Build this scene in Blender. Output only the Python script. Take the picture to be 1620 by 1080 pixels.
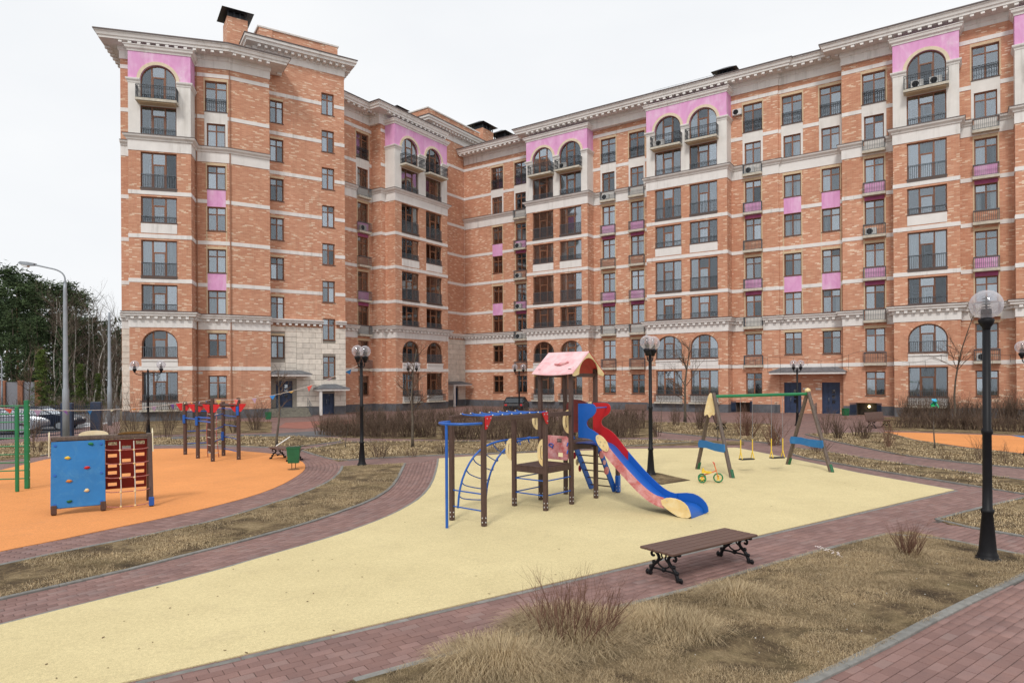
import bpy, math, random
import numpy as np
from mathutils import Vector, Matrix
from mathutils.geometry import tessellate_polygon

for o in list(bpy.data.objects): bpy.data.objects.remove(o)
SC = bpy.context.scene
COL = SC.collection
random.seed(7); RNG = np.random.default_rng(11)
PI = math.pi

# ------------------------------------------------------------------ camera
CH, CF = 2.95, 1050.0
cam = bpy.data.cameras.new('camera')
cam.sensor_width = 36.0; cam.lens = CF/1620*36; cam.shift_y = 61/1620
cam.clip_start = 0.1; cam.clip_end = 3000
co = bpy.data.objects.new('camera', cam); COL.objects.link(co); SC.camera = co
co.matrix_world = Matrix.Translation((0, 0, CH)) @ Matrix.Rotation(PI/2, 4, 'X') @ Matrix.Rotation(-0.0061, 4, 'Z')

# ------------------------------------------------------------------ world, sun, exposure
SUN_EL, SUN_AZ = math.radians(46), math.radians(196)     # azimuth clockwise from +Y (behind the camera, to the right)
world = bpy.data.worlds.new('World'); SC.world = world; world.use_nodes = True
nt = world.node_tree; nt.nodes.clear()
def wn(t, **k):
    n = nt.nodes.new(t)
    for a, b in k.items(): setattr(n, a, b)
    return n
w_out = wn('ShaderNodeOutputWorld'); w_bg = wn('ShaderNodeBackground'); w_sky = wn('ShaderNodeTexSky', sky_type='NISHITA', sun_disc=False)
w_sky.sun_elevation = SUN_EL; w_sky.sun_rotation = SUN_AZ; w_sky.dust_density = 3.0
w_tc = wn('ShaderNodeTexCoord'); w_map = wn('ShaderNodeMapping'); w_map.inputs['Scale'].default_value = (1, 1, 2.6)
w_no = wn('ShaderNodeTexNoise'); w_no.inputs['Scale'].default_value = 1.6; w_no.inputs['Detail'].default_value = 5; w_no.inputs['Roughness'].default_value = .5
w_rp = wn('ShaderNodeValToRGB')
w_rp.color_ramp.elements[0].position = .30; w_rp.color_ramp.elements[0].color = (8.9, 9.15, 9.5, 1)
w_rp.color_ramp.elements[1].position = .68; w_rp.color_ramp.elements[1].color = (10.1, 10.2, 10.3, 1)
w_mx = wn('ShaderNodeMix', data_type='RGBA'); w_mx.inputs[0].default_value = .95
nt.links.new(w_tc.outputs['Generated'], w_map.inputs[0]); nt.links.new(w_map.outputs[0], w_no.inputs['Vector'])
nt.links.new(w_no.outputs['Fac'], w_rp.inputs[0]); nt.links.new(w_sky.outputs[0], w_mx.inputs[6]); nt.links.new(w_rp.outputs[0], w_mx.inputs[7])
nt.links.new(w_mx.outputs[2], w_bg.inputs[0]); w_bg.inputs[1].default_value = .1
nt.links.new(w_bg.outputs[0], w_out.inputs[0])
sl = bpy.data.lights.new('sun', 'SUN'); sl.energy = 1.7; sl.angle = math.radians(12); sl.color = (1, .965, .92)
so = bpy.data.objects.new('sun', sl); COL.objects.link(so)
sd = Vector((math.sin(SUN_AZ)*math.cos(SUN_EL), math.cos(SUN_AZ)*math.cos(SUN_EL), math.sin(SUN_EL)))
so.matrix_world = Matrix.Translation((0, 0, 60)) @ sd.to_track_quat('Z', 'Y').to_matrix().to_4x4()
SC.view_settings.view_transform = 'Standard'; SC.view_settings.look = 'None'
SC.view_settings.exposure = 0.0; SC.view_settings.gamma = 1; SC.view_settings.use_curve_mapping = False
SC.render.engine = 'CYCLES'

# ------------------------------------------------------------------ helpers: points
def ray(x, y):
    X = x-810; Y = y-540; r = .0061
    a = X*math.cos(r)-Y*math.sin(r); b = X*math.sin(r)+Y*math.cos(r)-61
    return a/CF, -b/CF
def gp(x, y, z=0.0):
    "ground point seen at a place of the photograph (survey of the site, metres)"
    a, b = ray(x, y); k = (z-CH)/b
    return (a*k, k)
def gps(pts): return [gp(*p) for p in pts]
def inpoly(P, poly):
    P = np.asarray(P); x, y = P[:, 0], P[:, 1]; r = np.zeros(len(P), bool); n = len(poly)
    for i in range(n):
        x1, y1 = poly[i]; x2, y2 = poly[(i+1) % n]
        if y1 == y2: continue
        c = ((y1 > y) != (y2 > y)) & (x < (x2-x1)*(y-y1)/(y2-y1)+x1)
        r ^= c
    return r
def resample(pts, step=None, n=None):
    P = np.array(pts, float); d = np.r_[0, np.cumsum(np.hypot(*(P[1:]-P[:-1]).T))]
    if n is None: n = max(2, int(round(d[-1]/step))+1)
    t = np.linspace(0, d[-1], n)
    return np.c_[np.interp(t, d, P[:, 0]), np.interp(t, d, P[:, 1])], d[-1]
def smooth(pts, it=2):
    P = [tuple(p) for p in pts]
    for _ in range(it):
        Q = [P[0]]
        for a, b in zip(P[:-1], P[1:]):
            Q += [tuple(np.array(a)*.75+np.array(b)*.25), tuple(np.array(a)*.25+np.array(b)*.75)]
        P = Q+[P[-1]]
    return P

# ------------------------------------------------------------------ helpers: meshes
class MB:
    def __init__(s): s.v = []; s.f = []; s.m = []; s.uv = []; s.sm = []
    def face(s, pts, m=0, uv=None, sm=False):
        i = len(s.v); s.v += [tuple(p) for p in pts]; s.f.append(tuple(range(i, i+len(pts)))); s.m.append(m); s.uv.append(uv); s.sm.append(sm)
        return s
    def add(s, vs, fs, m=0, sm=False):
        i = len(s.v); s.v += [tuple(p) for p in vs]
        for f in fs: s.f.append(tuple(i+k for k in f)); s.m.append(m); s.uv.append(None); s.sm.append(sm)
        return s
    def box(s, x0, x1, y0, y1, z0, z1, m=0, M=None):
        vs = [(x0, y0, z0), (x1, y0, z0), (x1, y1, z0), (x0, y1, z0), (x0, y0, z1), (x1, y0, z1), (x1, y1, z1), (x0, y1, z1)]
        if M is not None: vs = [tuple(M @ Vector(v)) for v in vs]
        return s.add(vs, [(0, 3, 2, 1), (4, 5, 6, 7), (0, 1, 5, 4), (1, 2, 6, 5), (2, 3, 7, 6), (3, 0, 4, 7)], m)
    def bbox(s, x0, x1, y0, y1, z0, z1, b=.01, m=0, M=None):
        "box with bevelled vertical and horizontal edges"
        vs = []; fs = []
        def ring(z, k):
            c = b*k
            vs.extend([(x0+b+c-b, y0+c+b-b*0, z)] if False else [])
            a0, a1, c0, c1 = x0+c, x1-c, y0+c, y1-c
            q = b
            vs.extend([(a0+q, c0, z), (a1-q, c0, z), (a1, c0+q, z), (a1, c1-q, z), (a1-q, c1, z), (a0+q, c1, z), (a0, c1-q, z), (a0, c0+q, z)])
        ring(z0, 1); ring(z0+b, 0); ring(z1-b, 0); ring(z1, 1)
        for r in range(3):
            for i in range(8):
                j = (i+1) % 8; fs.append((r*8+i, r*8+j, (r+1)*8+j, (r+1)*8+i))
        fs.append(tuple(range(7, -1, -1))); fs.append(tuple(range(24, 32)))
        if M is not None: vs = [tuple(M @ Vector(v)) for v in vs]
        return s.add(vs, fs, m)
    def bar(s, p, q, r, n=6, r2=None, m=0, cap=True, sm=True):
        p = Vector(p); q = Vector(q); d = q-p
        if d.length < 1e-6: return s
        d.normalize(); u = d.orthogonal().normalized(); w = d.cross(u); r2 = r if r2 is None else r2
        vs = [p+(u*math.cos(2*PI*i/n)+w*math.sin(2*PI*i/n))*r for i in range(n)]+[q+(u*math.cos(2*PI*i/n)+w*math.sin(2*PI*i/n))*r2 for i in range(n)]
        fs = [(i, (i+1) % n, n+(i+1) % n, n+i) for i in range(n)]
        s.add(vs, fs, m, sm)
        if cap: s.add(vs[:n], [tuple(range(n-1, -1, -1))], m); s.add(vs[n:], [tuple(range(n))], m)
        return s
    def tube(s, pts, r, n=6, m=0, rads=None, closed=False):
        P = [Vector(p) for p in pts]; N = len(P); rings = []
        u = None
        for i in range(N):
            a = P[(i-1) % N] if (i > 0 or closed) else P[0]; b = P[(i+1) % N] if (i < N-1 or closed) else P[-1]
            d = (b-a).normalized()
            if u is None: u = d.orthogonal().normalized()
            else: u = (u-d*u.dot(d)).normalized()
            w = d.cross(u); rr = rads[i] if rads else r
            rings.append([P[i]+(u*math.cos(2*PI*k/n)+w*math.sin(2*PI*k/n))*rr for k in range(n)])
        vs = [v for R_ in rings for v in R_]; fs = []
        for i in range(N if closed else N-1):
            j = (i+1) % N
            for k in range(n): fs.append((i*n+k, i*n+(k+1) % n, j*n+(k+1) % n, j*n+k))
        if not closed: fs.append(tuple(range(n-1, -1, -1))); fs.append(tuple((N-1)*n+k for k in range(n)))
        return s.add(vs, fs, m, True)
    def lathe(s, prof, c=(0, 0, 0), n=16, m=0, sm=True):
        vs = []; fs = []; c = Vector(c)
        for r, z in prof:
            for i in range(n): vs.append(c+Vector((r*math.cos(2*PI*i/n), r*math.sin(2*PI*i/n), z)))
        for k in range(len(prof)-1):
            for i in range(n): fs.append((k*n+i, k*n+(i+1) % n, (k+1)*n+(i+1) % n, (k+1)*n+i))
        fs.append(tuple(range(n-1, -1, -1))); fs.append(tuple((len(prof)-1)*n+i for i in range(n)))
        return s.add(vs, fs, m, sm)
    def prism(s, poly, t, M=None, m=0):
        "polygon in local xz plane, thickness t along y (0..t); concave allowed"
        n = len(poly); vs = [(x, 0, z) for x, z in poly]+[(x, t, z) for x, z in poly]
        tr = tessellate_polygon([[Vector((x, z, 0)) for x, z in poly]])
        fs = [tuple(a) for a in tr]+[tuple(n+k for k in reversed(a)) for a in tr]+[(i, (i+1) % n, n+(i+1) % n, n+i) for i in range(n)]
        if M is not None: vs = [tuple(M @ Vector(v)) for v in vs]
        return s.add(vs, fs, m)
    def mesh(s, name, mats, fixn=False):
        me = bpy.data.meshes.new(name); me.from_pydata(s.v, [], s.f)
        for k in mats: me.materials.append(k)
        if len(mats) > 1: me.polygons.foreach_set('material_index', s.m)
        if any(s.sm): me.polygons.foreach_set('use_smooth', s.sm)
        if any(u is not None for u in s.uv):
            uvl = me.uv_layers.new(name='UVMap'); k = 0; arr = []
            for f, u in zip(s.f, s.uv):
                arr += [c for q in (u if u is not None else [(0, 0)]*len(f)) for c in q]
            uvl.data.foreach_set('uv', arr)
        if fixn:
            import bmesh
            bm = bmesh.new(); bm.from_mesh(me); bmesh.ops.recalc_face_normals(bm, faces=bm.faces); bm.to_mesh(me); bm.free()
        return me

MWD = {}
def link(name, data, parent=None, M=None, kind=None, label=None, cat=None, group=None):
    o = bpy.data.objects.new(name, data); COL.objects.link(o)
    M = M if M is not None else Matrix()
    if parent is not None:
        o.parent = parent; o.matrix_basis = MWD[parent.name].inverted() @ M
    else: o.matrix_basis = M
    MWD[o.name] = M.copy()
    if kind: o['kind'] = kind
    if label: o['label'] = label
    if cat: o['category'] = cat
    if group: o['group'] = group
    return o
def thing(name, label, cat, M, group=None):
    return link(name, None, None, M, None, label, cat, group)
def kids(o): return [c for c in o.children]
def obj(name, mb, mats, parent=None, M=None, fixn=False, **k):
    if not isinstance(mats, (list, tuple)): mats = [mats]
    me = mb if isinstance(mb, bpy.types.Mesh) else mb.mesh(name, mats, fixn)
    return link(name, me, parent, M, **k)
def TR(x, y, z=0, rz=0, s=1): return Matrix.Translation((x, y, z)) @ Matrix.Rotation(rz, 4, 'Z') @ Matrix.Scale(s, 4)
CH_ = {}
def register_children(o, lst): CH_[o.name] = lst
def dup(src, M, label=None, group=None):
    "copy a thing with its parts and sub-parts"
    o = src.copy(); COL.objects.link(o); o.matrix_basis = M; MWD[o.name] = M
    if label: o['label'] = label
    if group: o['group'] = group
    for c in src.children:
        d = c.copy(); COL.objects.link(d); d.parent = o; MWD[d.name] = M
        for e in c.children:
            g = e.copy(); COL.objects.link(g); g.parent = d
    return o

# ------------------------------------------------------------------ materials
def newmat(name):
    m = bpy.data.materials.new(name); m.use_nodes = True; t = m.node_tree; t.nodes.clear()
    o = t.nodes.new('ShaderNodeOutputMaterial'); b = t.nodes.new('ShaderNodeBsdfPrincipled'); t.links.new(b.outputs[0], o.inputs[0])
    return m, t, b
def nd(t, ty, **k):
    n = t.nodes.new(ty)
    for a, b in k.items():
        if a == 'inp':
            for i, v in b.items(): n.inputs[i].default_value = v
        else: setattr(n, a, b)
    return n
def ramp(t, src, stops, interp='LINEAR'):
    r = t.nodes.new('ShaderNodeValToRGB'); cr = r.color_ramp; cr.interpolation = interp
    while len(cr.elements) < len(stops): cr.elements.new(.5)
    for e, (p, c) in zip(cr.elements, stops): e.position = p; e.color = (*c, 1) if len(c) == 3 else c
    t.links.new(src, r.inputs[0]); return r.outputs[0]
def mixc(t, fac, a, b, mode='MIX'):
    n = t.nodes.new('ShaderNodeMix'); n.data_type = 'RGBA'; n.blend_type = mode
    for i, v in ((0, fac), (6, a), (7, b)):
        if hasattr(v, 'is_linked') or hasattr(v, 'links'): t.links.new(v, n.inputs[i])
        else: n.inputs[i].default_value = v if i == 0 else (*v, 1)
    return n.outputs[2]
def noise(t, scale, detail=4, rough=.55, vec=None, dist=0):
    n = nd(t, 'ShaderNodeTexNoise', inp={'Scale': scale, 'Detail': detail, 'Roughness': rough, 'Distortion': dist})
    if vec is not None: t.links.new(vec, n.inputs['Vector'])
    return n.outputs['Fac']
def bump(t, b, h, strength=.3, dist=.01):
    n = nd(t, 'ShaderNodeBump', inp={'Strength': strength, 'Distance': dist}); t.links.new(h, n.inputs['Height']); t.links.new(n.outputs[0], b.inputs['Normal'])
def geo(t): return t.nodes.new('ShaderNodeNewGeometry').outputs['Position']
def simple(name, col, rough=.6, var=.12, scale=6, metal=0, bumps=0, spec=None, objrand=0, coord='Object'):
    m, t, b = newmat(name)
    v = geo(t) if coord == 'World' else nd(t, 'ShaderNodeTexCoord').outputs['Object']
    n = noise(t, scale, 5, .6, v)
    lo = tuple(c*(1-var) for c in col); hi = tuple(min(1, c*(1+var)) for c in col)
    c = ramp(t, n, [(.3, lo), (.7, hi)])
    if objrand:
        oi = nd(t, 'ShaderNodeObjectInfo'); mm = nd(t, 'ShaderNodeMapRange', inp={'To Min': 1-objrand, 'To Max': 1+objrand}); t.links.new(oi.outputs['Random'], mm.inputs[0])
        hs = nd(t, 'ShaderNodeHueSaturation'); t.links.new(mm.outputs[0], hs.inputs['Value']); t.links.new(c, hs.inputs['Color']); c = hs.outputs[0]
    t.links.new(c, b.inputs['Base Color']); b.inputs['Roughness'].default_value = rough; b.inputs['Metallic'].default_value = metal
    if spec is not None: b.inputs['Specular IOR Level'].default_value = spec
    if bumps: bump(t, b, noise(t, scale*6, 4, .6, v), bumps, .01)
    return m

def streak(t, c, lo):
    "rain streaks and soot, running down the wall"
    p = geo(t); mp = nd(t, 'ShaderNodeMapping', inp={'Scale': (1.6, 1.6, .10)}); t.links.new(p, mp.inputs[0])
    a = ramp(t, noise(t, 1.5, 6, .75, mp.outputs[0]), [(.30, (lo, lo*.98, lo*.95)), (.50, (1, 1, 1))])
    b_ = ramp(t, noise(t, .22, 3, .6, p), [(.40, (0, 0, 0)), (.60, (1, 1, 1))])
    return mixc(t, b_, c, mixc(t, 1, c, a, 'MULTIPLY'))
def m_plaster(name, col, lo=.74):
    m, t, b = newmat(name); p = geo(t); c = ramp(t, noise(t, 1.1, 6, .65, p), [(.3, tuple(k*.92 for k in col)), (.7, tuple(min(.95, k*1.05) for k in col))])
    c = streak(t, c, lo); c = mixc(t, ramp(t, noise(t, 4, 6, .8, p), [(.68, (0, 0, 0)), (.8, (.3, .3, .3))]), c, (.42, .38, .33)); t.links.new(c, b.inputs['Base Color']); b.inputs['Roughness'].default_value = .9
    bump(t, b, noise(t, 12, 4, .6, p), .15, .01); return m
def m_brick():
    m, t, b = newmat('brickwork')
    uv = nd(t, 'ShaderNodeUVMap', uv_map='UVMap').outputs[0]
    br = nd(t, 'ShaderNodeTexBrick', inp={'Scale': 1.0, 'Brick Width': .34, 'Row Height': .086, 'Mortar Size': .008, 'Mortar Smooth': .3, 'Color1': (0, 0, 0, 1), 'Color2': (1, 1, 1, 1), 'Mortar': (0, 0, 0, 1), 'Bias': 0})
    br.offset = .5; t.links.new(uv, br.inputs['Vector'])
    c = ramp(t, br.outputs['Color'], [(0, (.56, .25, .15)), (.22, (.61, .295, .18)), (.45, (.65, .33, .205)), (.66, (.59, .275, .165)), (.82, (.80, .60, .44)), (.90, (.69, .40, .265))], 'CONSTANT')
    big = noise(t, .35, 5, .65, geo(t))
    c = mixc(t, 1, c, ramp(t, big, [(.3, (.88, .86, .84)), (.72, (1.07, 1.07, 1.07))]), 'MULTIPLY'); c = mixc(t, 1, c, ramp(t, noise(t, .09, 3, .6, geo(t)), [(.38, (.93, .90, .88)), (.62, (1.04, 1.05, 1.08))]), 'MULTIPLY')
    c = streak(t, c, .78)
    # lime bloom in patches
    ef = noise(t, .9, 6, .72, geo(t)); c = mixc(t, ramp(t, ef, [(.70, (0, 0, 0)), (.85, (.14, .14, .14))]), c, (.66, .58, .5))
    fn = noise(t, 35, 3, .6, uv); c = mixc(t, 1, c, ramp(t, fn, [(.3, (.9, .9, .9)), (.7, (1.08, 1.08, 1.08))]), 'MULTIPLY')
    c = mixc(t, br.outputs['Fac'], c, (.56, .36, .25))
    t.links.new(c, b.inputs['Base Color']); b.inputs['Roughness'].default_value = .85
    iv = nd(t, 'ShaderNodeMath', operation='SUBTRACT', inp={0: 1.0}); t.links.new(br.outputs['Fac'], iv.inputs[1]); bump(t, b, iv.outputs[0], .5, .01)
    return m
def m_pink():
    m, t, b = newmat('pink_render'); p = geo(t)
    mp = nd(t, 'ShaderNodeMapping', inp={'Scale': (1, 1, .45)}); t.links.new(p, mp.inputs[0])
    n = noise(t, 1.1, 7, .68, mp.outputs[0], .6)
    c = ramp(t, n, [(.3, (.64, .28, .52)), (.5, (.72, .36, .60)), (.62, (.76, .46, .66)), (.75, (.80, .64, .74))])
    c = streak(t, c, .80); c = mixc(t, ramp(t, noise(t, 3, 7, .8, p), [(.62, (0, 0, 0)), (.72, (.6, .6, .6))]), c, (.80, .66, .74))
    t.links.new(c, b.inputs['Base Color']); b.inputs['Roughness'].default_value = .9
    return m
def m_pave():
    m, t, b = newmat('paving_far'); 
    p = geo(t); mp = nd(t, 'ShaderNodeMapping', inp={'Rotation': (0, 0, -.62)}); t.links.new(p, mp.inputs[0])
    br = nd(t, 'ShaderNodeTexBrick', inp={'Scale': 1.0, 'Brick Width': .25, 'Row Height': .125, 'Mortar Size': .006, 'Color1': (0, 0, 0, 1), 'Color2': (1, 1, 1, 1), 'Mortar': (.5, .5, .5, 1)})
    t.links.new(mp.outputs[0], br.inputs['Vector'])
    c = ramp(t, br.outputs['Color'], [(0, (.195, .113, .098)), (.5, (.23, .136, .118)), (1, (.265, .162, .142))])
    c = mixc(t, 1, c, ramp(t, noise(t, .5, 6, .7, p), [(.3, (.8, .82, .85)), (.7, (1.15, 1.12, 1.1))]), 'MULTIPLY')
    c = mixc(t, br.outputs['Fac'], c, (.11, .078, .07))
    t.links.new(c, b.inputs['Base Color']); b.inputs['Roughness'].default_value = .8
    return m
def m_paver():
    m, t, b = newmat('paver_clay'); p = geo(t)
    at = nd(t, 'ShaderNodeAttribute', attribute_name='rnd'); oi = nd(t, 'ShaderNodeObjectInfo')
    ad = nd(t, 'ShaderNodeMath', operation='ADD'); t.links.new(at.outputs['Fac'], ad.inputs[0]); t.links.new(oi.outputs['Random'], ad.inputs[1])
    fr = nd(t, 'ShaderNodeMath', operation='FRACT'); t.links.new(ad.outputs[0], fr.inputs[0])
    c = ramp(t, fr.outputs[0], [(0, (.212, .120, .103)), (.5, (.245, .142, .122)), (.85, (.28, .167, .146)), (1, (.252, .165, .146))])
    c = mixc(t, 1, c, ramp(t, noise(t, 1.1, 7, .72, p), [(.3, (.78, .80, .84)), (.7, (1.14, 1.11, 1.08))]), 'MULTIPLY')
    c = mixc(t, 1, c, ramp(t, noise(t, 90, 3, .7, p), [(.3, (.86, .86, .86)), (.75, (1.14, 1.14, 1.14))]), 'MULTIPLY')
    c = mixc(t, ramp(t, noise(t, 7, 4, .8, p), [(.68, (0, 0, 0)), (.78, (.55, .55, .55))]), c, (.45, .38, .36))
    t.links.new(c, b.inputs['Base Color']); b.inputs['Roughness'].default_value = .78
    bump(t, b, noise(t, 140, 3, .6, p), .25, .004)
    return m
def m_rubber(name, col, dirt, worn=()):
    m, t, b = newmat(name); p = geo(t)
    c = ramp(t, noise(t, 85, 4, .75, p), [(.3, tuple(k*.62 for k in col)), (.5, col), (.72, tuple(min(.95, k*1.2) for k in col))])
    c = mixc(t, 1, c, ramp(t, noise(t, .45, 6, .7, p), [(.3, (.90, .89, .87)), (.7, (1.05, 1.05, 1.05))]), 'MULTIPLY')
    c = mixc(t, ramp(t, noise(t, 1.7, 9, .78, p, .6), [(.54, (0, 0, 0)), (.78, (.38, .38, .38))]), c, dirt)
    c = mixc(t, 1, c, ramp(t, noise(t, 24, 4, .85, p), [(.32, (.84, .84, .83)), (.68, (1.10, 1.10, 1.10))]), 'MULTIPLY')
    c = mixc(t, ramp(t, noise(t, 9, 4, .8, p, 1.5), [(.74, (0, 0, 0)), (.78, (.35, .35, .35))]), c, tuple(k*.45 for k in dirt))
    for wx, wy, wr in worn:      # trodden, dirty spots where feet land
        ds = nd(t, 'ShaderNodeVectorMath', operation='DISTANCE'); t.links.new(p, ds.inputs[0]); ds.inputs[1].default_value = (wx, wy, .01)
        ns = nd(t, 'ShaderNodeMath', operation='MULTIPLY_ADD', inp={1: wr*1.6}); t.links.new(noise(t, 3.5, 6, .75, p), ns.inputs[0]); t.links.new(ds.outputs['Value'], ns.inputs[2])
        c = mixc(t, ramp(t, ns.outputs[0], [(min(.5, wr*.5), (.42, .42, .42)), (min(.999, wr*1.5), (0, 0, 0))]), c, dirt)
    t.links.new(c, b.inputs['Base Color']); b.inputs['Roughness'].default_value = .9; b.inputs['Specular IOR Level'].default_value = .25
    bump(t, b, noise(t, 320, 2, .6, p), .5, .006)
    return m
def m_lawn():
    m, t, b = newmat('dry_lawn_soil'); p = geo(t)
    c = ramp(t, noise(t, 1.3, 8, .75, p, .5), [(.34, (.065, .047, .033)), (.45, (.14, .10, .062)), (.55, (.28, .21, .125)), (.70, (.43, .335, .21))])
    c = mixc(t, 1, c, ramp(t, noise(t, 30, 7, .88, p, 2), [(.34, (.35, .35, .33)), (.66, (1.5, 1.46, 1.36))]), 'MULTIPLY')
    c = mixc(t, ramp(t, noise(t, .6, 5, .7, p), [(.5, (0, 0, 0)), (.7, (.35, .35, .35))]), c, (.15, .135, .055))
    t.links.new(c, b.inputs['Base Color']); b.inputs['Roughness'].default_value = .95; b.inputs['Specular IOR Level'].default_value = .15
    bump(t, b, noise(t, 50, 5, .75, p, 1), .9, .03)
    return m
def m_attr(name, cols, rough=.9, attr='rnd', vary=True, trans=0):
    m, t, b = newmat(name)
    at = nd(t, 'ShaderNodeAttribute', attribute_name=attr)
    c = ramp(t, at.outputs['Fac'], [(i/(len(cols)-1), k) for i, k in enumerate(cols)])
    if vary:
        c = mixc(t, 1, c, ramp(t, noise(t, .7, 5, .7, geo(t)), [(.34, (.52, .50, .46)), (.50, (.95, .93, .88)), (.66, (1.2, 1.16, 1.08))]), 'MULTIPLY')
    t.links.new(c, b.inputs['Base Color']); b.inputs['Roughness'].default_value = rough; b.inputs['Specular IOR Level'].default_value = .2
    return m
def m_glass(name, refl, tint, op=0.0):
    m = bpy.data.materials.new(name); m.use_nodes = True; t = m.node_tree; t.nodes.clear()
    o = t.nodes.new('ShaderNodeOutputMaterial'); tr = nd(t, 'ShaderNodeBsdfTransparent', inp={'Color': (*tint, 1)}); gl = nd(t, 'ShaderNodeBsdfGlossy', inp={'Roughness': .03, 'Color': (.9, .95, 1, 1)})
    mx = nd(t, 'ShaderNodeMixShader'); fr = nd(t, 'ShaderNodeFresnel', inp={'IOR': 1.6})
    ad = nd(t, 'ShaderNodeMath', operation='ADD', use_clamp=True, inp={1: refl}); t.links.new(fr.outputs[0], ad.inputs[0])
    oi = nd(t, 'ShaderNodeObjectInfo'); ml = nd(t, 'ShaderNodeMapRange', inp={'To Min': refl*.1, 'To Max': refl*2.0}); t.links.new(oi.outputs['Random'], ml.inputs[0])
    if refl > .05: t.links.new(ml.outputs[0], ad.inputs[1])
    nb = nd(t, 'ShaderNodeBump', inp={'Strength': .05, 'Distance': .03}); t.links.new(noise(t, 1.2, 2, .5, geo(t)), nb.inputs['Height'])
    if refl > .05: t.links.new(nb.outputs[0], gl.inputs['Normal'])
    t.links.new(ad.outputs[0], mx.inputs[0]); t.links.new(tr.outputs[0], mx.inputs[1]); t.links.new(gl.outputs[0], mx.inputs[2]); t.links.new(mx.outputs[0], o.inputs[0])
    return m
def m_emit(name, col, st):
    m, t, b = newmat(name); b.inputs['Base Color'].default_value = (*col, 1); b.inputs['Emission Color'].default_value = (*col, 1); b.inputs['Emission Strength'].default_value = st
    return m
def m_wood(name, c1, c2, sc=(3, 3, .4), rough=.6):
    m, t, b = newmat(name); tc = nd(t, 'ShaderNodeTexCoord').outputs['Object']
    mp = nd(t, 'ShaderNodeMapping', inp={'Scale': sc}); t.links.new(tc, mp.inputs[0])
    c = ramp(t, noise(t, 9, 6, .7, mp.outputs[0], 1), [(.3, c1), (.7, c2)])
    t.links.new(c, b.inputs['Base Color']); b.inputs['Roughness'].default_value = rough
    bump(t, b, noise(t, 14, 4, .6, mp.outputs[0]), .3, .004)
    return m
def m_worn(name, col, worn, lo=.45, hi=.62, rough=.5, scale=4):
    m, t, b = newmat(name); tc = nd(t, 'ShaderNodeTexCoord').outputs['Object']
    c = mixc(t, ramp(t, noise(t, scale, 8, .75, tc, .5), [(lo, (0, 0, 0)), (hi, (1, 1, 1))]), col, worn)
    c = mixc(t, 1, c, ramp(t, noise(t, 2, 4, .6, tc), [(.3, (.88, .88, .88)), (.7, (1.08, 1.08, 1.08))]), 'MULTIPLY')
    t.links.new(c, b.inputs['Base Color']); b.inputs['Roughness'].default_value = rough
    return m

BR = m_brick(); PINK = m_pink(); PAVEF = m_pave(); PAVER = m_paver()
DKPINK = simple('faded_plum_render', (.36, .09, .20), .9, .2, 3)
PLA = m_plaster('cream_plaster', (.74, .71, .67))
PLAB = m_plaster('white_band_plaster', (.77, .74, .71), .70)
TRIM = simple('buff_brick_trim', (.60, .46, .30), .9, .2, 18, coord='World')
ARCHM = simple('buff_arch_stone', (.68, .57, .42), .9, .1, 4, coord='World')
PLINTH = simple('grey_plinth', (.115, .118, .13), .85, .2, 3, coord='World', bumps=.2)
ROOFM = simple('brown_roof_metal', (.115, .085, .08), .55, .15, 2, coord='World')
CANM = simple('grey_canopy_metal', (.14, .15, .165), .5, .2, 2, coord='World')
STONE = simple('limestone_block', (.70, .64, .56), .9, .14, 3, objrand=.10, bumps=.25, coord='World')
STONEJ = simple('stone_joint', (.30, .27, .23), .95, .1, 6)
FRAME = simple('brown_window_frame', (.19, .078, .038), .5, .2, 6, objrand=.25)
SILLM = simple('brown_metal_sill', (.10, .07, .06), .5, .15, 6)
IRON = simple('black_railing_iron', (.03, .035, .042), .5, .2, 10)
RAILG = simple('grey_railing', (.09, .105, .12), .5, .2, 10)
ROOM = simple('room_interior', (.10, .078, .062), .95, .4, 1.2, objrand=.6)
CURT = simple('pale_curtain', (.52, .50, .46), .95, .1, 3, objrand=.6)
INNER = simple('inner_white_frame', (.55, .58, .60), .6, .1, 4)
GLASS = m_glass('window_glass', .14, (.80, .86, .90))
GLASSB = m_glass('balcony_glass', .075, (.80, .86, .90))
SLABM = simple('balcony_slab_concrete', (.52, .48, .40), .9, .2, 5, coord='World')
DOORM = simple('dark_blue_door', (.018, .035, .085), .5, .25, 4)
BLUEM = simple('dark_blue_metal', (.022, .038, .075), .5, .25, 4)
ACW = simple('air_conditioner_white', (.62, .62, .60), .6, .06, 5)
DARK = simple('dark_void', (.012, .012, .014), .9, .2, 3)
CONC = simple('kerb_concrete', (.205, .20, .185), .9, .22, 9, coord='World', bumps=.4, objrand=.12)
STEPM = simple('step_concrete', (.20, .185, .15), .95, .3, 5, coord='World', bumps=.3)
BED = simple('paving_joint_sand', (.095, .070, .060), .95, .35, 12, coord='World')
YEL = m_rubber('yellow_rubber_crumb', (.70, .59, .33), (.40, .32, .20), ((7.45, 21.05, .55), (8.6, 21.4, .55), (3.9, 13.9, .6), (.7, 15.4, .62), (1.8, 17.4, .5), (-.5, 14.2, .6)))
ORA = m_rubber('orange_rubber_crumb', (.80, .325, .11), (.45, .22, .12))
BLR = m_rubber('blue_rubber_crumb', (.03, .22, .50), (.1, .15, .2))
LAWN = m_lawn()
ASPH = simple('asphalt', (.11, .11, .115), .85, .3, .8, coord='World', bumps=.3)
BROWNG = simple('brown_rough_ground', (.15, .115, .07), .95, .4, .35, coord='World')
STRAW = m_attr('dry_grass_blade', [(.15, .10, .058), (.36, .265, .155), (.58, .465, .31), (.43, .335, .205)])
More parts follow.
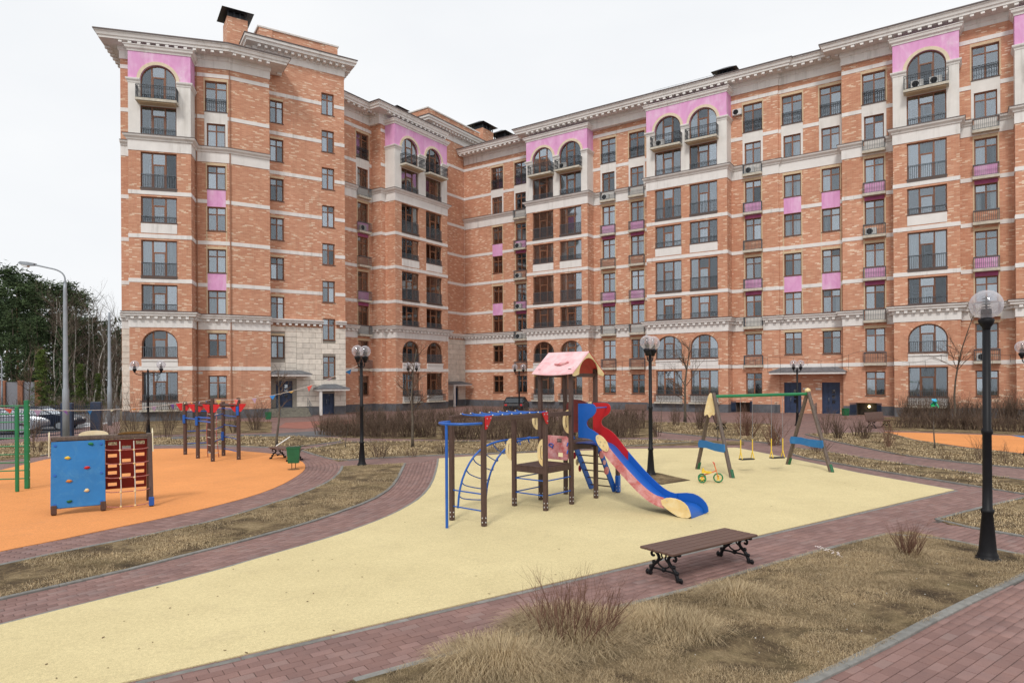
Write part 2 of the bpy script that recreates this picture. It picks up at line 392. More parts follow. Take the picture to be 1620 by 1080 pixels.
TWIG = m_attr('bare_twig', [(.085, .058, .045), (.155, .105, .080), (.215, .155, .12)], vary=True)
TWIGR = m_attr('reddish_twig', [(.12, .062, .042), (.19, .10, .070), (.27, .155, .11)], vary=False)
BARK = simple('grey_brown_bark', (.11, .088, .066), .95, .35, 8, bumps=.5)
PBARK = simple('pine_bark', (.20, .105, .06), .95, .35, 3, bumps=.5)
BIRCH = simple('birch_bark', (.40, .38, .34), .9, .6, 2.2)
NEEDLE = m_attr('conifer_needles', [(.032, .052, .028), (.058, .092, .042), (.092, .135, .06)])
NEEDLE2 = m_attr('young_conifer_needles', [(.05, .085, .02), (.09, .135, .035), (.13, .18, .05)])
BRUSH = m_attr('far_bare_twigs', [(.10, .075, .062), (.145, .112, .092), (.19, .155, .13)])
BLACK = simple('black_paint', (.008, .008, .010), .5, .2, 10, spec=.25)
def m_globe():
    m = bpy.data.materials.new('frosted_clear_globe'); m.use_nodes = True; t = m.node_tree; t.nodes.clear(); o = t.nodes.new('ShaderNodeOutputMaterial')
    tr = nd(t, 'ShaderNodeBsdfTransparent', inp={'Color': (.96, .95, .97, 1)}); df = nd(t, 'ShaderNodeBsdfDiffuse', inp={'Color': (.82, .80, .84, 1)}); tl = nd(t, 'ShaderNodeBsdfTranslucent', inp={'Color': (.85, .83, .88, 1)}); gl = nd(t, 'ShaderNodeBsdfGlossy', inp={'Roughness': .06})
    lw = nd(t, 'ShaderNodeLayerWeight', inp={'Blend': .35}); m1 = nd(t, 'ShaderNodeMixShader', inp={0: .5}); m2 = nd(t, 'ShaderNodeMixShader'); m3 = nd(t, 'ShaderNodeMixShader', inp={0: .08})
    fr = nd(t, 'ShaderNodeMapRange', inp={'To Min': .16, 'To Max': .75}); t.links.new(lw.outputs['Facing'], fr.inputs[0]); t.links.new(fr.outputs[0], m2.inputs[0])
    t.links.new(df.outputs[0], m1.inputs[1]); t.links.new(tl.outputs[0], m1.inputs[2]); t.links.new(tr.outputs[0], m2.inputs[1]); t.links.new(m1.outputs[0], m2.inputs[2]); t.links.new(m2.outputs[0], m3.inputs[1]); t.links.new(gl.outputs[0], m3.inputs[2]); t.links.new(m3.outputs[0], o.inputs[0]); return m
GLOBE = m_globe()
GALV = simple('galvanised_steel', (.30, .33, .36), .5, .15, 2, metal=.3)
LAMPW = simple('lamp_white', (.7, .72, .72), .3, .05, 4)
POSTB = m_wood('brown_stained_post', (.050, .026, .020), (.105, .058, .045))
POSTG = m_wood('weathered_round_post', (.060, .042, .033), (.17, .125, .10))
PBLUE = simple('blue_painted_steel', (.012, .10, .42), .35, .12, 5)
PBLUED = simple('deep_blue_board', (.006, .095, .42), .42, .1, 2)
BBLUE = m_worn('blue_climbing_board', (.012, .16, .42), (.05, .22, .44), .5, .75, .5, 3)
PRED = simple('red_board', (.52, .012, .015), .4, .1, 3)
PDRED = simple('dark_red_board', (.19, .022, .018), .5, .15, 3)
CRIM = simple('crimson_board', (.16, .006, .008), .45, .15, 3)
PINKW = m_worn('sun_bleached_red_board', (.50, .10, .10), (.72, .42, .42), .38, .66)
ROOFP = m_worn('sun_bleached_roof', (.76, .33, .35), (.84, .56, .57), .34, .58, .5, 2.5)
CREAM = m_worn('cream_board', (.74, .54, .24), (.80, .68, .42), .4, .7)
CREAMP = m_worn('pale_cream_board', (.74, .64, .40), (.80, .74, .55), .4, .7)
GREEN = simple('green_paint', (.012, .19, .07), .4, .15, 5)
GREENB = simple('green_bin_plastic', (.008, .11, .04), .45, .2, 5)
STEELB = simple('bolt_steel', (.62, .62, .62), .3, .05, 5, metal=.7)
PLASTY = simple('yellow_plastic', (.80, .55, .05), .4, .08, 5)
ROPE = simple('pale_rope', (.55, .50, .44), .9, .2, 30)
ROPER = simple('red_white_rope', (.42, .16, .14), .9, .4, 40)
SEATB = simple('black_rubber_seat', (.02, .02, .02), .7, .2, 10)
SLAT = m_wood('brown_bench_slat', (.085, .045, .033), (.15, .082, .062), (.5, 6, 6), .42)
RUST = simple('rusty_plate', (.20, .10, .04), .9, .4, 8)

def rubber_rnd(me, vals):
    a = me.attributes.new('rnd', 'FLOAT', 'FACE'); a.data.foreach_set('value', np.asarray(vals, np.float32))
def fast_mesh(name, V, T, mat, rnd=None, nper=3):
    me = bpy.data.meshes.new(name); n = len(T)
    me.vertices.add(len(V)); me.vertices.foreach_set('co', np.asarray(V, np.float32).ravel())
    me.loops.add(n*nper); me.loops.foreach_set('vertex_index', np.asarray(T, np.int32).ravel())
    me.polygons.add(n); me.polygons.foreach_set('loop_start', np.arange(0, n*nper, nper, dtype=np.int32)); me.polygons.foreach_set('loop_total', np.full(n, nper, np.int32))
    me.materials.append(mat)
    if rnd is not None: rubber_rnd(me, rnd)
    me.update(calc_edges=True); return me

# ================================================================== THE APARTMENT BUILDING
class Frame_:
    "a straight stretch of facade: x runs left to right along it, y into the building, z up"
    def __init__(s, O, e):
        l = math.hypot(*e); s.e = (e[0]/l, e[1]/l); s.O = O; s.a = math.atan2(e[1], e[0])
        s.M = Matrix.Translation((O[0], O[1], 0)) @ Matrix.Rotation(s.a, 4, 'Z')
    def w(s, x, o=0.0):
        return (s.O[0]+s.e[0]*x+s.e[1]*o, s.O[1]+s.e[1]*x-s.e[0]*o)
FR = Frame_((27.27, 54.0), (.8271, -.5621)); FM = Frame_((-15.67, 62.67), (.5621, .8271))
FL = Frame_((-30.2, 51.4), (.966, .259)); F2 = Frame_((-22.7, 53.41), (.846, .533)); FT = Frame_((-20.66, 56.1), (.846, .533))
BA = thing('apartment_building', 'orange brick apartment block with a taller stair tower, left of the inner corner', 'building', TR(-20, 60, 0))
BB = thing('apartment_building', 'long orange brick apartment wing with double entrance, right of the inner corner', 'building', TR(20, 62, 0))
WM = [BR, PLA, PINK, PLINTH, STONEJ]

def wall(fr, s0, s1, o, zones, ops, parent, name='brick_wall', rev=.28):
    mb = MB(); ss = {s0, s1}; zz = set()
    for a, b, m in zones: zz |= {a, b}
    for a, b, z0, z1, rise in ops: ss |= {a, b}; zz |= {z0, z1}
    ss = sorted(x for x in ss if s0-1e-6 <= x <= s1+1e-6); lo = zones[0][0]; hi = zones[-1][1]
    zz = sorted(z for z in zz if lo-1e-6 <= z <= hi+1e-6); y = -o
    def zm(z):
        for a, b, m in zones:
            if a <= z < b: return m
        return zones[-1][2]
    def q(pts, m): mb.face([(x, y, z) for x, z in pts], m, [(x, z) for x, z in pts])
    for sa, sb in zip(ss[:-1], ss[1:]):
        for za, zb in zip(zz[:-1], zz[1:]):
            cs, cz = (sa+sb)/2, (za+zb)/2
            if any(a < cs < b and z0 < cz < z1 for a, b, z0, z1, r in ops): continue
            q([(sa, za), (sb, za), (sb, zb), (sa, zb)], zm(cz))
    for a, b, z0, z1, rise in ops:
        if rise:
            n = 16; c = (a+b)/2; hw = (b-a)/2; zs = z1-rise
            pts = [(c-hw*math.cos(PI*i/n), zs+rise*math.sin(PI*i/n)) for i in range(n+1)]
            for (xa, za), (xb, zb) in zip(pts[:-1], pts[1:]):
                q([(xa, za), (xb, zb), (xb, z1), (xa, z1)], zm(z1-.2))
            loop = [(a, z0)]+pts+[(b, z0)]
        else: loop = [(a, z0), (a, z1), (b, z1), (b, z0)]
        L = len(loop)
        for i in range(L):
            (xa, za), (xb, zb) = loop[i], loop[(i+1) % L]
            m = zm((za+zb)/2-.001)
            mb.face([(xa, y, za), (xb, y, zb), (xb, y+rev, zb), (xa, y+rev, za)], m, [(xa+za, 0), (xb+zb, 0), (xb+zb, rev), (xa+za, rev)] if abs(zb-za) < .01 else [(0, za), (0, zb), (rev, zb), (rev, za)])
    return obj(name, mb, WM, parent, fr.M)
def ret(fr, s, oa, ob, zones, parent, name='brick_wall'):
    "return wall between two planes"
    mb = MB()
    for a, b, m in zones: mb.face([(s, -oa, a), (s, -ob, a), (s, -ob, b), (s, -oa, b)], m, [(oa+s, a), (ob+s, a), (ob+s, b), (oa+s, b)])
    return obj(name, mb, WM, parent, fr.M)

def offset_path(P, d):
    n = len(P); out = []
    for i in range(n):
        ns = []
        for j in (i-1, i):
            if 0 <= j < n-1:
                ex, ey = P[j+1][0]-P[j][0], P[j+1][1]-P[j][1]; l = math.hypot(ex, ey)
                if l > 1e-6: ns.append((ey/l, -ex/l))
        if len(ns) == 1: nx, ny = ns[0]; out.append((P[i][0]+nx*d, P[i][1]+ny*d))
        else:
            (ax, ay), (bx, by) = ns; k = 1+ax*bx+ay*by
            out.append((P[i][0]+(ax+bx)/k*d, P[i][1]+(ay+by)/k*d))
    return out
def molding(P, prof, mat, name, parent, uvl=True, kind=None):
    "profile (offset outward, z) swept along a plan path with mitred corners and capped ends"
    mb = MB(); R_ = [offset_path(P, d) for d, z in prof]; n = len(P)
    acc = [0]
    for a, b in zip(P[:-1], P[1:]): acc.append(acc[-1]+math.hypot(b[0]-a[0], b[1]-a[1]))
    for k in range(len(prof)-1):
        for i in range(n-1):
            a, b, c, d = R_[k][i], R_[k][i+1], R_[k+1][i+1], R_[k+1][i]; z0, z1 = prof[k][1], prof[k+1][1]
            mb.face([(*a, z0), (*b, z0), (*c, z1), (*d, z1)], 0, [(acc[i], z0), (acc[i+1], z0), (acc[i+1], z1), (acc[i], z1)])
    tr = tessellate_polygon([[Vector((d, z, 0)) for d, z in prof]])
    for i, fl in ((0, 0), (n-1, 1)):
        vs = [(*R_[k][i], prof[k][1]) for k in range(len(prof))]
        mb.add(vs, [tuple(t) for t in tr])
    return obj(name, mb, mat, parent, kind=kind)
def splitpath(segs, gaps):
    "segs: [(frame, s0, s1, o)] joined left to right; gaps: [(frame, a, b)] -> list of world paths"
    paths = []; cur = []
    for fr, s0, s1, o in segs:
        g = sorted((a, b) for f_, a, b in gaps if f_ is fr and b > s0 and a < s1)
        x = s0
        for a, b in g:
            cur.append(fr.w(x, o)); cur.append(fr.w(a, o)); paths.append(cur); cur = []; x = b
        cur.append(fr.w(x, o)); cur.append(fr.w(s1, o))
    paths.append(cur); out = []
    for p in paths:
        q = [p[0]]
        for k in p[1:]:
            if math.hypot(k[0]-q[-1][0], k[1]-q[-1][1]) > .004: q.append(k)
        if len(q) > 1: out.append(q)
    return out
def dentils(P, d0, d1, z0, z1, w, step, mat, name, parent):
    mb = MB()
    for a, b in zip(P[:-1], P[1:]):
        l = math.hypot(b[0]-a[0], b[1]-a[1])
        if l < .5: continue
        e = ((b[0]-a[0])/l, (b[1]-a[1])/l); M = Matrix.Translation((*a, 0)) @ Matrix.Rotation(math.atan2(e[1], e[0]), 4, 'Z')
        k = max(1, int(l/step)); st = l/k
        for i in range(k): mb.box(st*(i+.5)-w/2, st*(i+.5)+w/2, -d1, -d0, z0, z1, M=M)
    if mb.v: obj(name, mb, mat, parent, kind='stuff')

# ---- windows (frame > panes, curtain, room, sill)
MC = {}
def cached(key, fn):
    if key not in MC: MC[key] = fn()
    return MC[key]
def archtop(w, h, rise):
    if not rise: return lambda x: h
    return lambda x: h-rise+rise*math.sqrt(max(0, 1-((x-w/2)/(w/2))**2))
def frame_mesh(kind, w, h, rise):
    mb = MB(); t = .088; top = archtop(w, h, rise); d = .08
    if kind == 'std': mull = [w/2]; tz = h*.70
    elif kind == 'french': mull = [w/2]; tz = h*.77
    elif kind == 'bay': mull = [w*.31, w*.68]; tz = h*.66
    mb.box(0, t, 0, d, 0, top(0) if not rise else h-rise); mb.box(w-t, w, 0, d, 0, top(w) if not rise else h-rise); mb.box(t, w-t, 0, d, 0, t)
    if rise:
        n = 16; zs = h-rise
        for i in range(n):
            a, b = PI*i/n, PI*(i+1)/n
            o = [(w/2-w/2*math.cos(q), zs+rise*math.sin(q)) for q in (a, b)]; i_ = [(w/2-(w/2-t)*math.cos(q), zs+(rise-t)*math.sin(q)) for q in (a, b)]
            mb.face([(o[0][0], 0, o[0][1]), (i_[0][0], 0, i_[0][1]), (i_[1][0], 0, i_[1][1]), (o[1][0], 0, o[1][1])])
            mb.face([(i_[0][0], 0, i_[0][1]), (i_[0][0], d, i_[0][1]), (i_[1][0], d, i_[1][1]), (i_[1][0], 0, i_[1][1])])
    else: mb.box(t, w-t, 0, d, h-t, h)
    for x in mull: mb.box(x-t*.6, x+t*.6, -.012, d, t, top(x)-t*.8)
    if kind == 'bay': mb.box(mull[0]+t*.6, mull[1]-t*.6, -.006, d, tz-t*.6, tz+t*.6); mb.box(mull[0]+t*.6, mull[0]+t*1.3, -.006, d, t, tz-t*.6); mb.box(mull[1]-t*1.3, mull[1]-t*.6, -.006, d, t, tz-t*.6)
    else:
        mb.box(t, mull[0]-t*.6, -.006, d, tz-t*.5, tz+t*.5); mb.box(mull[0]+t*.6, w-t, -.006, d, tz-t*.5, tz+t*.5)
    return mb.mesh('window_frame', [FRAME])
def pane_shapes(kind, w, h, rise):
    t = .04; top = archtop(w, h, rise)
    if kind == 'std': m = [0, w/2, w]; tz = h*.70; rows = [[0, tz, None]]*2
    elif kind == 'french': m = [0, w/2, w]; tz = h*.77; rows = [[0, tz, None]]*2
    else: m = [0, w*.31, w*.68, w]; tz = h*.66; rows = [[0, None], [0, tz, None], [0, None]]
    out = []
    for (xa, xb), r in zip(zip(m[:-1], m[1:]), rows):
        for za, zb in zip(r[:-1], r[1:]):
            za_ = za+t; a = xa+t; b = xb-t
            if zb is not None: poly = [(a, za_), (b, za_), (b, zb-t), (a, zb-t)]
            else: poly = [(a, za_), (b, za_)]+[(b+(a-b)*i/8, max(za_+.02, top(b+(a-b)*i/8)-t)) for i in range(9)] if rise else [(a, za_), (b, za_), (b, h-t), (a, h-t)]
            out.append(poly)
    return out
def pane_mesh(polys):
    mb = MB()
    for p in polys: mb.prism(p, .01)
    return mb.mesh('pane', [GLASS])
def curtain_mesh(w, h, full):
    mb = MB(); spans = [(.06, w-.06)] if full == 2 else ([(.06, w*.30), (w*.70, w-.06)] if full == 0 else [(.06, w*.45)])
    for a, b in spans:
        n = max(6, int((b-a)/.07)); pts = []
        for i in range(n+1): pts.append((a+(b-a)*i/n, .05*math.sin(i*2.1)+.02*math.sin(i*.9)))
        for (xa, ya), (xb, yb) in zip(pts[:-1], pts[1:]): mb.face([(xa, ya, .05), (xb, yb, .05), (xb, yb, h-.05), (xa, ya, h-.05)], sm=True)
    return mb.mesh('curtain', [CURT])
def room_mesh(w, h, d):
    mb = MB(); x0, x1, z0, z1 = -.08, w+.08, -.06, h+.06
    mb.face([(x0, d, z0), (x1, d, z0), (x1, d, z1), (x0, d, z1)]); mb.face([(x0, 0, z0), (x0, d, z0), (x0, d, z1), (x0, 0, z1)]); mb.face([(x1, 0, z0), (x1, d, z0), (x1, d, z1), (x1, 0, z1)])
    mb.face([(x0, 0, z0), (x1, 0, z0), (x1, d, z0), (x0, d, z0)]); mb.face([(x0, 0, z1), (x1, 0, z1), (x1, d, z1), (x0, d, z1)])
    return mb.mesh('room', [ROOM])
def inner_mesh(w, h):
    mb = MB(); x = w*.40; 
    for a, b in ((w*.08, w*.30), (w*.40, w*.62)):
        for q in ((a, a+.06, 0, h*.8), (b-.06, b, 0, h*.8), (a+.06, b-.06, h*.8-.06, h*.8), (a+.06, b-.06, h*.5, h*.5+.06)): mb.box(q[0], q[1], 0, .05, q[2], q[3])
    return mb.mesh('inner_frame', [INNER])
WR = random.Random(5)
def window(fr, sc, o, z0, w, h, rise, kind, parent, far=False, curt=None, opened=False):
    s0 = sc-w/2; M = fr.M @ Matrix.Translation((s0, -o+.15, z0))
    f = link('window', cached(('f', kind, w, h, rise), lambda: frame_mesh(kind, w, h, rise)), parent, M)
    sh = pane_shapes(kind, w, h, rise)
    glm = GLASSB if kind == 'bay' else GLASS
    if far:
        me = cached(('pf', kind, w, h, rise), lambda: pane_mesh(sh)); g = link('pane', me, f, M @ Matrix.Translation((0, .035, 0)), kind='stuff')
    else:
        for i, p in enumerate(sh):
            me = cached(('p', kind, w, h, rise, i), lambda: pane_mesh([p])); Mp = M @ Matrix.Translation((0, .035, 0))
            link('pane', me, f, Mp)
    d = 1.5 if kind == 'bay' else 1.1
    link('room', cached(('r', w, h, d), lambda: room_mesh(w, h, d)), f, M @ Matrix.Translation((0, .13, 0)))
    c = WR.random() if curt is None else curt
    if c < .42:
        k = 0 if c < .22 else (1 if c < .34 else 2)
        if rise: k = 0
        link('curtain', cached(('c', w, h, k, rise), lambda: curtain_mesh(w, h-(rise*.55 if rise else 0), k)), f, M @ Matrix.Translation((0, .26, 0)))
    if kind == 'bay' and WR.random() < .75: link('inner_frame', cached(('in', w, h), lambda: inner_mesh(w, h-rise*.4)), f, M @ Matrix.Translation((0, 1.45, 0)))
    def sill():
        mb = MB(); mb.box(-.05, w+.05, -.21, -.005, -.045, -.005); return mb.mesh('sill', [SILLM])
    link('sill', cached(('s', w), sill), f, M)
    return f
def rail_mesh(w, h, kind='plain'):
    mb = MB(); r = .012
    mb.box(0, w, -.018, .018, h-.04, h); mb.box(0, w, -.014, .014, .03, .06)
    n = int(w/(.115 if kind != 'scroll' else .14))
    for i in range(n+1):
        x = w*i/n; mb.box(x-r, x+r, -r, r, 0.061, h-.041)
    if kind == 'scroll':
        mb.box(0, w, -.012, .012, h-.24, h-.21)
        for i in range(n):
            x = w*(i+.5)/n; mb.tube([(x+.05*math.cos(q), 0, h-.125+.06*math.sin(q)) for q in (0, 1.05, 2.1, 3.14, 4.2, 5.25)], .009, 3, closed=True)
            mb.tube([(x+.035*math.cos(q), 0, h*.42+.09*math.sin(q)) for q in (0, 1.05, 2.1, 3.14, 4.2, 5.25)], .008, 3, closed=True)
    return mb.mesh('railing', [IRON if kind == 'scroll' else RAILG])
def railing(fr, s0, w, o, z0, h, parent, kind='plain', name='railing'):
    return link(name, cached(('rail', w, h, kind), lambda: rail_mesh(w, h, kind)), parent, fr.M @ Matrix.Translation((s0, -o, z0)))
def fbox(fr, s0, s1, oa, ob, z0, z1, mat, name, parent):
    mb = MB(); y0, y1 = -ob, -oa
    for pts, uv in (([(s0, y0, z0), (s1, y0, z0), (s1, y0, z1), (s0, y0, z1)], [(s0, z0), (s1, z0), (s1, z1), (s0, z1)]),
                    ([(s1, y0, z0), (s1, y1, z0), (s1, y1, z1), (s1, y0, z1)], [(y0, z0), (y1, z0), (y1, z1), (y0, z1)]),
                    ([(s0, y1, z0), (s0, y0, z0), (s0, y0, z1), (s0, y1, z1)], [(y1, z0), (y0, z0), (y0, z1), (y1, z1)]),
                    ([(s1, y1, z0), (s0, y1, z0), (s0, y1, z1), (s1, y1, z1)], [(s1, z0), (s0, z0), (s0, z1), (s1, z1)]),
                    ([(s0, y0, z1), (s1, y0, z1), (s1, y1, z1), (s0, y1, z1)], [(s0, y0), (s1, y0), (s1, y1), (s0, y1)]),
                    ([(s0, y1, z0), (s1, y1, z0), (s1, y0, z0), (s0, y0, z0)], [(s0, y1), (s1, y1), (s1, y0), (s0, y0)])): mb.face(pts, 0, uv)
    return obj(name, mb, mat, parent, fr.M)
def ac_mesh():
    mb = MB(); mb.bbox(0, .82, 0, .3, .02, .57, .03); mb.lathe([(.0, 0), (.22, 0), (.22, .02), (.0, .02)], n=16, m=1)
    return mb
def air_con(fr, s, o, z, parent):
    def f():
        mb = MB(); mb.bbox(0, .8, 0, .3, .03, .57, .03)
        for k in range(3): mb.tube([(.3+(.07+.07*k)*math.cos(q*PI/6), -.012, .3+(.07+.07*k)*math.sin(q*PI/6)) for q in range(12)], .006, 3, 1, closed=True)
        n = 16; mb.add([(.3+.23*math.cos(2*PI*i/n), -.006, .3+.23*math.sin(2*PI*i/n)) for i in range(n)]+[(.3+.23*math.cos(2*PI*i/n), .002, .3+.23*math.sin(2*PI*i/n)) for i in range(n)], [tuple(range(n-1, -1, -1))]+[(i, (i+1) % n, n+(i+1) % n, n+i) for i in range(n)], 1)
        for x in (.08, .72): mb.box(x-.02, x+.02, .02, .28, 0, .03, 1)
        return mb.mesh('air_conditioner', [ACW, DARK])
    return link('air_conditioner', cached('ac', f), parent, fr.M @ Matrix.Translation((s, -o, z)))

FZ = {1: 1.55, 2: 4.96, 3: 8.35, 4: 11.66, 5: 15.03, 6: 18.35, 7: 21.7}
BZ = {1: (1.5, 2.24, 0), 2: (4.8, 2.12, 1.1), 3: (8.4, 1.97, 0), 4: (11.0, 2.75, 0), 5: (15.08, 1.97, 0), 6: (17.72, 2.7, 0), 7: (21.78, 2.17, 0), 8: (24.4, 2.67, 1.22)}
WW, WH, FW, FH = 1.38, 1.9, 1.64, 2.45
def col_ops(sc, floors=range(1, 9)):
    r = []
    for k in floors:
        if k == 8: r.append((sc-FW/2, sc+FW/2, 24.53, 24.53+FH, 0))
        else: r.append((sc-WW/2, sc+WW/2, FZ[k], FZ[k]+WH, 0))
    return r
def column(fr, sc, o, style, parent, floors=range(1, 9), far=False, acs=()):
    "one column of windows; style 'b' has little balconies, 'p' pink panels"
    for k in floors:
        if k == 8:
            window(fr, sc, o, 24.53, FW, FH, 0, 'french', parent, far); railing(fr, sc-FW/2, FW, o-.03, 24.56, 1.02, parent, 'scroll')
        else: window(fr, sc, o, FZ[k], WW, WH, 0, 'std', parent, far)
    # cream surround at the two upper floors
    fbox(fr, sc-.86, sc-WW/2, o, o+.022, 21.72, 24.5, PLA, 'plaster_panel', parent); fbox(fr, sc+WW/2, sc+.86, o, o+.022, 21.72, 24.5, PLA, 'plaster_panel', parent)
    fbox(fr, sc-WW/2, sc+WW/2, o, o+.022, 21.7+WH, 24.5, PLA, 'plaster_panel', parent)
    # buff edging of the window column
    for a, b in ((8.32, 16.98), (18.3, 20.3)):
        for s in (-1, 1):
            x = sc+s*(WW/2+.045); fbox(fr, x-.045, x+.045, o, o+.018, a, b, TRIM, 'brick_edging', parent)
    for s in (-1, 1):
        x = sc+s*(FW/2+.045); fbox(fr, x-.045, x+.045, o, o+.018, 24.56, 27.0, TRIM, 'brick_edging', parent)
    fbox(fr, sc-FW/2-.09, sc+FW/2+.09, o, o+.02, 27.0, 27.2, TRIM, 'lintel', parent)
    for k in (2, 4, 6): fbox(fr, sc-WW/2-.09, sc+WW/2+.09, o, o+.02, FZ[k]+WH+.002, FZ[k]+WH+.2, TRIM, 'lintel', parent)
    if style == 'p':
        for a, b in ((16.955, 18.29), (10.28, 11.60)): fbox(fr, sc-WW/2, sc+WW/2, o, o+.021, a, b, PINK, 'pink_panel', parent)
    else:
        for k, zs, m, rh in ((7, 20.72, PLA, .95), (6, 17.35, PINK, .95), (5, 14.05, BR, .95), (4, 10.68, PINK, .95), (3, 7.38, PLA, .95), (2, 4.02, BR, .95)):
            if k not in floors: continue
            fbox(fr, sc-.80, sc+.80, o, o+.42, zs-.10, zs+.10, SLABM, 'balcony_slab', parent)
            if m is not BR: fbox(fr, sc-WW/2, sc+WW/2, o, o+.021, zs+.10, FZ[k]-.05, m, 'plaster_panel' if m is PLA else 'pink_panel', parent)
            railing(fr, sc-.76, 1.52, o+.38, zs+.10, .85, parent, 'plain')
            for s in (-1, 1):
                link('railing', cached('railside', lambda: rail_mesh(.36, .85)), parent, fr.M @ Matrix.Translation((sc+s*.76, -o-.37, zs+.10)) @ Matrix.Rotation(PI/2, 4, 'Z'))
            if m is PINK: fbox(fr, sc-WW/2, sc+WW/2, o, o+.021, FZ[k-1]+WH+.01, zs-.11, DKPINK, 'lintel', parent)
            if k in acs: air_con(fr, sc-.62, o+.33, zs+.10, parent)
BW = 2.5
def bay_ops(sc):
    return [(sc-BW/2, sc+BW/2, z, z+h, r) for z, h, r in BZ.values()]
def ring(fr, sc, o, z0, r, rz, t, d, mat, name, parent, n=18):
    mb = MB(); pr = []
    for i in range(n+1):
        a = PI*i/n; pr.append(((sc-r*math.cos(a), z0+rz*math.sin(a)), (sc-(r+t)*math.cos(a), z0+(rz+t)*math.sin(a))))
    for i in range(n):
        (a, b), (c, e) = pr[i], pr[i+1]; y0, y1 = -o-d, -o
        mb.face([(a[0], y0, a[1]), (c[0], y0, c[1]), (e[0], y0, e[1]), (b[0], y0, b[1])][::-1], 0, [(0, i*.3), (0, i*.3+.3), (t, i*.3+.3), (t, i*.3)])
        mb.face([(a[0], y0, a[1]), (a[0], y1, a[1]), (c[0], y1, c[1]), (c[0], y0, c[1])]); mb.face([(b[0], y0, b[1]), (e[0], y0, e[1]), (e[0], y1, e[1]), (b[0], y1, b[1])])
    obj(name, mb, mat, parent, fr.M)
def bay_column(fr, sc, o, parent, far=False, ac8=0):
    for k, (z, h, r) in BZ.items():
        window(fr, sc, o, z, BW, h, r, 'bay', parent, far)
        if k == 8: continue
        rh = {1: .48, 2: .85, 3: .5, 4: 1.05, 5: .5, 6: 1.05, 7: .5}[k]
        railing(fr, sc-BW/2, BW, o-.04, z, rh, parent, 'plain')
    ring(fr, sc, o, BZ[8][0]+BZ[8][1]-BZ[8][2], BW/2+.003, BZ[8][2]+.003, .24, .06, ARCHM, 'arch_surround', parent)
    ring(fr, sc, o, BZ[2][0]+BZ[2][1]-BZ[2][2], BW/2+.003, BZ[2][2]+.003, .30, .018, BR, 'brick_arch', parent)
    # balcony under the arch
    fbox(fr, sc-1.42, sc+1.42, o+.001, o+.78, 24.05, 24.23, SLABM, 'balcony_slab', parent)
    fbox(fr, sc-1.25, sc+1.25, o+.001, o+.62, 23.97, 24.045, TRIM, 'slab_moulding', parent)
    railing(fr, sc-1.38, 2.76, o+.74, 24.23, 1.0, parent, 'scroll')
    for s in (-1, 1): link('railing', cached('rs2', lambda: rail_mesh(.72, 1.0, 'scroll')), parent, fr.M @ Matrix.Translation((sc+s*1.38, -o-.73, 24.23)) @ Matrix.Rotation(PI/2, 4, 'Z'))
    # panels between the glazed bays
    fbox(fr, sc-BW/2, sc+BW/2, o, o+.03, 14.28, 15.0, PLAB, 'plaster_panel', parent)
    fbox(fr, sc-BW/2, sc+BW/2, o, o+.05, 10.80, 10.93, SILLM, 'sill_band', parent); fbox(fr, sc-BW/2, sc+BW/2, o, o+.05, 17.50, 17.66, SILLM, 'sill_band', parent)
    fbox(fr, sc-BW/2, sc+BW/2, o, o+.05, 4.12, 4.55, PLAB, 'plaster_panel', parent); fbox(fr, sc-BW/2, sc+BW/2, o, o+.12, 4.56, 4.70, PLAB, 'moulding', parent)
    fbox(fr, sc-BW/2-.1, sc+BW/2+.1, o, o+.35, .72, .86, SLABM, 'balcony_slab', parent); fbox(fr, sc-BW/2, sc+BW/2, o, o+.04, .87, 1.42, PLAB, 'plaster_panel', parent)
    railing(fr, sc-BW/2-.06, BW+.12, o+.31, .86, .72, parent, 'scroll')
    for i in range(ac8): air_con(fr, sc-.95+i*1.15, o+.62, 24.25, parent)

ZB = [(0, .72, 3), (.72, 20.5, 0), (20.5, 21.3, 1), (21.3, 28.3, 0)]           # brick stretches
ZY = [(0, .72, 3), (.72, 20.5, 0), (20.5, 25.8, 1), (25.8, 28.5, 2)]           # bays
def stretch(fr, s0, s1, o, ops, parent, zones=ZB, name='brick_wall'): return wall(fr, s0, s1, o, zones, ops, parent, name)

# ------------- right wing
oE, oF, oA, oC, oD, o1, o2, o3 = -1.15, -.26, .15, .75, .99, 1.05, 1.5, 2.2
colsR = [(-35.62, oE, 'p', (), True), (-32.45, oE, 'b', (6, 5, 4, 3), True), (-21.38, oF, 'b', (7,), True), (-18.32, oF, 'b', (), True), (-7.3, oA, 'b', (7,), False), (-4.1, 0, 'p', (), False), (-1.13, 0, 'p', (), False), (2.1, oC, 'b', (5,), False), (9.24, oD, 'b', (2,), False)]
baysR = [(-28.26, o1, True, 0), (-25.0, o1, True, 1), (-14.53, o2, False, 1), (-11.25, o2, False, 0), (5.65, o3, False, 2), (13.0, o3, False, 0)]
stretch(FR, -40.35, -30.27, oE, col_ops(-35.62)+col_ops(-32.45), BB); stretch(FR, -23.05, -16.6, oF, col_ops(-21.38)+col_ops(-18.32), BB)
stretch(FR, -9.15, -5.18, oA, col_ops(-7.3)+[(-8.9, -7.65, .0, .86, 0)], BB)
doorops = [(-4.86, -3.48, 0, 2.6, 0), (-1.89, -.53, 0, 2.6, 0)]
stretch(FR, -5.18, -.18, 0, col_ops(-4.1, range(2, 9))+col_ops(-1.13, range(2, 9))+doorops, BB, [(0, 20.5, 0), (20.5, 21.3, 1), (21.3, 28.3, 0)])
stretch(FR, -.18, 3.5, oC, col_ops(2.1)+[(.75, 2.2, .0, .98, 0)], BB); stretch(FR, 7.68, 10.87, oD, col_ops(9.24), BB)
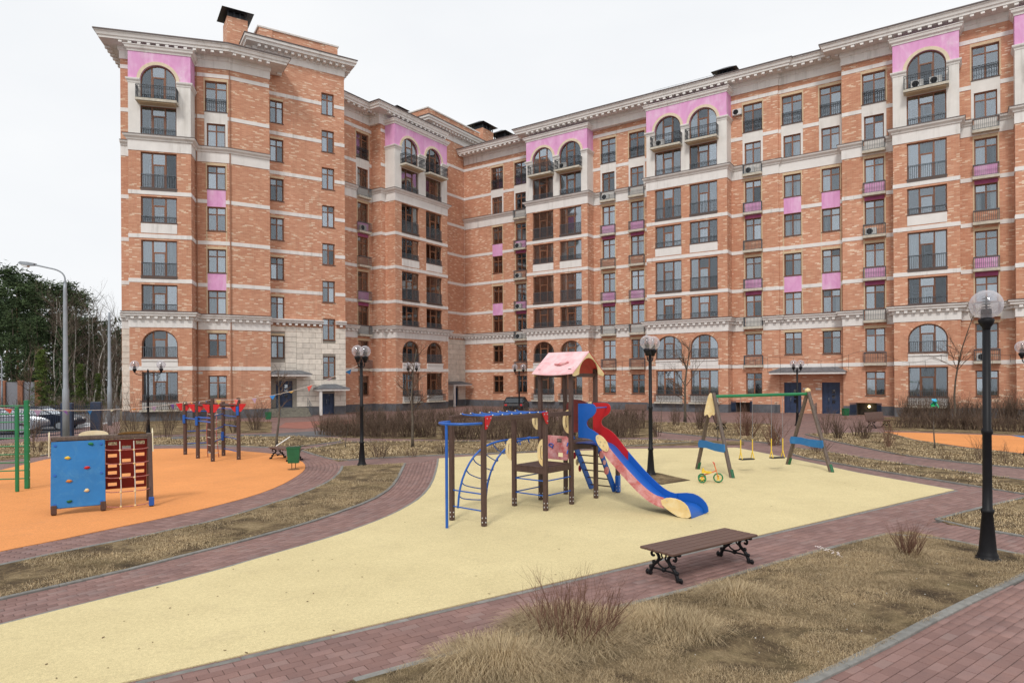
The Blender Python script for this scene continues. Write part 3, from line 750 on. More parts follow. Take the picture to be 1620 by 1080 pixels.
stretch(FR, -30.27, -23.05, o1, bay_ops(-28.26)+bay_ops(-25.0), BB, ZY, 'bay_wall'); stretch(FR, -16.6, -9.15, o2, bay_ops(-14.53)+bay_ops(-11.25), BB, ZY, 'bay_wall')
stretch(FR, 3.5, 7.68, o3, bay_ops(5.65), BB, ZY, 'bay_wall'); stretch(FR, 10.87, 15.07, o3, bay_ops(13.0), BB, ZY, 'bay_wall'); stretch(FR, 15.07, 19, oD, [], BB)
for s, a, b, z in ((-30.27, oE, o1, ZY), (-23.05, o1, oF, ZY), (-16.6, oF, o2, ZY), (-9.15, o2, oA, ZY), (-5.18, oA, 0, ZB), (-.18, 0, oC, ZB), (3.5, oC, o3, ZY), (7.68, o3, oD, ZY), (10.87, oD, o3, ZY), (15.07, o3, oD, ZY)): ret(FR, s, a, b, z, BB)
for sc, o, st, acs, far in colsR: column(FR, sc, o, st, BB, range(2, 9) if sc in (-4.1, -1.13) else range(1, 9), far, acs)
for sc, o, far, n in baysR: bay_column(FR, sc, o, BB, far, n)
air_con(FR, -8.95, oA+.36, 26.1, BB)
segR = [(FR, -40.35, -30.27, oE), (FR, -30.27, -23.05, o1), (FR, -23.05, -16.6, oF), (FR, -16.6, -9.15, o2), (FR, -9.15, -5.18, oA), (FR, -5.18, -.18, 0), (FR, -.18, 3.5, oC), (FR, 3.5, 7.68, o3), (FR, 7.68, 10.87, oD), (FR, 10.87, 15.07, o3), (FR, 15.07, 19, oD)]
gB = [(FR, sc-.81, sc+.81) for sc, o, st, a, f in colsR if st == 'b']; gP = [(FR, sc-WW/2-.003, sc+WW/2+.003) for sc, o, st, a, f in colsR if st == 'p']
gPl = [(FR, sc-.865, sc+.865) for sc, o, st, a, f in colsR]; gBay = [(FR, a, b) for a, b in ((-30.27, -23.05), (-16.6, -9.15), (3.5, 7.68), (10.87, 15.07))]
def gapsegs(segs, drop): return segs

P_MAIN = [(.0, 7.12), (.05, 7.12), (.05, 7.70), (.12, 7.74), (.12, 7.92), (.34, 7.98), (.36, 8.12), (.46, 8.18), (.46, 8.27), (0, 8.33)]
P_UP = [(.0, 20.5), (.04, 20.5), (.04, 21.25), (.12, 21.30), (.14, 21.40), (.30, 21.52), (.34, 21.64), (0, 21.71)]
P_EAVE = [(-.6, 28.0), (.04, 28.0), (.04, 28.60), (.12, 28.66), (.12, 28.94), (1.14, 28.98), (1.16, 29.14), (1.24, 29.18), (1.30, 29.36), (1.38, 29.42), (1.38, 29.47), (-.6, 29.75)]
P_ROOF = [(1.385, 29.475), (1.44, 29.475), (1.44, 29.56), (-.8, 29.85), (-.8, 29.79)]
P_BAND = lambda z: [(0, z-.15), (.03, z-.15), (.03, z+.15), (0, z+.15)]
def do_cornices(segs, gB, gP, gPl, parent, main=True, upper=True, bands=(4.02, 10.68, 14.05, 17.35), ub=(24.08, 27.42), gap_main=None, extra=[]):
    for P in splitpath(segs, gB+extra):
        if main: molding(P, P_MAIN, PLAB, 'main_cornice', parent); dentils(P, .125, .30, 7.76, 7.93, .22, .50, PLAB, 'dentils', parent); molding(P, [(.465, 8.275), (.49, 8.275), (.49, 8.31), (.0, 8.38), (0, 8.335)], ROOFM, 'cornice_flashing', parent)
    for P in splitpath(segs, gB+extra):
        if upper: molding(P, P_UP, PLAB, 'upper_cornice', parent); molding(P, [(.345, 21.645), (.37, 21.645), (.37, 21.68), (.0, 21.76), (0, 21.715)], ROOFM, 'cornice_flashing', parent)
    for z in bands:
        g = gB+extra+(gP if z in (10.68, 17.35) else [])
        for P in splitpath(segs, g): molding(P, P_BAND(z), PLAB, 'plaster_band', parent)
do_cornices(segR, gB, gP, gPl, BB)
for z, g in ((24.08, gPl), (27.42, [])):
    for P in splitpath([s for s in segR if s[3] not in (o1, o2, o3)], []): pass
def bands_simple(segs, zg, parent):
    for fr, a, b, o in segs:
        for z, g in zg:
            for P in splitpath([(fr, a, b, o)], g): molding(P, P_BAND(z), PLAB, 'plaster_band', parent)
bands_simple([s for s in segR if s[3] not in (o1, o2, o3)], ((24.08, gPl), (27.42, [])), BB)
PR_E = [FR.w(-40.35, oE+.03), FR.w(-30.3, oE+.03), FR.w(-30.3, .2), FR.w(-5.18, .2), FR.w(-5.18, .04), FR.w(-.18, .04), FR.w(-.18, .92), FR.w(19, .92)]
def eaves(P, parent):
    molding(P, P_EAVE, PLAB, 'eaves_cornice', parent); molding(P, P_ROOF, ROOFM, 'roof', parent); dentils(P, .74, 1.10, 28.80, 28.96, .24, .62, PLAB, 'dentils', parent)
eaves(PR_E, BB)
def bay_trim(fr, s0, s1, o, ob, cols, parent):
    P = [fr.w(s0, ob), fr.w(s0, o), fr.w(s1, o), fr.w(s1, ob)]
    molding(P, [(0, 27.98), (.05, 27.98), (.07, 28.10), (.18, 28.18), (.22, 28.32), (.28, 28.38), (.28, 28.42), (0, 28.5)], PLAB, 'gable_cornice', parent)
    ed = sorted([s0, s1]+[x for c in cols for x in (c-BW/2, c+BW/2)])
    cap = [(0, 25.60), (.03, 25.60), (.05, 25.70), (.14, 25.80), (.16, 25.88), (.16, 25.92), (0, 25.95)]
    for i in range(0, len(ed), 2):
        a, b = ed[i], ed[i+1]; Q = []
        if a == s0: Q.append(fr.w(s0, ob))
        Q += [fr.w(a, o), fr.w(b, o)]
        if b == s1: Q.append(fr.w(s1, ob))
        molding(Q, cap, PLAB, 'pier_capital', parent)
bay_trim(FR, -30.27, -23.05, o1, oF, (-28.26, -25.0), BB); bay_trim(FR, -16.6, -9.15, o2, oF, (-14.53, -11.25), BB); bay_trim(FR, 3.5, 7.68, o3, oC, (5.65,), BB); bay_trim(FR, 10.87, 15.07, o3, oD, (13.0,), BB)
# entrance: canopy, doors, notice plates, basement openings
def canopy(fr, s0, s1, o, d, z, rise, parent, hip=.8):
    mb = MB(); y0 = -o-d; y1 = -o
    mb.box(s0, s1, y0, y1, z-.16, z, 1); mb.box(s0-.06, s1+.06, y0-.06, y1, z+.001, z+.05)
    a, b = s0-.06, s1+.06; r = [(a, y0-.06, z+.051), (b, y0-.06, z+.051), (b, y1, z+.051), (a, y1, z+.051), (a+hip, y1-.3, z+rise), (b-hip, y1-.3, z+rise), (b-hip, y1, z+rise), (a+hip, y1, z+rise)]
    mb.add(r, [(0, 1, 5, 4), (1, 2, 6, 5), (3, 0, 4, 7), (4, 5, 6, 7)])
    n = int((b-a)/.5)
    for i in range(1, n): x = a+(b-a)*i/n; xt = a+hip+(b-a-2*hip)*i/n; mb.bar((x, y0-.05, z+.065), (xt, y1-.3, z+rise+.012), .014, 4)
    return obj('canopy', mb, [CANM, PLAB], parent, fr.M)
canopy(FR, -5.75, .05, .0, 1.5, 3.46, .42, BB)
def door(fr, s0, s1, o, z0, z1, parent, lights=True):
    w = s1-s0; h = z1-z0; M = fr.M @ Matrix.Translation((s0, -o+.12, z0)); mb = MB()
    mb.box(0, .08, 0, .1, 0, h); mb.box(w-.08, w, 0, .1, 0, h); mb.box(.08, w-.08, 0, .1, h-.08, h)
    d = obj('entrance_door', mb, DOORM, parent, M); lf = MB(); x0, x1 = .08, w-.08; m1 = x0+(x1-x0)*.30
    for a, b in ((x0, m1-.01), (m1+.01, x1)):
        lf.box(a, b, .03, .07, .03, h-.08)
        c0, c1 = (a+.08, b-.08)
        for q0, q1 in ((.15, .75), (h-.6, h-.2)) if b-a < .6 else ((.15, .6), (h-.32, h-.2)): lf.box(c0, c1, .012, .03, q0, q1)
    obj('door_leaf', lf, DOORM, d, M)
    for q in range(3):
        g = MB(); g.box(m1+.30, x1-.30, .018, .029, .85+q*.42, 1.15+q*.42); obj('door_window', g, GLASS, d, M)
    hd = MB(); hd.tube([(m1+.08, .0, 1.0), (m1+.08, -.06, 1.02), (m1+.08, -.06, 1.3), (m1+.08, .0, 1.32)], .014, 6); hd.bar((m1+.08, .03, 1.0), (m1+.08, -.01, 1.0), .014); hd.bar((m1+.08, .03, 1.32), (m1+.08, -.01, 1.32), .014)
    obj('handle', hd, GALV, d, M)
    bk = MB(); bk.box(.08, w-.08, .075, .09, .03, h-.09); obj('door_lining', bk, DARK, d, M)
door(FR, -4.86, -3.48, 0, 0, 2.6, BB); door(FR, -1.89, -.53, 0, 0, 2.6, BB)
for a, b in ((-3.36, -2.9), (-2.36, -1.94)): fbox(FR, a, b, 0, .02, 1.98, 2.14, ACW, 'notice_plate', BB)
def basement(fr, s0, s1, o, h, parent, lamp):
    mb = MB(); w = s1-s0
    mb.box(0, w, 1.3, 1.35, -.3, h); mb.box(-.05, 0, .29, 1.3, -.3, h); mb.box(w, w+.05, .29, 1.3, -.3, h); mb.box(0, w, .29, 1.3, h, h+.05)
    obj('basement_recess', mb, simple('basement_wall', (.10, .09, .08), .9, .3, 4), parent, fr.M @ Matrix.Translation((s0, -o, 0)))
    for x, a in ((s0, 1), (s1, -1)):
        g = MB(); L = .85
        for i in range(7): y = L*i/6; g.bar((0, -y, .02), (0, -y, 1.0), .016, 5)
        g.box(-.014, .014, -L, 0, .9, .94); g.box(-.014, .014, -L, 0, .1, .14); g.box(-.006, .006, -L, 0, .2, .85)
        obj('basement_gate', g, BLUEM, parent, fr.M @ Matrix.Translation((x, -o-.01, 0)) @ Matrix.Rotation(-a*.45, 4, 'Z'))
    if lamp:
        l = MB(); l.lathe([(.01, 0), (.07, .02), (.09, .09), (.07, .16), (.01, .18)], (0, 0, 0), 10)
        obj('bulkhead_lamp', l, m_emit('warm_lamp', (1, .78, .40), 9), parent, fr.M @ Matrix.Translation((s0+w*.55, -o+1.05, h-.42)))
basement(FR, .75, 2.2, oC, .98, BB, True); basement(FR, -8.9, -7.65, oA, .86, BB, False)
for s in (-5.05, -5.45): pass
def hand_rail(fr, s, o, d, z0, z1, parent, flip=1):
    mb = MB(); 
    for i in range(4):
        y = -o-d*i/3; zb = z1-(z1-z0)*i/3; mb.bar((s, y, zb), (s, y, zb+.85), .018, 6)
        if i < 3:
            y2 = -o-d*(i+1)/3; z2 = z1-(z1-z0)*(i+1)/3
            for q in (.85, .5, .15): mb.bar((s, y, zb+q), (s, y2, z2+q), .014, 5)
    return obj('hand_rail', mb, RAILG, parent, fr.M)
hand_rail(FR, -5.4, .02, .9, 0, .05, BB); hand_rail(FR, -2.3, .02, .9, 0, .05, BB)

# ------------- left block, stair tower, middle wing
stretch(FL, 0, .97, 0, [], BA); stretch(FL, .97, 5.3, 1.65, bay_ops(3.05), BA, ZY, 'bay_wall'); stretch(FL, 5.3, 7.76, 0, col_ops(6.85)[:], BA)
ret(FL, .97, 0, 1.65, ZY, BA); ret(FL, 5.3, 1.65, 0, ZY, BA); ret(FL, 0, -10, 0, ZB, BA)
stretch(F2, 0, 3.17, 0, [], BA); ret(F2, 3.17, 0, -1.2, ZB, BA)
column(FL, 6.85, 0, 'p', BA); bay_column(FL, 3.05, 1.65, BA)
TW1 = [24.95, 21.67, 18.32, 14.98, 11.62, 8.27, 4.95]; TW2 = [26.55, 23.25, 19.95, 16.6, 13.25, 9.92, 6.58, 3.26]
ZT = [(0, .72, 3), (.72, 7.2, 4), (7.2, 31, 0)]
tops = [(.30, 1.42, z, z+1.9, 0) for z in TW1]+[(4.70, 5.82, z, z+1.9, 0) for z in TW2]+[(.67, 2.06, .7, 3.0, 0), (4.56, 5.69, 0, 1.85, 0)]
wall(FT, -.9, 6.75, 0, ZT, tops, BA, 'tower_wall'); ret(FT, 6.75, 0, -6, ZT, BA); ret(FT, -.9, -8, 0, [(28, 31, 0)], BA)
for z in TW1: window(FT, .86, 0, z, 1.12, 1.9, 0, 'std', BA)
for z in TW2: window(FT, 5.26, 0, z, 1.12, 1.9, 0, 'std', BA, curt=.9)
for z0_ in TW1:
    fbox(FT, .30, 1.42, 0, .018, z0_+1.905, z0_+2.08, TRIM, 'lintel', BA)
stretch(FM, -3.5, 3.41, 0, col_ops(2.25), BA); stretch(FM, 3.41, 4.0, 1.3, [], BA); stretch(FM, 4.0, 11.9, 2.6, bay_ops(6.17)+bay_ops(9.75), BA, ZY, 'bay_wall')
ZK = [(0, .72, 3), (.72, 7.2, 4), (7.2, 28, 0)]
wall(FM, 11.9, 18.16, 0, ZK, [(15.9, 16.8, 0, 2.1, 0)], BA)
for s, a, b, z in ((3.41, 0, 1.3, ZB), (4.0, 1.3, 2.6, ZY), (11.9, 2.6, 0, ZY)): ret(FM, s, a, b, z, BA)
column(FM, 2.25, 0, 'b', BA, acs=(6,)); bay_column(FM, 6.17, 2.6, BA, True); bay_column(FM, 9.75, 2.6, BA, True)
segL = [(FL, 0, .97, 0), (FL, .97, 5.3, 1.65), (FL, 5.3, 7.755, 0), (F2, 0.005, 3.17, 0)]
gPL = [(FL, 6.85-WW/2-.003, 6.85+WW/2+.003)]
do_cornices(segL, [], gPL, [], BA); bands_simple([s for s in segL if s[3] == 0], ((24.08, [(FL, 5.985, 7.715)]), (27.42, [])), BA)
gT1 = [(FT, 4.69, 5.83)]
bands_simple([(FT, 0.02, 6.75, 0)], ((27.42, gT1), (24.08, gT1), (20.72, gT1), (17.35, gT1), (14.05, gT1), (10.68, gT1)), BA)
for P in splitpath([(FT, 0.02, 6.75, 0)], gT1): molding(P, P_MAIN[4:], PLAB, 'main_cornice', BA); dentils(P, .125, .30, 7.76, 7.93, .22, .50, PLAB, 'dentils', BA)
segM = [(FM, -3.5, 3.41, 0), (FM, 3.41, 4.0, 1.3), (FM, 4.0, 11.9, 2.6), (FM, 11.9, 12.4, 0)]
do_cornices(segM, [(FM, 2.25-.81, 2.25+.81)], [], [], BA); bands_simple([(FM, -3.5, 3.41, 0), (FM, 3.41, 4.0, 1.3)], ((24.08, [(FM, 2.25-.865, 2.25+.865)]), (27.42, [])), BA)
bands_simple([(FM, 12.41, 18.12, 0)], tuple((z, []) for z in (27.42, 24.08, 20.72, 17.35, 14.05, 10.68)), BA)
for P in splitpath([(FM, 12.42, 18.1, 0)], []): molding(P, P_MAIN[4:], PLAB, 'main_cornice', BA); dentils(P, .125, .30, 7.76, 7.93, .22, .50, PLAB, 'dentils', BA)
eaves([FL.w(-.02, -9), FL.w(-.02, .03), FL.w(7.76, .03), F2.w(3.19, .03), F2.w(3.19, -1.15)], BA)
eaves([FM.w(-3.5, .03), FM.w(3.2, .03), FM.w(3.2, 1.33), FM.w(12.2, 1.33)], BA)
bay_trim(FL, .97, 5.3, 1.65, 0, (3.05,), BA); bay_trim(FM, 4.0, 11.9, 2.6, 0, (6.17, 9.75), BA)
# tower heads
P_TOP = [(0, 30.25), (.05, 30.25), (.06, 30.75), (.14, 30.8), (.16, 31.0), (.75, 31.1), (.78, 31.28), (.9, 31.35), (.92, 31.55), (0, 31.75)]
def tower_head(fr, s0, s1, back, parent, low=28.0):
    P = [fr.w(s0, -back), fr.w(s0, 0), fr.w(s1, 0), fr.w(s1, -back)]
    molding(P, P_TOP, PLAB, 'tower_cornice', parent); dentils(P, .18, .62, 30.86, 31.05, .22, .52, PLAB, 'dentils', parent)
    molding(P, [(.925, 31.555), (.97, 31.555), (.97, 31.63), (-.4, 31.85), (-.4, 31.76)], ROOFM, 'tower_roof_edge', parent)
    Q = offset_path(P, -.45)
    molding(Q, [(0, 31.78), (0, 32.95)], BR, 'parapet', parent)
    molding(Q, [(-.35, 32.96), (.10, 32.96), (.12, 33.08), (0.05, 33.14), (-.35, 33.2)], PLAB, 'parapet_cap', parent)
    for s in (s0+.45, s1-.45-1.1): fbox(fr, s, s+1.1, -.44, -.38, 31.8, 32.94, BR, 'parapet_pier', parent)
tower_head(FT, -.9, 6.75, 7.8, BA)
wall(FM, 11.9, 22.1, 0, [(28, 31, 0)], [], BA, 'tower_wall'); ret(FM, 11.9, -7, 0, [(28, 31, 0)], BA); ret(FM, 22.1, 0, -7, [(28, 31, 0)], BA); tower_head(FM, 11.9, 22.1, 6.8, BA)
def vent_stack(fr, s0, s1, y0, y1, z0, z1, ch, parent, brick=True):
    if brick:
        o = fbox(fr, s0, s1, -y1, -y0, z0, z1, BR, 'chimney_stack', parent)
    mb = MB(); c = ((s0+s1)/2, (y0+y1)/2)
    for x in np.linspace(s0+.1, s1-.1, 4):
        for y in (y0+.1, y1-.1): mb.box(x-.05, x+.05, y-.05, y+.05, z1, z1+ch)
    mb.box(s0+.2, s1-.2, y0+.2, y1-.2, z1, z1+ch*.9)
    e = .45; r = [(s0-e, y0-e, z1+ch), (s1+e, y0-e, z1+ch), (s1+e, y1+e, z1+ch), (s0-e, y1+e, z1+ch), (s0+e, c[1]-.05, z1+ch+.55), (s1-e, c[1]-.05, z1+ch+.55), (s1-e, c[1]+.05, z1+ch+.55), (s0+e, c[1]+.05, z1+ch+.55)]
    mb.add(r, [(0, 1, 5, 4), (1, 2, 6, 5), (2, 3, 7, 6), (3, 0, 4, 7), (4, 5, 6, 7), (3, 2, 1, 0)])
    obj('chimney_hood', mb, DARKM, parent, fr.M)
DARKM = simple('black_sheet_metal', (.02, .023, .03), .4, .2, 2)
vent_stack(FT, -2.8, -1.15, 1.4, 3.4, 29.8, 33.7, .5, BA)
vent_stack(FM, 17.5, 18.6, 4, 5.2, 31, 34.4, .6, BA); vent_stack(FM, 23.0, 25.2, .8, 2.6, 30.5, 34.2, .6, BA); vent_stack(FM, 26.6, 28.2, 0, 1.8, 30.0, 34.0, .6, BA)
vent_stack(FM, 9.6, 10.7, 2.4, 3.4, 30, 32.2, .35, BA)
vent_stack(FR, -11.4, -9.9, 3.2, 4.4, 30, 31.7, .3, BB)
rr = MB()
for i in range(9): p = FR.w(-17+i*.75, -1.3); rr.bar((*p, 29.9), (*p, 31.0), .015, 4)
rr.bar((*FR.w(-17, -1.3), 31.0), (*FR.w(-11, -1.3), 31.0), .015, 4); obj('roof_railing', rr, GALV, BB)
# limestone facing
def stones(fr, s0, s1, o, z0, z1, ops, parent, w=.98, h=.46):
    k = int(round((z1-z0)/h)); h = (z1-z0)/k; n = max(1, int(round((s1-s0)/w))); w = (s1-s0)/n
    for r in range(k):
        za, zb = z0+r*h, z0+(r+1)*h; x = s0-(w/2 if r % 2 and n > 1 else 0)
        while x < s1-.02:
            a, b = max(x, s0), min(x+w, s1); x += w
            parts = [(a, b)]
            for p, q, c, d, _ in ops:
                if c < (za+zb)/2 < d or (c < zb-.05 and d > za+.05):
                    parts = [t for u, v in parts for t in ((u, min(v, p)), (max(u, q), v)) if t[1]-t[0] > .06]
            for u, v in parts:
                key = ('st', round(v-u, 2), round(h, 3))
                def f():
                    mb = MB(); mb.bbox(0, v-u-.022, 0, .06, .011, h-.011, .012); return mb.mesh('stone_block', [STONE])
                link('stone_block', cached(key, f), parent, fr.M @ Matrix.Translation((u+.011, -o-.045-random.uniform(0, .006), za)))
stones(FT, 2.4, 6.75, 0, .74, 7.66, tops, BA); stones(FT, 1.45, 2.4, 0, 3.2, 7.66, tops, BA); stones(FT, .02, 1.45, 0, 3.7, 7.66, tops, BA)
stones(FM, 12.5, 18.1, 0, .74, 7.66, [(15.9, 16.8, 0, 2.1, 0)], BA, 1.1, .58); stones(FL, .02, .94, 0, .74, 7.1, [], BA)
# tower entrances
canopy(FT, .05, 3.3, 0, 1.5, 3.55, .35, BA, .6); canopy(FT, 3.85, 6.6, 0, 1.5, 2.28, .42, BA, .9)
door(FT, .67, 2.06, 0, .7, 3.0, BA); door(FT, 4.56, 5.69, 0, 0, 1.85, BA)
cp = MB()
for x in (4.0,): cp.bbox(x, x+.22, -1.42, -1.2, 0, 2.12, .02)
obj('canopy_post', cp, PLAB, BA, FT.M)
fbox(FT, -.2, 3.1, .07, 1.3, .0, .68, STEPM, 'porch_landing', BA)
for i in range(4): fbox(FT, .4, 3.0, 1.305+i*.32, 1.30+(i+1)*.32, 0, .68-.15*(i+1)+.01, STEPM, 'step', BA)
hand_rail(FT, .45, 1.3, 1.3, .08, .68, BA); hand_rail(FT, 3.0, 1.3, 1.3, .08, .68, BA); hand_rail(FT, .05, .1, 1.15, .68, .68, BA)
canopy(FM, 14.3, 17.6, 0, 1.4, 2.5, .35, BA, .6); door(FM, 15.9, 16.8, 0, 0, 2.1, BA)
cp = MB(); cp.bbox(14.5, 14.7, -1.35, -1.15, 0, 2.34, .02); obj('canopy_post', cp, PLAB, BA, FM.M)
fbox(FL, 5.32, 5.75, 0, .02, 3.62, 3.76, ACW, 'number_plate', BA)
dp = MB()
for fr, s, o in ((FL, 5.42, .08), (F2, .1, .08)): dp.bar((*fr.w(s, o), .9), (*fr.w(s, o), 28.0), .04, 6)
obj('downpipe', dp, simple('downpipe_orange', (.34, .16, .09), .5, .1, 4), BA)

# ================================================================== THE GROUND
def sheet(name, poly, z, mat, parent=None, kind='structure', t=0.0, **k):
    "flat sheet with an edge of thickness t"
    mb = MB(); n = len(poly); P = [Vector((x, y, 0)) for x, y in poly]
    tr = tessellate_polygon([P])
    def up(f):
        a, b, c = (P[i] for i in f); return f if (b-a).cross(c-a).z > 0 else tuple(reversed(f))
    mb.add([(x, y, z) for x, y in poly], [up(tuple(f)) for f in tr])
    if t:
        for i in range(n): (xa, ya), (xb, yb) = poly[i], poly[(i+1) % n]; mb.face([(xa, ya, z), (xb, yb, z), (xb, yb, z-t), (xa, ya, z-t)])
    return obj(name, mb, mat, parent, kind=kind, **k)
g = MB(); g.face([(-900, -60, -.06), (900, -60, -.06), (900, 1500, -.06), (-900, 1500, -.06)]); obj('ground', g, BROWNG, kind='structure')
PAVE_POLY = [gp(-260, 1180), (-8, 3.5), (-3, 2), (4, 1.2), (12, 3), (30, 8), (45, 20), (42, 45), (-4, 77.6), (-16, 60), (-24, 52), (-27, 45), (-26.5, 36), (-24, 30), (-20, 22), (-16, 12)]
pave = sheet('pavement', [(-20, 3), (0, 1), (30, 3), (48, 25), (44, 44), (-5.4, 77.7), (-15.5, 62.5), (-22.7, 53.4), (-30.2, 51.4), (-27.5, 40), (-27, 32), (-24, 20)], -.014, PAVEF)
NEARB = [gp(-230, 1150), (-6, 2.5), (2, 1.5), (9, 3), (16, 9), gp(1640, 790), gp(1640, 752), gp(1565, 767), gp(1512, 778), gp(1400, 790), gp(1300, 770), gp(1200, 745), gp(700, 732), gp(645, 736), gp(600, 770), gp(545, 744), gp(534, 731), gp(506, 716), gp(480, 722), gp(470, 750), gp(300, 800), gp(0, 850), gp(-120, 870)]
sheet('paving_bed', NEARB, -.009, BED)
# --- surfaces
y_low0, y_low1 = gp(196, 1080), gp(1510, 775)
dx, dy = y_low1[0]-y_low0[0], y_low1[1]-y_low0[1]
far_low = (y_low0[0]-dx*.10, y_low0[1]-dy*.10)
YTOP = gps([(0, 989), (128, 956.5), (242, 929), (356, 899.5), (404, 884.6), (505, 856), (560, 838), (610, 819), (641, 804), (668, 787), (685, 766), (693, 740), (695, 725)])
a0, a1 = YTOP[0], YTOP[1]
Y0 = (a0[0]-(a1[0]-a0[0])*1.5, a0[1]-(a1[1]-a0[1])*1.5)
YELP = [Y0]+smooth(YTOP, 1)+gps([(800, 718), (994, 710), (1165, 708), (1247, 736.6), (1359, 754), (1510, 775)])
YELP = [Y0]+smooth(YTOP, 1)+gps([(800, 718), (994, 710), (1165, 708), (1260, 727), (1359, 748), (1510, 775)])+[far_low, gp(-60, 1075), gp(-170, 1040)]
DIRT = gps([(983, 752), (1040, 748), (1093, 760), (1048, 767), (1012, 762)])
yel = sheet('rubber_play_surface', YELP, .012, YEL, t=.03)
sheet('soil_patch', DIRT, .019, LAWN)
ORP = smooth(gps([(-260, 930), (-120, 898), (0, 872), (90, 854.6), (172, 837), (256, 820), (330, 803), (400, 784.7), (442, 769), (469, 754), (482, 743.8), (484, 736.5), (478, 729), (442, 718.6), (400, 714.5), (320, 709), (245, 709.5), (150, 715), (79, 725), (39, 734.8), (0, 743.7), (-100, 768)]), 1)
sheet('orange_play_surface', ORP, .010, ORA, t=.03)
OR2 = gps([(1399, 683.2), (1451, 684.2), (1620, 689.7), (1800, 694), (1800, 745), (1620, 717.4), (1521, 705.7), (1451, 695.8), (1415, 688)])
sheet('orange_play_surface', OR2, .010, ORA, t=.02)
sheet('blue_play_surface', gps([(1600, 689), (1640, 690.3), (1800, 695), (1800, 722), (1700, 706)]), .016, BLR)
# lawns
def wob(poly, amp=.03, step=.5):
    out = []
    for a, b in zip(poly, poly[1:]+poly[:1]):
        l = math.hypot(b[0]-a[0], b[1]-a[1]); n = max(1, int(l/step))
        for i in range(n): out.append((a[0]+(b[0]-a[0])*i/n+random.uniform(-amp, amp), a[1]+(b[1]-a[1])*i/n+random.uniform(-amp, amp)))
    return out
LN = gps([(1100, 931), (1196, 900), (1292.6, 873), (1402, 845.8), (1440, 842), (1479, 850), (1546, 864), (1620, 879), (1700, 897), (1620, 911), (1527, 955), (1453, 992), (1376, 1035), (1273, 1081), (1150, 1150), (900, 1330)])+[gp(420, 1330), gp(400, 1135), gp(560, 1078), gp(745, 1026.7), gp(834, 1000.7), gp(990, 958)]
LR = gps([(1482, 822), (1556, 802.5), (1620, 788), (1760, 756), (1900, 775), (1900, 906), (1760, 877), (1620, 849), (1501, 829)])
LL_up = smooth(gps([(-200, 938), (0, 894), (128, 868), (256, 842.5), (360, 820), (400, 805.7), (463, 787), (500, 772), (526, 759.6), (539, 746), (542, 737.5)]), 1)
LL_lo = smooth(gps([(641, 733), (627, 762), (610, 779.5), (583, 794), (547, 806.8), (511, 820), (450, 838), (397, 852.8), (300, 877), (193, 904.7), (0, 948), (-200, 994)]), 1)
LLP = LL_up+LL_lo
LSTRIP = gps([(1252, 708), (1298, 712.7), (1366, 724.4), (1444, 736), (1620, 759.6), (1760, 778), (1760, 803), (1620, 782), (1542, 769), (1439, 752.6), (1380, 743), (1329, 733.8), (1275, 724.4), (1249, 717.4)])
LUP = gps([(1275, 687), (1310, 685), (1404, 684.6), (1446, 696), (1521, 708), (1620, 718.6), (1760, 733), (1760, 757), (1620, 740.9), (1521, 731.5), (1428, 719.8), (1367, 708), (1338, 702), (1310, 696)])
LF1 = gps([(190, 694), (245, 692), (380, 690), (470, 690), (540, 694), (545, 697), (478, 706), (441, 708), (330, 704), (245, 704), (120, 712), (60, 722), (0, 728), (-80, 742), (-80, 712), (40, 700), (120, 697)])
LF2 = gps([(477, 712), (500, 708), (545, 699), (700, 698), (1040, 695), (1092, 697), (1100, 699), (986, 706), (808, 716), (694, 719.7), (582, 725), (536, 729), (500, 720)])
LF3 = gps([(980, 696), (1076, 696), (1176, 698), (1176, 703), (1108, 704), (1076, 704), (980, 706.5)])
LF4 = gps([(1035, 668), (1220, 670), (1232, 690), (1236, 703), (1200, 699), (1130, 692), (1041, 683), (1030, 676)])
BEDM_ = gps([(500, 672), (700, 667), (1034, 664), (1030, 676), (1041, 691), (700, 695), (545, 692), (520, 688)])
BEDR = gps([(1395, 660), (1480, 657), (1760, 660), (1760, 690), (1620, 687.5), (1451, 682), (1400, 680)])
BEDL = gps([(190, 662), (300, 664), (430, 667), (430, 684), (300, 686), (190, 690)])
lawns = []
for i, (nm, P, z) in enumerate((('lawn', LN, .020), ('lawn', LR, .016), ('lawn', LLP, .016), ('lawn', LSTRIP, .016), ('lawn', LUP, .016), ('lawn', LF1, .006), ('lawn', LF2, .006), ('lawn', LF3, .011), ('lawn', LF4, .006), ('planting_bed', BEDM_, .0), ('planting_bed', BEDR, .0), ('planting_bed', BEDL, .0))):
    lawns.append(sheet(nm, wob(P, .025 if i < 5 else .06, .35 if i < 5 else .9), z, LAWN, t=.04))
sheet('red_path', gps([(440, 676), (452, 668), (560, 663), (600, 668), (520, 673), (480, 678)]), -.006, simple('red_paving', (.30, .12, .09), .85, .2, 2))
sheet('asphalt_path', gps([(190, 692), (430, 686), (520, 680), (560, 680), (540, 690), (440, 689), (190, 696)]), .002, ASPH)
sheet('parking_road', gps([(-300, 640), (190, 640), (190, 664), (150, 684), (80, 694), (0, 703), (-300, 735)]), -.03, ASPH)
sheet('wet_patch', wob(gps([(130, 668), (180, 667), (186, 677), (150, 679)]), .3, 1), -.02, simple('wet_snow', (.55, .56, .58), .4, .2, 2))

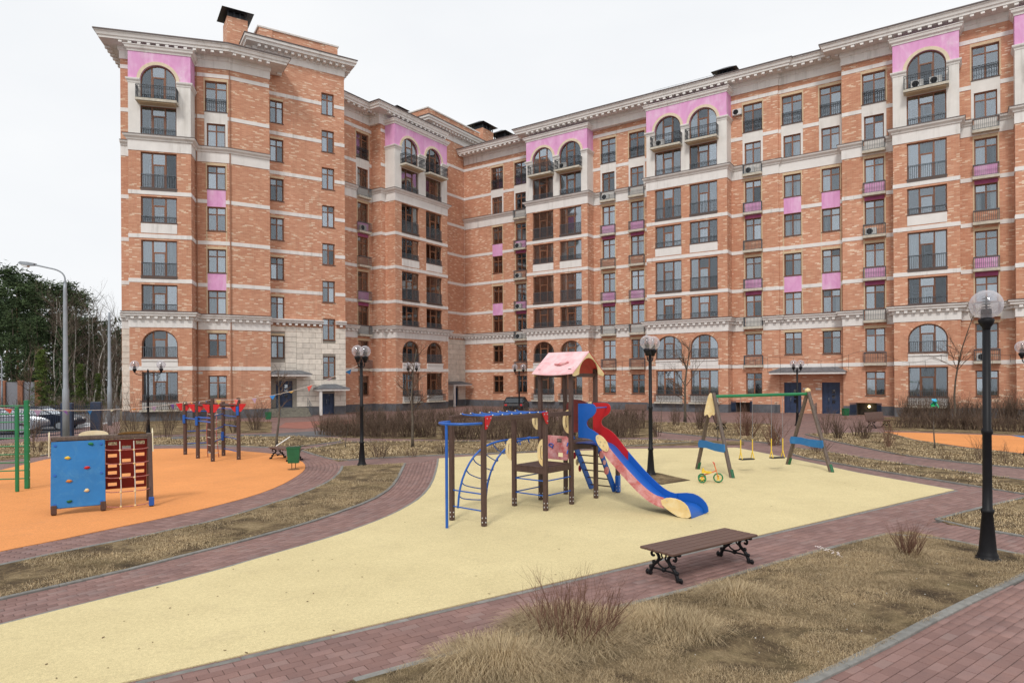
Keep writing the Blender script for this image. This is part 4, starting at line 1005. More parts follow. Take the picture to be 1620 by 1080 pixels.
# --- pavers, real bricks with joints, laid where they can be told apart
def clipmask(C, holes):
    m = np.ones(len(C), bool)
    for h in holes: m &= ~inpoly(C, h)
    return m
def shrink(poly, d): # move every vertex towards the centroid side roughly by d
    P = np.array(poly); c = P.mean(0); v = c-P; l = np.hypot(*v.T)[:, None]; return [tuple(p) for p in P+v/l*d]
quads = []      # (corners 4x2)
def grid_pavers(poly, org, ang, L=.245, W=.125, j=.007, holes=()):
    ca, sa = math.cos(ang), math.sin(ang); P = np.array(poly)-np.array(org)
    u = P@np.array([ca, sa]); v = P@np.array([-sa, ca])
    for r in range(int(math.floor(v.min()/W)), int(math.ceil(v.max()/W))):
        off = (L/2 if r % 2 else 0)+RNG.uniform(-.004, .004)
        k = np.arange(int(math.floor(u.min()/L))-1, int(math.ceil(u.max()/L))+1); x0 = k*L+off
        C = np.c_[org[0]+(x0+L/2)*ca-(r+.5)*W*sa, org[1]+(x0+L/2)*sa+(r+.5)*W*ca]
        m = inpoly(C, poly)
        for h in holes: m &= ~inpoly(C, h)
        for x in x0[m]:
            q = [(x+j/2, r*W+j/2), (x+L-j/2, r*W+j/2), (x+L-j/2, (r+1)*W-j/2), (x+j/2, (r+1)*W-j/2)]
            quads.append([(org[0]+a*ca-b*sa, org[1]+a*sa+b*ca) for a, b in q])
def strip_pavers(A, B, rows, L=.245, j=.007, t0=0, t1=1):
    A = np.array(A); B = np.array(B); ln = max(1, np.hypot(*(A[1:]-A[:-1]).T).sum())
    N = 400; A, _ = resample(A, n=N); B, _ = resample(B, n=N); T = np.linspace(0, 1, N)
    for r in range(rows):
        f0, f1 = (r+.03)/rows, (r+.97)/rows; mid = A+(B-A)*(r+.5)/rows; d = np.r_[0, np.cumsum(np.hypot(*(mid[1:]-mid[:-1]).T))]
        s = (L/2 if r % 2 else 0)
        while s+L < d[-1]:
            ta, tb = np.interp([s+j/2, s+L-j/2], d, T)
            if ta > t0 and tb < t1:
                pa = np.array([np.interp(ta, T, A[:, 0]), np.interp(ta, T, A[:, 1])]); pb_ = np.array([np.interp(ta, T, B[:, 0]), np.interp(ta, T, B[:, 1])])
                qa = np.array([np.interp(tb, T, A[:, 0]), np.interp(tb, T, A[:, 1])]); qb = np.array([np.interp(tb, T, B[:, 0]), np.interp(tb, T, B[:, 1])])
                quads.append([tuple(pa+(pb_-pa)*f0), tuple(qa+(qb-qa)*f0), tuple(qa+(qb-qa)*f1), tuple(pa+(pb_-pa)*f1)])
            s += L
ang1 = math.atan2(dy, dx)
nearpath = [far_low, y_low1, gp(1560, 764), gp(1660, 745), gp(1760, 758), gp(1620, 790), gp(1480, 824), gp(1640, 852), gp(1760, 880), gp(1700, 897), gp(1546, 866), gp(1450, 846), gp(1402, 848), gp(1196, 902), gp(990, 960), gp(745, 1030), gp(560, 1082), gp(420, 1130), gp(150, 1150)]
grid_pavers(nearpath, y_low0, ang1, holes=(shrink(YELP, .0), shrink(LN, .10), shrink(LR, .1)))
k0, k1 = gp(1376, 1035), gp(1527, 955); ang2 = math.atan2(k1[1]-k0[1], k1[0]-k0[0])
grid_pavers([gp(1273, 1082), gp(1150, 1150), gp(1100, 1230), gp(1700, 1230), gp(1760, 1000), gp(1750, 890), gp(1640, 905), gp(1527, 955), gp(1453, 992), gp(1376, 1035)], k0, ang2, holes=(shrink(LN, .12),))
ring_in = smooth(gps([(-120, 898), (0, 872), (90, 854.6), (172, 837), (256, 820), (330, 803), (400, 784.7), (442, 769), (469, 754), (482, 743.8), (484, 736.5), (478, 729), (460, 723)]), 1)
ring_out = smooth(gps([(-200, 938), (0, 894), (128, 868), (256, 842.5), (360, 820), (400, 805.7), (463, 787), (500, 772), (526, 759.6), (539, 746), (542, 737.5), (536, 729), (505, 714)]), 1)
strip_pavers(ring_in, ring_out, 9)
lp_out = smooth(gps([(-200, 994), (0, 948), (193, 904.7), (300, 877), (397, 852.8), (450, 838), (511, 820), (547, 806.8), (583, 794), (610, 779.5), (627, 762), (641, 733)]), 1)
strip_pavers([Y0]+smooth(YTOP, 1), lp_out, 10)
PAVPAR = pave
Q = np.array(quads); cen = Q.mean(1); D = np.hypot(*cen.T)
px = 810+CF*cen[:, 0]/cen[:, 1]; py = 601+CF*CH/cen[:, 1]
vis = (px > -5) & (px < 1625) & (py < 1085)
order = np.argsort(np.where(vis, D, 999)); one = set(order[:290].tolist())
def paver_mesh(q, z=0.0):
    c = np.mean(q, 0); b = .006; vs = []; q = np.array(q)-c
    inn = q*(1-b/np.maximum(.06, np.abs(q).max()))
    dz = random.uniform(-.0018, .0018); tx, ty = random.uniform(-.012, .012), random.uniform(-.012, .012)
    base = [(x, y, -.03) for x, y in q]+[(x, y, dz-.004+x*tx+y*ty) for x, y in q]+[(x, y, dz+x*tx+y*ty) for x, y in inn]
    return c, base
PF = [(0, 1, 5, 4), (1, 2, 6, 5), (2, 3, 7, 6), (3, 0, 4, 7), (4, 5, 9, 8), (5, 6, 10, 9), (6, 7, 11, 10), (7, 4, 8, 11), (8, 9, 10, 11)]
V = []; F = []; Rn = []
for i in range(len(quads)):
    c, base = paver_mesh(quads[i])
    if i in one:
        me = bpy.data.meshes.new('paver'); me.from_pydata(base, [], PF); me.materials.append(PAVER)
        link('paver', me, PAVPAR, Matrix.Translation((c[0], c[1], 0)))
    else:
        if not (px[i] > -260 and px[i] < 1800): continue
        k = len(V); V += [(x+c[0], y+c[1], z) for x, y, z in base]; F += [tuple(a+k for a in f) for f in PF]; Rn += [random.random()]*len(PF)
me = fast_mesh('pavers', V, F, PAVER, Rn, 4); link('pavers', me, PAVPAR, kind='stuff')
# --- kerbs
kerb_n = [0]
def kerbs(line, side=0, w=.085, top=.028, L=1.0, joined=False):
    P, ln = resample(line, step=L); MBj = MB()
    for a, b in zip(P[:-1], P[1:]):
        l = np.hypot(*(b-a)); M = TR(a[0], a[1], random.uniform(-.003, .003), math.atan2(b[1]-a[1], b[0]-a[0]))
        if joined: MBj.box(.004, l-.004, side*w-w/2, side*w+w/2, -.05, top, M=M)
        else:
            key = ('kerb', round(l, 2), side)
            me = cached(key, lambda: MB().bbox(.004, l-.004, side*w-w/2, side*w+w/2, -.05, top, .006).mesh('kerb_stone', [CONC]))
            link('kerb_stone', me, PAVPAR, M)
    if joined and MBj.v: obj('kerb_stones', MBj, CONC, PAVPAR, kind='stuff')
kerbs(gps([(560, 1078), (745, 1026.7), (834, 1000.7), (990, 958), (1100, 931), (1196, 900), (1292.6, 873), (1402, 845.8)]))
kerbs(gps([(1402, 845.8), (1440, 842), (1479, 850), (1546, 864), (1620, 879)])); kerbs(gps([(1700, 874), (1620, 911), (1527, 955), (1453, 992), (1376, 1035), (1273, 1081), (1240, 1098)]), w=.12)
kerbs(gps([(1482, 822), (1556, 802.5), (1620, 788), (1660, 779)])); kerbs(gps([(1482, 822), (1501, 829), (1620, 849), (1700, 865)]))
kerbs([far_low, y_low1], -1.0, .075, .006); kerbs(LL_up); kerbs(LL_lo); kerbs(gps([(1510, 775), (1359, 748), (1260, 727), (1165, 708)]), -.6, .07, .004, joined=True)
kerbs([Y0]+smooth(YTOP, 1), .6, .06, .004, joined=True)
for P in (LSTRIP, LUP[:], LF2, LF4, LF1[:12]): kerbs(P+[P[0]], 0, .08, .03, 1.0, True)

# --- grass: real blades of dead grass, matted
def blades(name, poly, dens, hmin, hmax, lean, label=None, width=.004, patch=1.3, thr=.42, avoid=()):
    P = np.array(poly); lo, hi = P.min(0), P.max(0); A = (hi-lo).prod(); n = int(A*dens)
    C = RNG.uniform(lo, hi, (n, 2)); C = C[inpoly(C, poly)]
    f = np.zeros(len(C))
    for k in range(7):
        a = RNG.uniform(0, 2*PI); w = RNG.uniform(.8, 4)*patch; f += np.sin((C[:, 0]*math.cos(a)+C[:, 1]*math.sin(a))*w+RNG.uniform(0, 7)+1.5*np.sin(C[:, 1]*w*.7))
    f = (f-f.min())/(f.max()-f.min()); C = C[RNG.uniform(0, 1, len(C)) < np.clip((f-thr)*6+.35, .05, 1)]
    for a in avoid: C = C[~inpoly(C, a)]
    n = len(C); h = RNG.uniform(hmin, hmax, n); a = RNG.uniform(0, 2*PI, n); ln = RNG.uniform(lean*.4, lean, n); w = width*RNG.uniform(.6, 1.5, n)
    d = np.c_[np.cos(a), np.sin(a)]; pr = np.c_[-d[:, 1], d[:, 0]]
    hz = h*np.cos(ln); hr = h*np.sin(ln)
    v0 = np.c_[C-pr*w[:, None], np.full(n, .012)]; v1 = np.c_[C+pr*w[:, None], np.full(n, .012)]
    m = np.c_[C+d*(hr*.55)[:, None]+pr*RNG.normal(0, .01, n)[:, None], .016+hz*.8]; v2 = np.c_[C+d*hr[:, None]+pr*RNG.normal(0, .025, n)[:, None], .014+hz*RNG.uniform(.5, 1.05, n)]
    V = np.empty((n*5, 3)); V[0::5] = v0; V[1::5] = v1; V[2::5] = m+np.c_[pr*w[:, None]*.8, np.zeros(n)]; V[3::5] = m-np.c_[pr*w[:, None]*.8, np.zeros(n)]; V[4::5] = v2
    i = np.arange(n)*5; T = np.stack([np.c_[i, i+1, i+2], np.c_[i, i+2, i+3], np.c_[i+3, i+2, i+4]], 1).reshape(-1, 3)
    r = np.clip(RNG.normal(.5, .22, n), 0, 1); me = fast_mesh(name, V, T, STRAW, np.repeat(r, 3))
    link(name, me, kind='stuff', label=label, cat='grass' if label else None)
blades('dry_grass', LN, 12000, .02, .075, 1.57, 'matted dry straw grass of the near lawn beside the bench', .0012, 1.9, .40)
blades('dry_grass', LLP, 2600, .025, .07, 1.5, 'matted dry grass of the curved lawn between the two arc paths', .0022, 1.3, .50)
blades('dry_grass', LR, 900, .03, .08, 1.4, 'dry grass of the small lawn right of the nearest lamp', .004)
blades('dry_grass', LSTRIP, 420, .04, .10, 1.3, 'dry grass of the narrow lawn strip behind the swing', .008)
blades('dry_grass', LUP, 330, .04, .10, 1.3, 'dry grass round the thin sapling by the right orange surface', .010)
blades('dry_grass', LF2, 260, .05, .12, 1.2, 'dry grass of the lawn behind the play tower', .010)
blades('dry_grass', LF1, 160, .05, .12, 1.2, 'dry grass behind the orange circle near the blue fence', .012)
blades('dry_grass', LF4, 160, .05, .12, 1.2, 'dry grass beyond the swing by the red shrubs', .012)

# ================================================================== PLANTS
class Tw:
    "collects many thin three-sided twigs quickly"
    def __init__(s): s.p = []; s.q = []; s.a = []; s.b = []; s.r = []
    def seg(s, p, q, a, b, r): s.p.append(p); s.q.append(q); s.a.append(a); s.b.append(b); s.r.append(r)
    def mesh(s, name, mat):
        p = np.array(s.p); q = np.array(s.q); n = len(p); d = q-p; d /= np.maximum(1e-6, np.linalg.norm(d, axis=1))[:, None]
        ref = np.where(np.abs(d[:, 2:3]) < .9, [[0, 0, 1.0]], [[1.0, 0, 0]]); u = np.cross(d, ref); u /= np.linalg.norm(u, axis=1)[:, None]; w = np.cross(d, u)
        a = np.array(s.a)[:, None]; b = np.array(s.b)[:, None]; V = np.empty((n*6, 3))
        for k in range(3):
            c, t = math.cos(2*PI*k/3), math.sin(2*PI*k/3); V[k::6] = p+(u*c+w*t)*a; V[3+k::6] = q+(u*c+w*t)*b
        i = np.arange(n)*6; T = np.stack([np.c_[i+k, i+(k+1) % 3, i+3+(k+1) % 3, i+3+k] for k in range(3)], 1).reshape(-1, 4)
        return fast_mesh(name, V, T, mat, np.repeat(np.array(s.r), 3), 4)
def grow(tw, p, d, L, r, depth, R, spread=.45, seg=4, side=2, taper=.6, grav=.0, rnd=None):
    p = np.array(p, float); d = np.array(d, float); d /= np.linalg.norm(d); rr = R.random() if rnd is None else rnd; l = L/seg
    for i in range(seg):
        nr = r*(1-(1-taper)/seg)
        q = p+d*l; tw.seg(tuple(p), tuple(q), r, nr, min(1, max(0, rr+R.uniform(-.2, .2)))); 
        if depth > 0:
            for _ in range(side):
                if R.random() < .75:
                    a = R.uniform(0, 2*PI); o = np.array([math.cos(a), math.sin(a), R.uniform(-.1, .5)]); dd = d+o*spread*R.uniform(.8, 1.6)
                    grow(tw, q, dd, L*R.uniform(.35, .6), nr*.55, depth-1, R, spread, max(2, seg-1), side, taper, grav)
        p = q; d = d+np.array([R.gauss(0, .12), R.gauss(0, .12), R.gauss(0, .08)-grav]); d /= np.linalg.norm(d); r = nr
def shrub(x, y, h, w, n, label, mat=None, group=None, seed=0, straw=0, depth=1, thick=.006, base=.16):
    R = random.Random(seed); tw = Tw(); t = thing('bare_shrub', label, 'shrub', TR(x, y, 0), group)
    for i in range(n):
        a = R.uniform(0, 2*PI); q = R.random()**.6; rb = q*w*base; tip = q*w*.5*R.uniform(.7, 1.15)
        grow(tw, (rb*math.cos(a), rb*math.sin(a), 0), (tip*math.cos(a)-rb*math.cos(a), tip*math.sin(a)-rb*math.sin(a), h*R.uniform(.75, 1)), h*R.uniform(.38, 1.0), thick*R.uniform(.7, 1.2), depth, R, .38, 4, 2, .4)
    link('branches', tw.mesh('branches', mat or TWIG), t, TR(x, y, 0))
    if straw:
        V = []; T = []; rn = []
        for i in range(straw):
            a = R.uniform(0, 2*PI); rr = w*.5*R.random()**.7*1.0; b = a+R.gauss(0, .6); L = R.uniform(.12, .34); bx, by = rr*math.cos(a), rr*math.sin(a)
            hx, hy = math.cos(b), math.sin(b); wd = R.uniform(.0008, .0020); z1 = L*R.uniform(.25, .8)*(1-.5*rr/w*2); k = len(V)
            V += [(bx-hy*wd, by+hx*wd, .01), (bx+hy*wd, by-hx*wd, .01), (bx+hx*L*.5+hy*wd, by+hy*L*.5-hx*wd, z1), (bx+hx*L*.5-hy*wd, by+hy*L*.5+hx*wd, z1), (bx+hx*L+R.gauss(0, .05), by+hy*L+R.gauss(0, .05), max(.02, z1*R.uniform(0, .8)))]
            T += [(k, k+1, k+2), (k, k+2, k+3), (k+3, k+2, k+4)]; v = min(1, max(0, R.gauss(.55, .25))); rn += [v, v, v]
        link('dead_grass', fast_mesh('dead_grass', V, T, STRAW, rn), t, TR(x, y, 0))
    return t
gx, gy = gp(905, 1000)
shrub(gx, gy, .58, 1.6, 80, 'large reddish bare shrub growing from straw grass in the foreground', TWIGR, seed=3, straw=9000, depth=2, thick=.006, base=.30)
def tuft(px_, py_, w, n, label, seed):
    R = random.Random(seed); x, y = gp(px_, py_); V = []; T = []; rn = []
    for i in range(n):
        a = R.uniform(0, 2*PI); rr = w*.5*R.random()**.8; b = a+R.gauss(0, .5); L = R.uniform(.10, .30); bx, by = rr*math.cos(a)*1.3, rr*math.sin(a)
        hx, hy = math.cos(b), math.sin(b); wd = R.uniform(.0008, .0020); z1 = L*R.uniform(.3, .9)*(1-rr/w); k = len(V)
        V += [(bx-hy*wd, by+hx*wd, .01), (bx+hy*wd, by-hx*wd, .01), (bx+hx*L*.5+hy*wd, by+hy*L*.5-hx*wd, z1+.02), (bx+hx*L*.5-hy*wd, by+hy*L*.5+hx*wd, z1+.02), (bx+hx*L+R.gauss(0, .05), by+hy*L+R.gauss(0, .05), max(.02, z1*R.uniform(0, .8)))]
        T += [(k, k+1, k+2), (k, k+2, k+3), (k+3, k+2, k+4)]; v = min(1, max(0, R.gauss(.6, .25))); rn += [v, v, v]
    t = thing('grass_tuft', label, 'grass tuft', TR(x, y, 0)); link('blades', fast_mesh('blades', V, T, STRAW, rn), t, TR(x, y, 0))
tuft(1165, 946, .75, 3200, 'pale straw grass tuft on the lawn right behind the bench', 4)
tuft(1050, 990, .95, 3800, 'wide straw grass tuft right of the large reddish shrub', 5)
tuft(790, 1045, 1.1, 5200, 'straw grass heap left of the large reddish shrub', 6)
tuft(1095, 1005, .6, 1100, 'small flattened straw tuft in the middle of the near lawn', 7)
SHR = [(1440, 878, .50, .80, 42, 'reddish bare shrub at the lawn corner left of the nearest lamp', TWIGR, 900, 2), (600, 724, .95, 1.5, 30, 'low bare shrub right of the black lamp by the ring path', None, 200, 1),
       (1181, 690, 1.35, 2.2, 42, 'wide red twigged shrub seen under the swing beam', TWIGR, 0, 2), (1224, 704, 1.15, 1.5, 26, 'narrow red twigged shrub behind the second swing seat', TWIGR, 0, 2),
       (1107, 680, 1.6, 1.8, 30, 'tall brown shrub behind the left swing leg', None, 0, 2), (1308, 688, 1.1, .9, 14, 'thin brown shrub just right of the swing frame', TWIG, 0, 2),
       (1327, 694, 1.1, 1.1, 34, 'dense fan shaped shrub in front of the blue doors', None, 0, 1), (1354, 690, 1.0, .9, 12, 'sparse shrub between the fan shrub and the basement gates', None, 0, 2),
       (1368, 694, 1.0, 1.0, 26, 'round shrub in front of the basement gates', None, 0, 1), (1406, 708, 1.1, .9, 22, 'brown shrub at the left tip of the right orange surface', TWIGR, 0, 2),
       (1548, 728, .85, .6, 8, 'spindly shrub left of the nearest lamp on the far lawn', None, 0, 2), (1594, 735, .6, .9, 10, 'low sprawling shrub right of the nearest lamp', None, 0, 2), (1500, 728, .35, .8, 9, 'tiny twig clump right of the sapling with ribbon', None, 0, 1),
       (60, 716, .6, .8, 10, 'small leafless bush before the blue fence', None, 60, 1), (52, 702, 1.6, 1.3, 12, 'leafless bush right of the green ladder', None, 0, 2),
       (215, 690, 2.3, 2.6, 20, 'large leafless bush left of the twin globe lamp', None, 0, 2), (262, 692, 2.2, 2.4, 20, 'large leafless bush right of the twin globe lamp by the left block', None, 0, 2),
       (175, 702, 2.0, 2.2, 16, 'leafless bush by the fence end and the grey pole', None, 0, 2), (300, 684, 1.6, 1.6, 14, 'leafless bush behind the post climber', None, 0, 2), (405, 680, 1.7, 1.8, 26, 'leafless bush at the plinth left of the green bin', None, 0, 2),
       (372, 684, 1.3, 1.3, 14, 'small leafless bush right of the post climber', None, 0, 2), (1040, 690, 1.1, 1.0, 20, 'bare shrub at the foot of the middle double lamp', None, 0, 1), (700, 718, .5, .9, 16, 'dry low bush behind the blue pole', None, 100, 1), (650, 722, .35, 1.2, 14, 'flat dry bush by the ring path end', None, 150, 1),
       (1070, 672, 1.2, 1.2, 20, 'bare shrub left of the leaning sapling', None, 0, 2), (1295, 716, .6, 1.6, 34, 'low dry bush between the swing legs', None, 200, 1)]
for i, (a, b, h, w, n, lab, mt, st, dp_) in enumerate(SHR):
    x, y = gp(a, b); shrub(x, y, h, w, n, lab, mt, None, 20+i, st, dp_, .006 if y < 15 else (.009 if y < 28 else .015))
def hedge(pts, wd, h, n, label, seed, thick=.013):
    R = random.Random(seed); tw = Tw(); P, ln = resample(pts, step=.25); x0, y0 = P[0]
    for i in range(n):
        k = R.uniform(0, len(P)-1.001); j = int(k); a = P[j]+(P[j+1]-P[j])*(k-j); dn = P[j+1]-P[j]; dn /= np.hypot(*dn); o = R.uniform(-.5, .5)*wd
        b = (a[0]-dn[1]*o-x0, a[1]+dn[0]*o-y0, 0); hh = h*R.uniform(.7, 1.08)*(1+.10*math.sin(k*.35+seed)+.06*math.sin(k*1.3))
        grow(tw, b, (R.gauss(0, .22), R.gauss(0, .22), 1), hh*.75, thick, 1, R, .5, 4, 2, .5)
    t = thing('hedge', label, 'hedge', TR(x0, y0, 0)); link('branches', tw.mesh('branches', TWIG), t, TR(x0, y0, 0))
hedge(gps([(515, 686), (560, 690), (640, 691), (690, 690)]), 1.4, 1.12, 620, 'bare clipped hedge behind the black double lamp, left one of the middle bed', 1)
hedge(gps([(560, 676), (640, 674), (760, 672), (880, 672)]), 2.2, 1.35, 700, 'long bare hedge in front of the inner corner of the building', 2, .016)
hedge(gps([(700, 694), (780, 694), (860, 693), (940, 692), (1004, 690)]), 1.5, 1.2, 760, 'bare brown hedge seen behind the play tower', 3)
hedge(gps([(890, 680), (960, 678), (1020, 676)]), 1.6, 1.25, 330, 'bare hedge in front of the metal bench at the wall', 8, .015)
hedge(gps([(1418, 676), (1480, 677), (1560, 680), (1650, 684), (1720, 687)]), 1.3, 1.0, 640, 'bare front hedge along the right orange surface', 4)
hedge(gps([(1425, 667), (1500, 668), (1600, 669), (1720, 671)]), 1.8, 1.9, 560, 'taller bare hedge against the right wing', 5, .016)
def bare_tree(px_, py_, h, label, seed, lean=(0, 0), r=.05, n=9, depth=2, stake=False, crown=.35, low=.35):
    R = random.Random(seed); x, y = gp(px_, py_); t = thing('bare_tree', label, 'tree', TR(x, y, 0)); tr = MB(); pts = []; p = np.array([0., 0, 0]); d = np.array([lean[0], lean[1], 1.])
    for i in range(9): pts.append(tuple(p)); p = p+d/np.linalg.norm(d)*h/8; d = d+np.array([R.gauss(0, .06), R.gauss(0, .06), 0])
    tr.tube(pts, r, 7, rads=[r*(1.25 if i == 0 else 1)*(1-.1*i) for i in range(9)]); tk = obj('trunk', tr, BARK, t, TR(x, y, 0)); tw = Tw()
    for i in range(n):
        k = R.uniform(low, .98)*8; j = int(min(7, k)); b = np.array(pts[j])*(1-(k-j))+np.array(pts[j+1])*(k-j); a = R.uniform(0, 2*PI)
        grow(tw, b, (math.cos(a)*.8, math.sin(a)*.8, R.uniform(.5, 1.1)), h*crown*R.uniform(.6, 1.1)*(1.2-k/10), r*.35, depth, R, .5, 4, 2, .5)
    link('crown', tw.mesh('crown', TWIG), t, TR(x, y, 0))
    if stake: s_ = MB(); s_.bar((.25, 0, 0), (.22, 0, 1.2), .02, 5); obj('stake', s_, POSTG, t, TR(x, y, 0))
bare_tree(438, 707, 3.3, 'young bare tree between the path bench and the left block steps', 1, (.02, .02), .06, 8, 3, low=.35)
bare_tree(547, 709, 1.6, 'thin short sapling left of the black double lamp', 2, (0, 0), .022, 4, 1)
bare_tree(653, 708, 4.4, 'bare tree in front of the double lamp behind the climber', 3, (0, 0), .06, 10, 3, low=.3)
bare_tree(1084, 668, 5.6, 'leaning bare tree with spreading branches behind the swing', 4, (.02, .0), .10, 12, 3, low=.25)
bare_tree(1512, 674, 7.4, 'tall slender bare tree in front of the rightmost arch', 5, (-.02, 0), .07, 11, 3, crown=.24)
bare_tree(1046, 684, 2.0, 'small stake like sapling right of the middle lamp', 6, (0, 0), .022, 5, 1)
bare_tree(1136, 697, 2.4, 'thin sapling beside the left swing frame', 9, (0, 0), .02, 5, 1)
bare_tree(42, 690, 4.8, 'slender bare tree above the green ladder', 7, (.10, 0), .045, 10, 3, crown=.3)
x, y = gp(1479, 710); bare_tree(1479, 710, 1.95, 'straight thin sapling wearing a green and blue ribbon', 8, (0, 0), .035, 6, 2)
rb = MB(); R_ = random.Random(3)
for i in range(16):
    a = R_.uniform(0, 2*PI); c = Vector((R_.gauss(0, .06), R_.gauss(0, .06), R_.gauss(0, .07))); u = Vector((R_.gauss(0, 1), R_.gauss(0, 1), R_.gauss(0, 1))).normalized()*.09; v = u.orthogonal().normalized()*.07
    rb.add([c-u-v, c+u-v, c+u*.7+v+Vector((0, 0, .03)), c-u*.6+v, c-u-v+u.cross(v)*.4, c+u-v+u.cross(v)*.4, c+u*.7+v+u.cross(v)*.4, c-u*.6+v+u.cross(v)*.4], [(0, 1, 2, 3), (7, 6, 5, 4), (0, 4, 5, 1), (1, 5, 6, 2), (2, 6, 7, 3), (3, 7, 4, 0)], i % 2)
o = obj('ribbon_bow', rb, [simple('green_ribbon', (.02, .42, .12), .5), simple('cyan_ribbon', (.04, .40, .62), .5)], None, TR(x, y, 1.88), label='crumpled green and blue ribbon tied to the top of the sapling', cat='ribbon')

# ---- the wood at the left
def conifer_mesh(h, seed, kind, dark=NEEDLE):
    R = np.random.default_rng(seed); V = []; T = []; rn = []
    n = 4200 if kind != 'young' else 6000; z0 = {'pine': .48, 'spruce': .10, 'young': .02}[kind]
    # branch clumps
    cl = []; m = {'pine': 46, 'spruce': 120, 'young': 110}[kind]
    for i in range(m):
        f = R.uniform(0, 1); z = z0+(1-z0)*f
        if kind == 'pine': rad = .15*h*math.sin(PI*min(1, .15+f*.85))**.7*R.uniform(.3, 1.1)
        else: rad = h*(.15 if kind == 'spruce' else .24)*(1-f)**.8*R.uniform(.5, 1.1)
        a = R.uniform(0, 2*PI); cl.append((rad*math.cos(a), rad*math.sin(a), z*h-(.05*h*rad/(.2*h) if kind != 'pine' else 0), R.uniform(.5, 1), a, rad))
    per = n//m
    for cx, cy, cz, s, a, rad in cl:
        tone = R.uniform(.1, .9); sp = h*(.042 if kind == 'pine' else .036)*s*1.35
        for k in range(per):
            d = R.normal(0, 1, 3)*np.array([1, 1, .45]); c = np.array([cx, cy, cz])+d*sp
            if kind != 'pine': t_ = R.uniform(.1, 1); c[0] = cx*t_+d[0]*sp*.8; c[1] = cy*t_+d[1]*sp*.8; c[2] = cz+(1-t_)*rad*.35+d[2]*sp*.5
            u = R.normal(0, 1, 3); u[2] *= .5; u /= np.linalg.norm(u); w = np.cross(u, R.normal(0, 1, 3)); w /= np.linalg.norm(w); q = h*R.uniform(.006, .014)
            k0 = len(V); V += [c-u*q*1.5, c+u*q*1.5, c+w*q*.8]; T.append((k0, k0+1, k0+2)); rn.append(min(1, max(0, tone+R.normal(0, .2))))
    return fast_mesh('crown', V, T, dark, rn)
def trunk_mesh(h, r, mat, bend=0, seed=0):
    R = random.Random(seed); mb = MB(); pts = []; x = y = 0
    for i in range(9): pts.append((x, y, h*i/8)); x += R.gauss(0, bend)+bend*.4; y += R.gauss(0, bend)
    mb.tube(pts, r, 7, rads=[r*(1-.105*i) for i in range(9)]); return mb.mesh('trunk', [mat]), pts
PROT = []
for i, (k, hh, mt) in enumerate((('pine', 20, NEEDLE), ('pine', 18, NEEDLE), ('spruce', 19, NEEDLE), ('spruce', 17, NEEDLE), ('young', 8, NEEDLE2))):
    PROT.append((k, hh, conifer_mesh(hh, 40+i, k, mt), trunk_mesh(hh*.96, hh*.013, PBARK if k == 'pine' else BARK, .10, i)[0]))
def tree_at(name, x, y, s, rz, proto, label, group):
    k, hh, cm, tm = proto; M = TR(x, y, -.05, rz, s); t = thing(name, label, 'tree', M, group)
    link('crown', cm, t, M); link('trunk', tm, t, M)
R = random.Random(12)
rows = [(-8, 452, 0, 88), (14, 424, 1, 92), (30, 436, 0, 84), (52, 432, 2, 90), (66, 447, 1, 96), (88, 448, 3, 88), (110, 446, 3, 92), (124, 462, 1, 100), (150, 500, 3, 104), (168, 506, 2, 108), (188, 520, 3, 100), (20, 530, 3, 74), (100, 520, 2, 78), (118, 500, 3, 84), (44, 505, 2, 78), (-40, 440, 0, 88), (-70, 432, 1, 94), (-110, 430, 2, 96), (18, 480, 2, 80), (64, 500, 3, 82), (135, 500, 2, 86), (208, 500, 2, 112), (-150, 440, 0, 100)]
for i, (a, b, k, Yd) in enumerate(rows):
    tx, _ = ray(a, 600); zt = CH-(b-604.5)/CF*Yd; pr = PROT[k]
    nm = 'pine_tree' if pr[0] == 'pine' else 'spruce_tree'
    ORD = ('first', 'second', 'third', 'fourth', 'fifth', 'sixth', 'seventh', 'eighth', 'ninth', 'tenth', 'eleventh', 'twelfth')
    sky_ = sorted(q[0] for q in rows if 0 < q[0] < 195 and q[1] < 500)
    lab = f"{ORD[sky_.index(a)]} {'pine' if nm[0] == 'p' else 'spruce'} crown counted from the left along the wood's skyline" if a in sky_ else ('dark evergreen outside the left edge of the wood in view' if a < 0 or a > 200 else 'lower dark evergreen crown filling the wood below the skyline')
    tree_at(nm, tx*Yd, Yd, zt/pr[1], R.uniform(0, 6), pr, lab, 'dark evergreen trees in the left wood')
for a, b, Yd, lab in ((66, 552, 60, 'bushy bright green young spruce right of the grey pole base'), (128, 575, 66, 'lower young spruce between the two grey poles'), (156, 590, 68, 'smallest young spruce beside the second grey pole')):
    tx, _ = ray(a, 600); zt = CH-(b-604.5)/CF*Yd; tree_at('spruce_tree', tx*Yd, Yd, zt/8, 1.0, PROT[4], lab, None)
BPX = (86, 97, 138, 147, 150, 180, 158, 118, 166, 182, 104, 192); BO_ = ('first', 'second', 'third', 'fourth', 'fifth', 'sixth', 'seventh', 'eighth', 'ninth', 'tenth', 'eleventh', 'last'); BORD = [BO_[sorted(BPX).index(q)] for q in BPX]
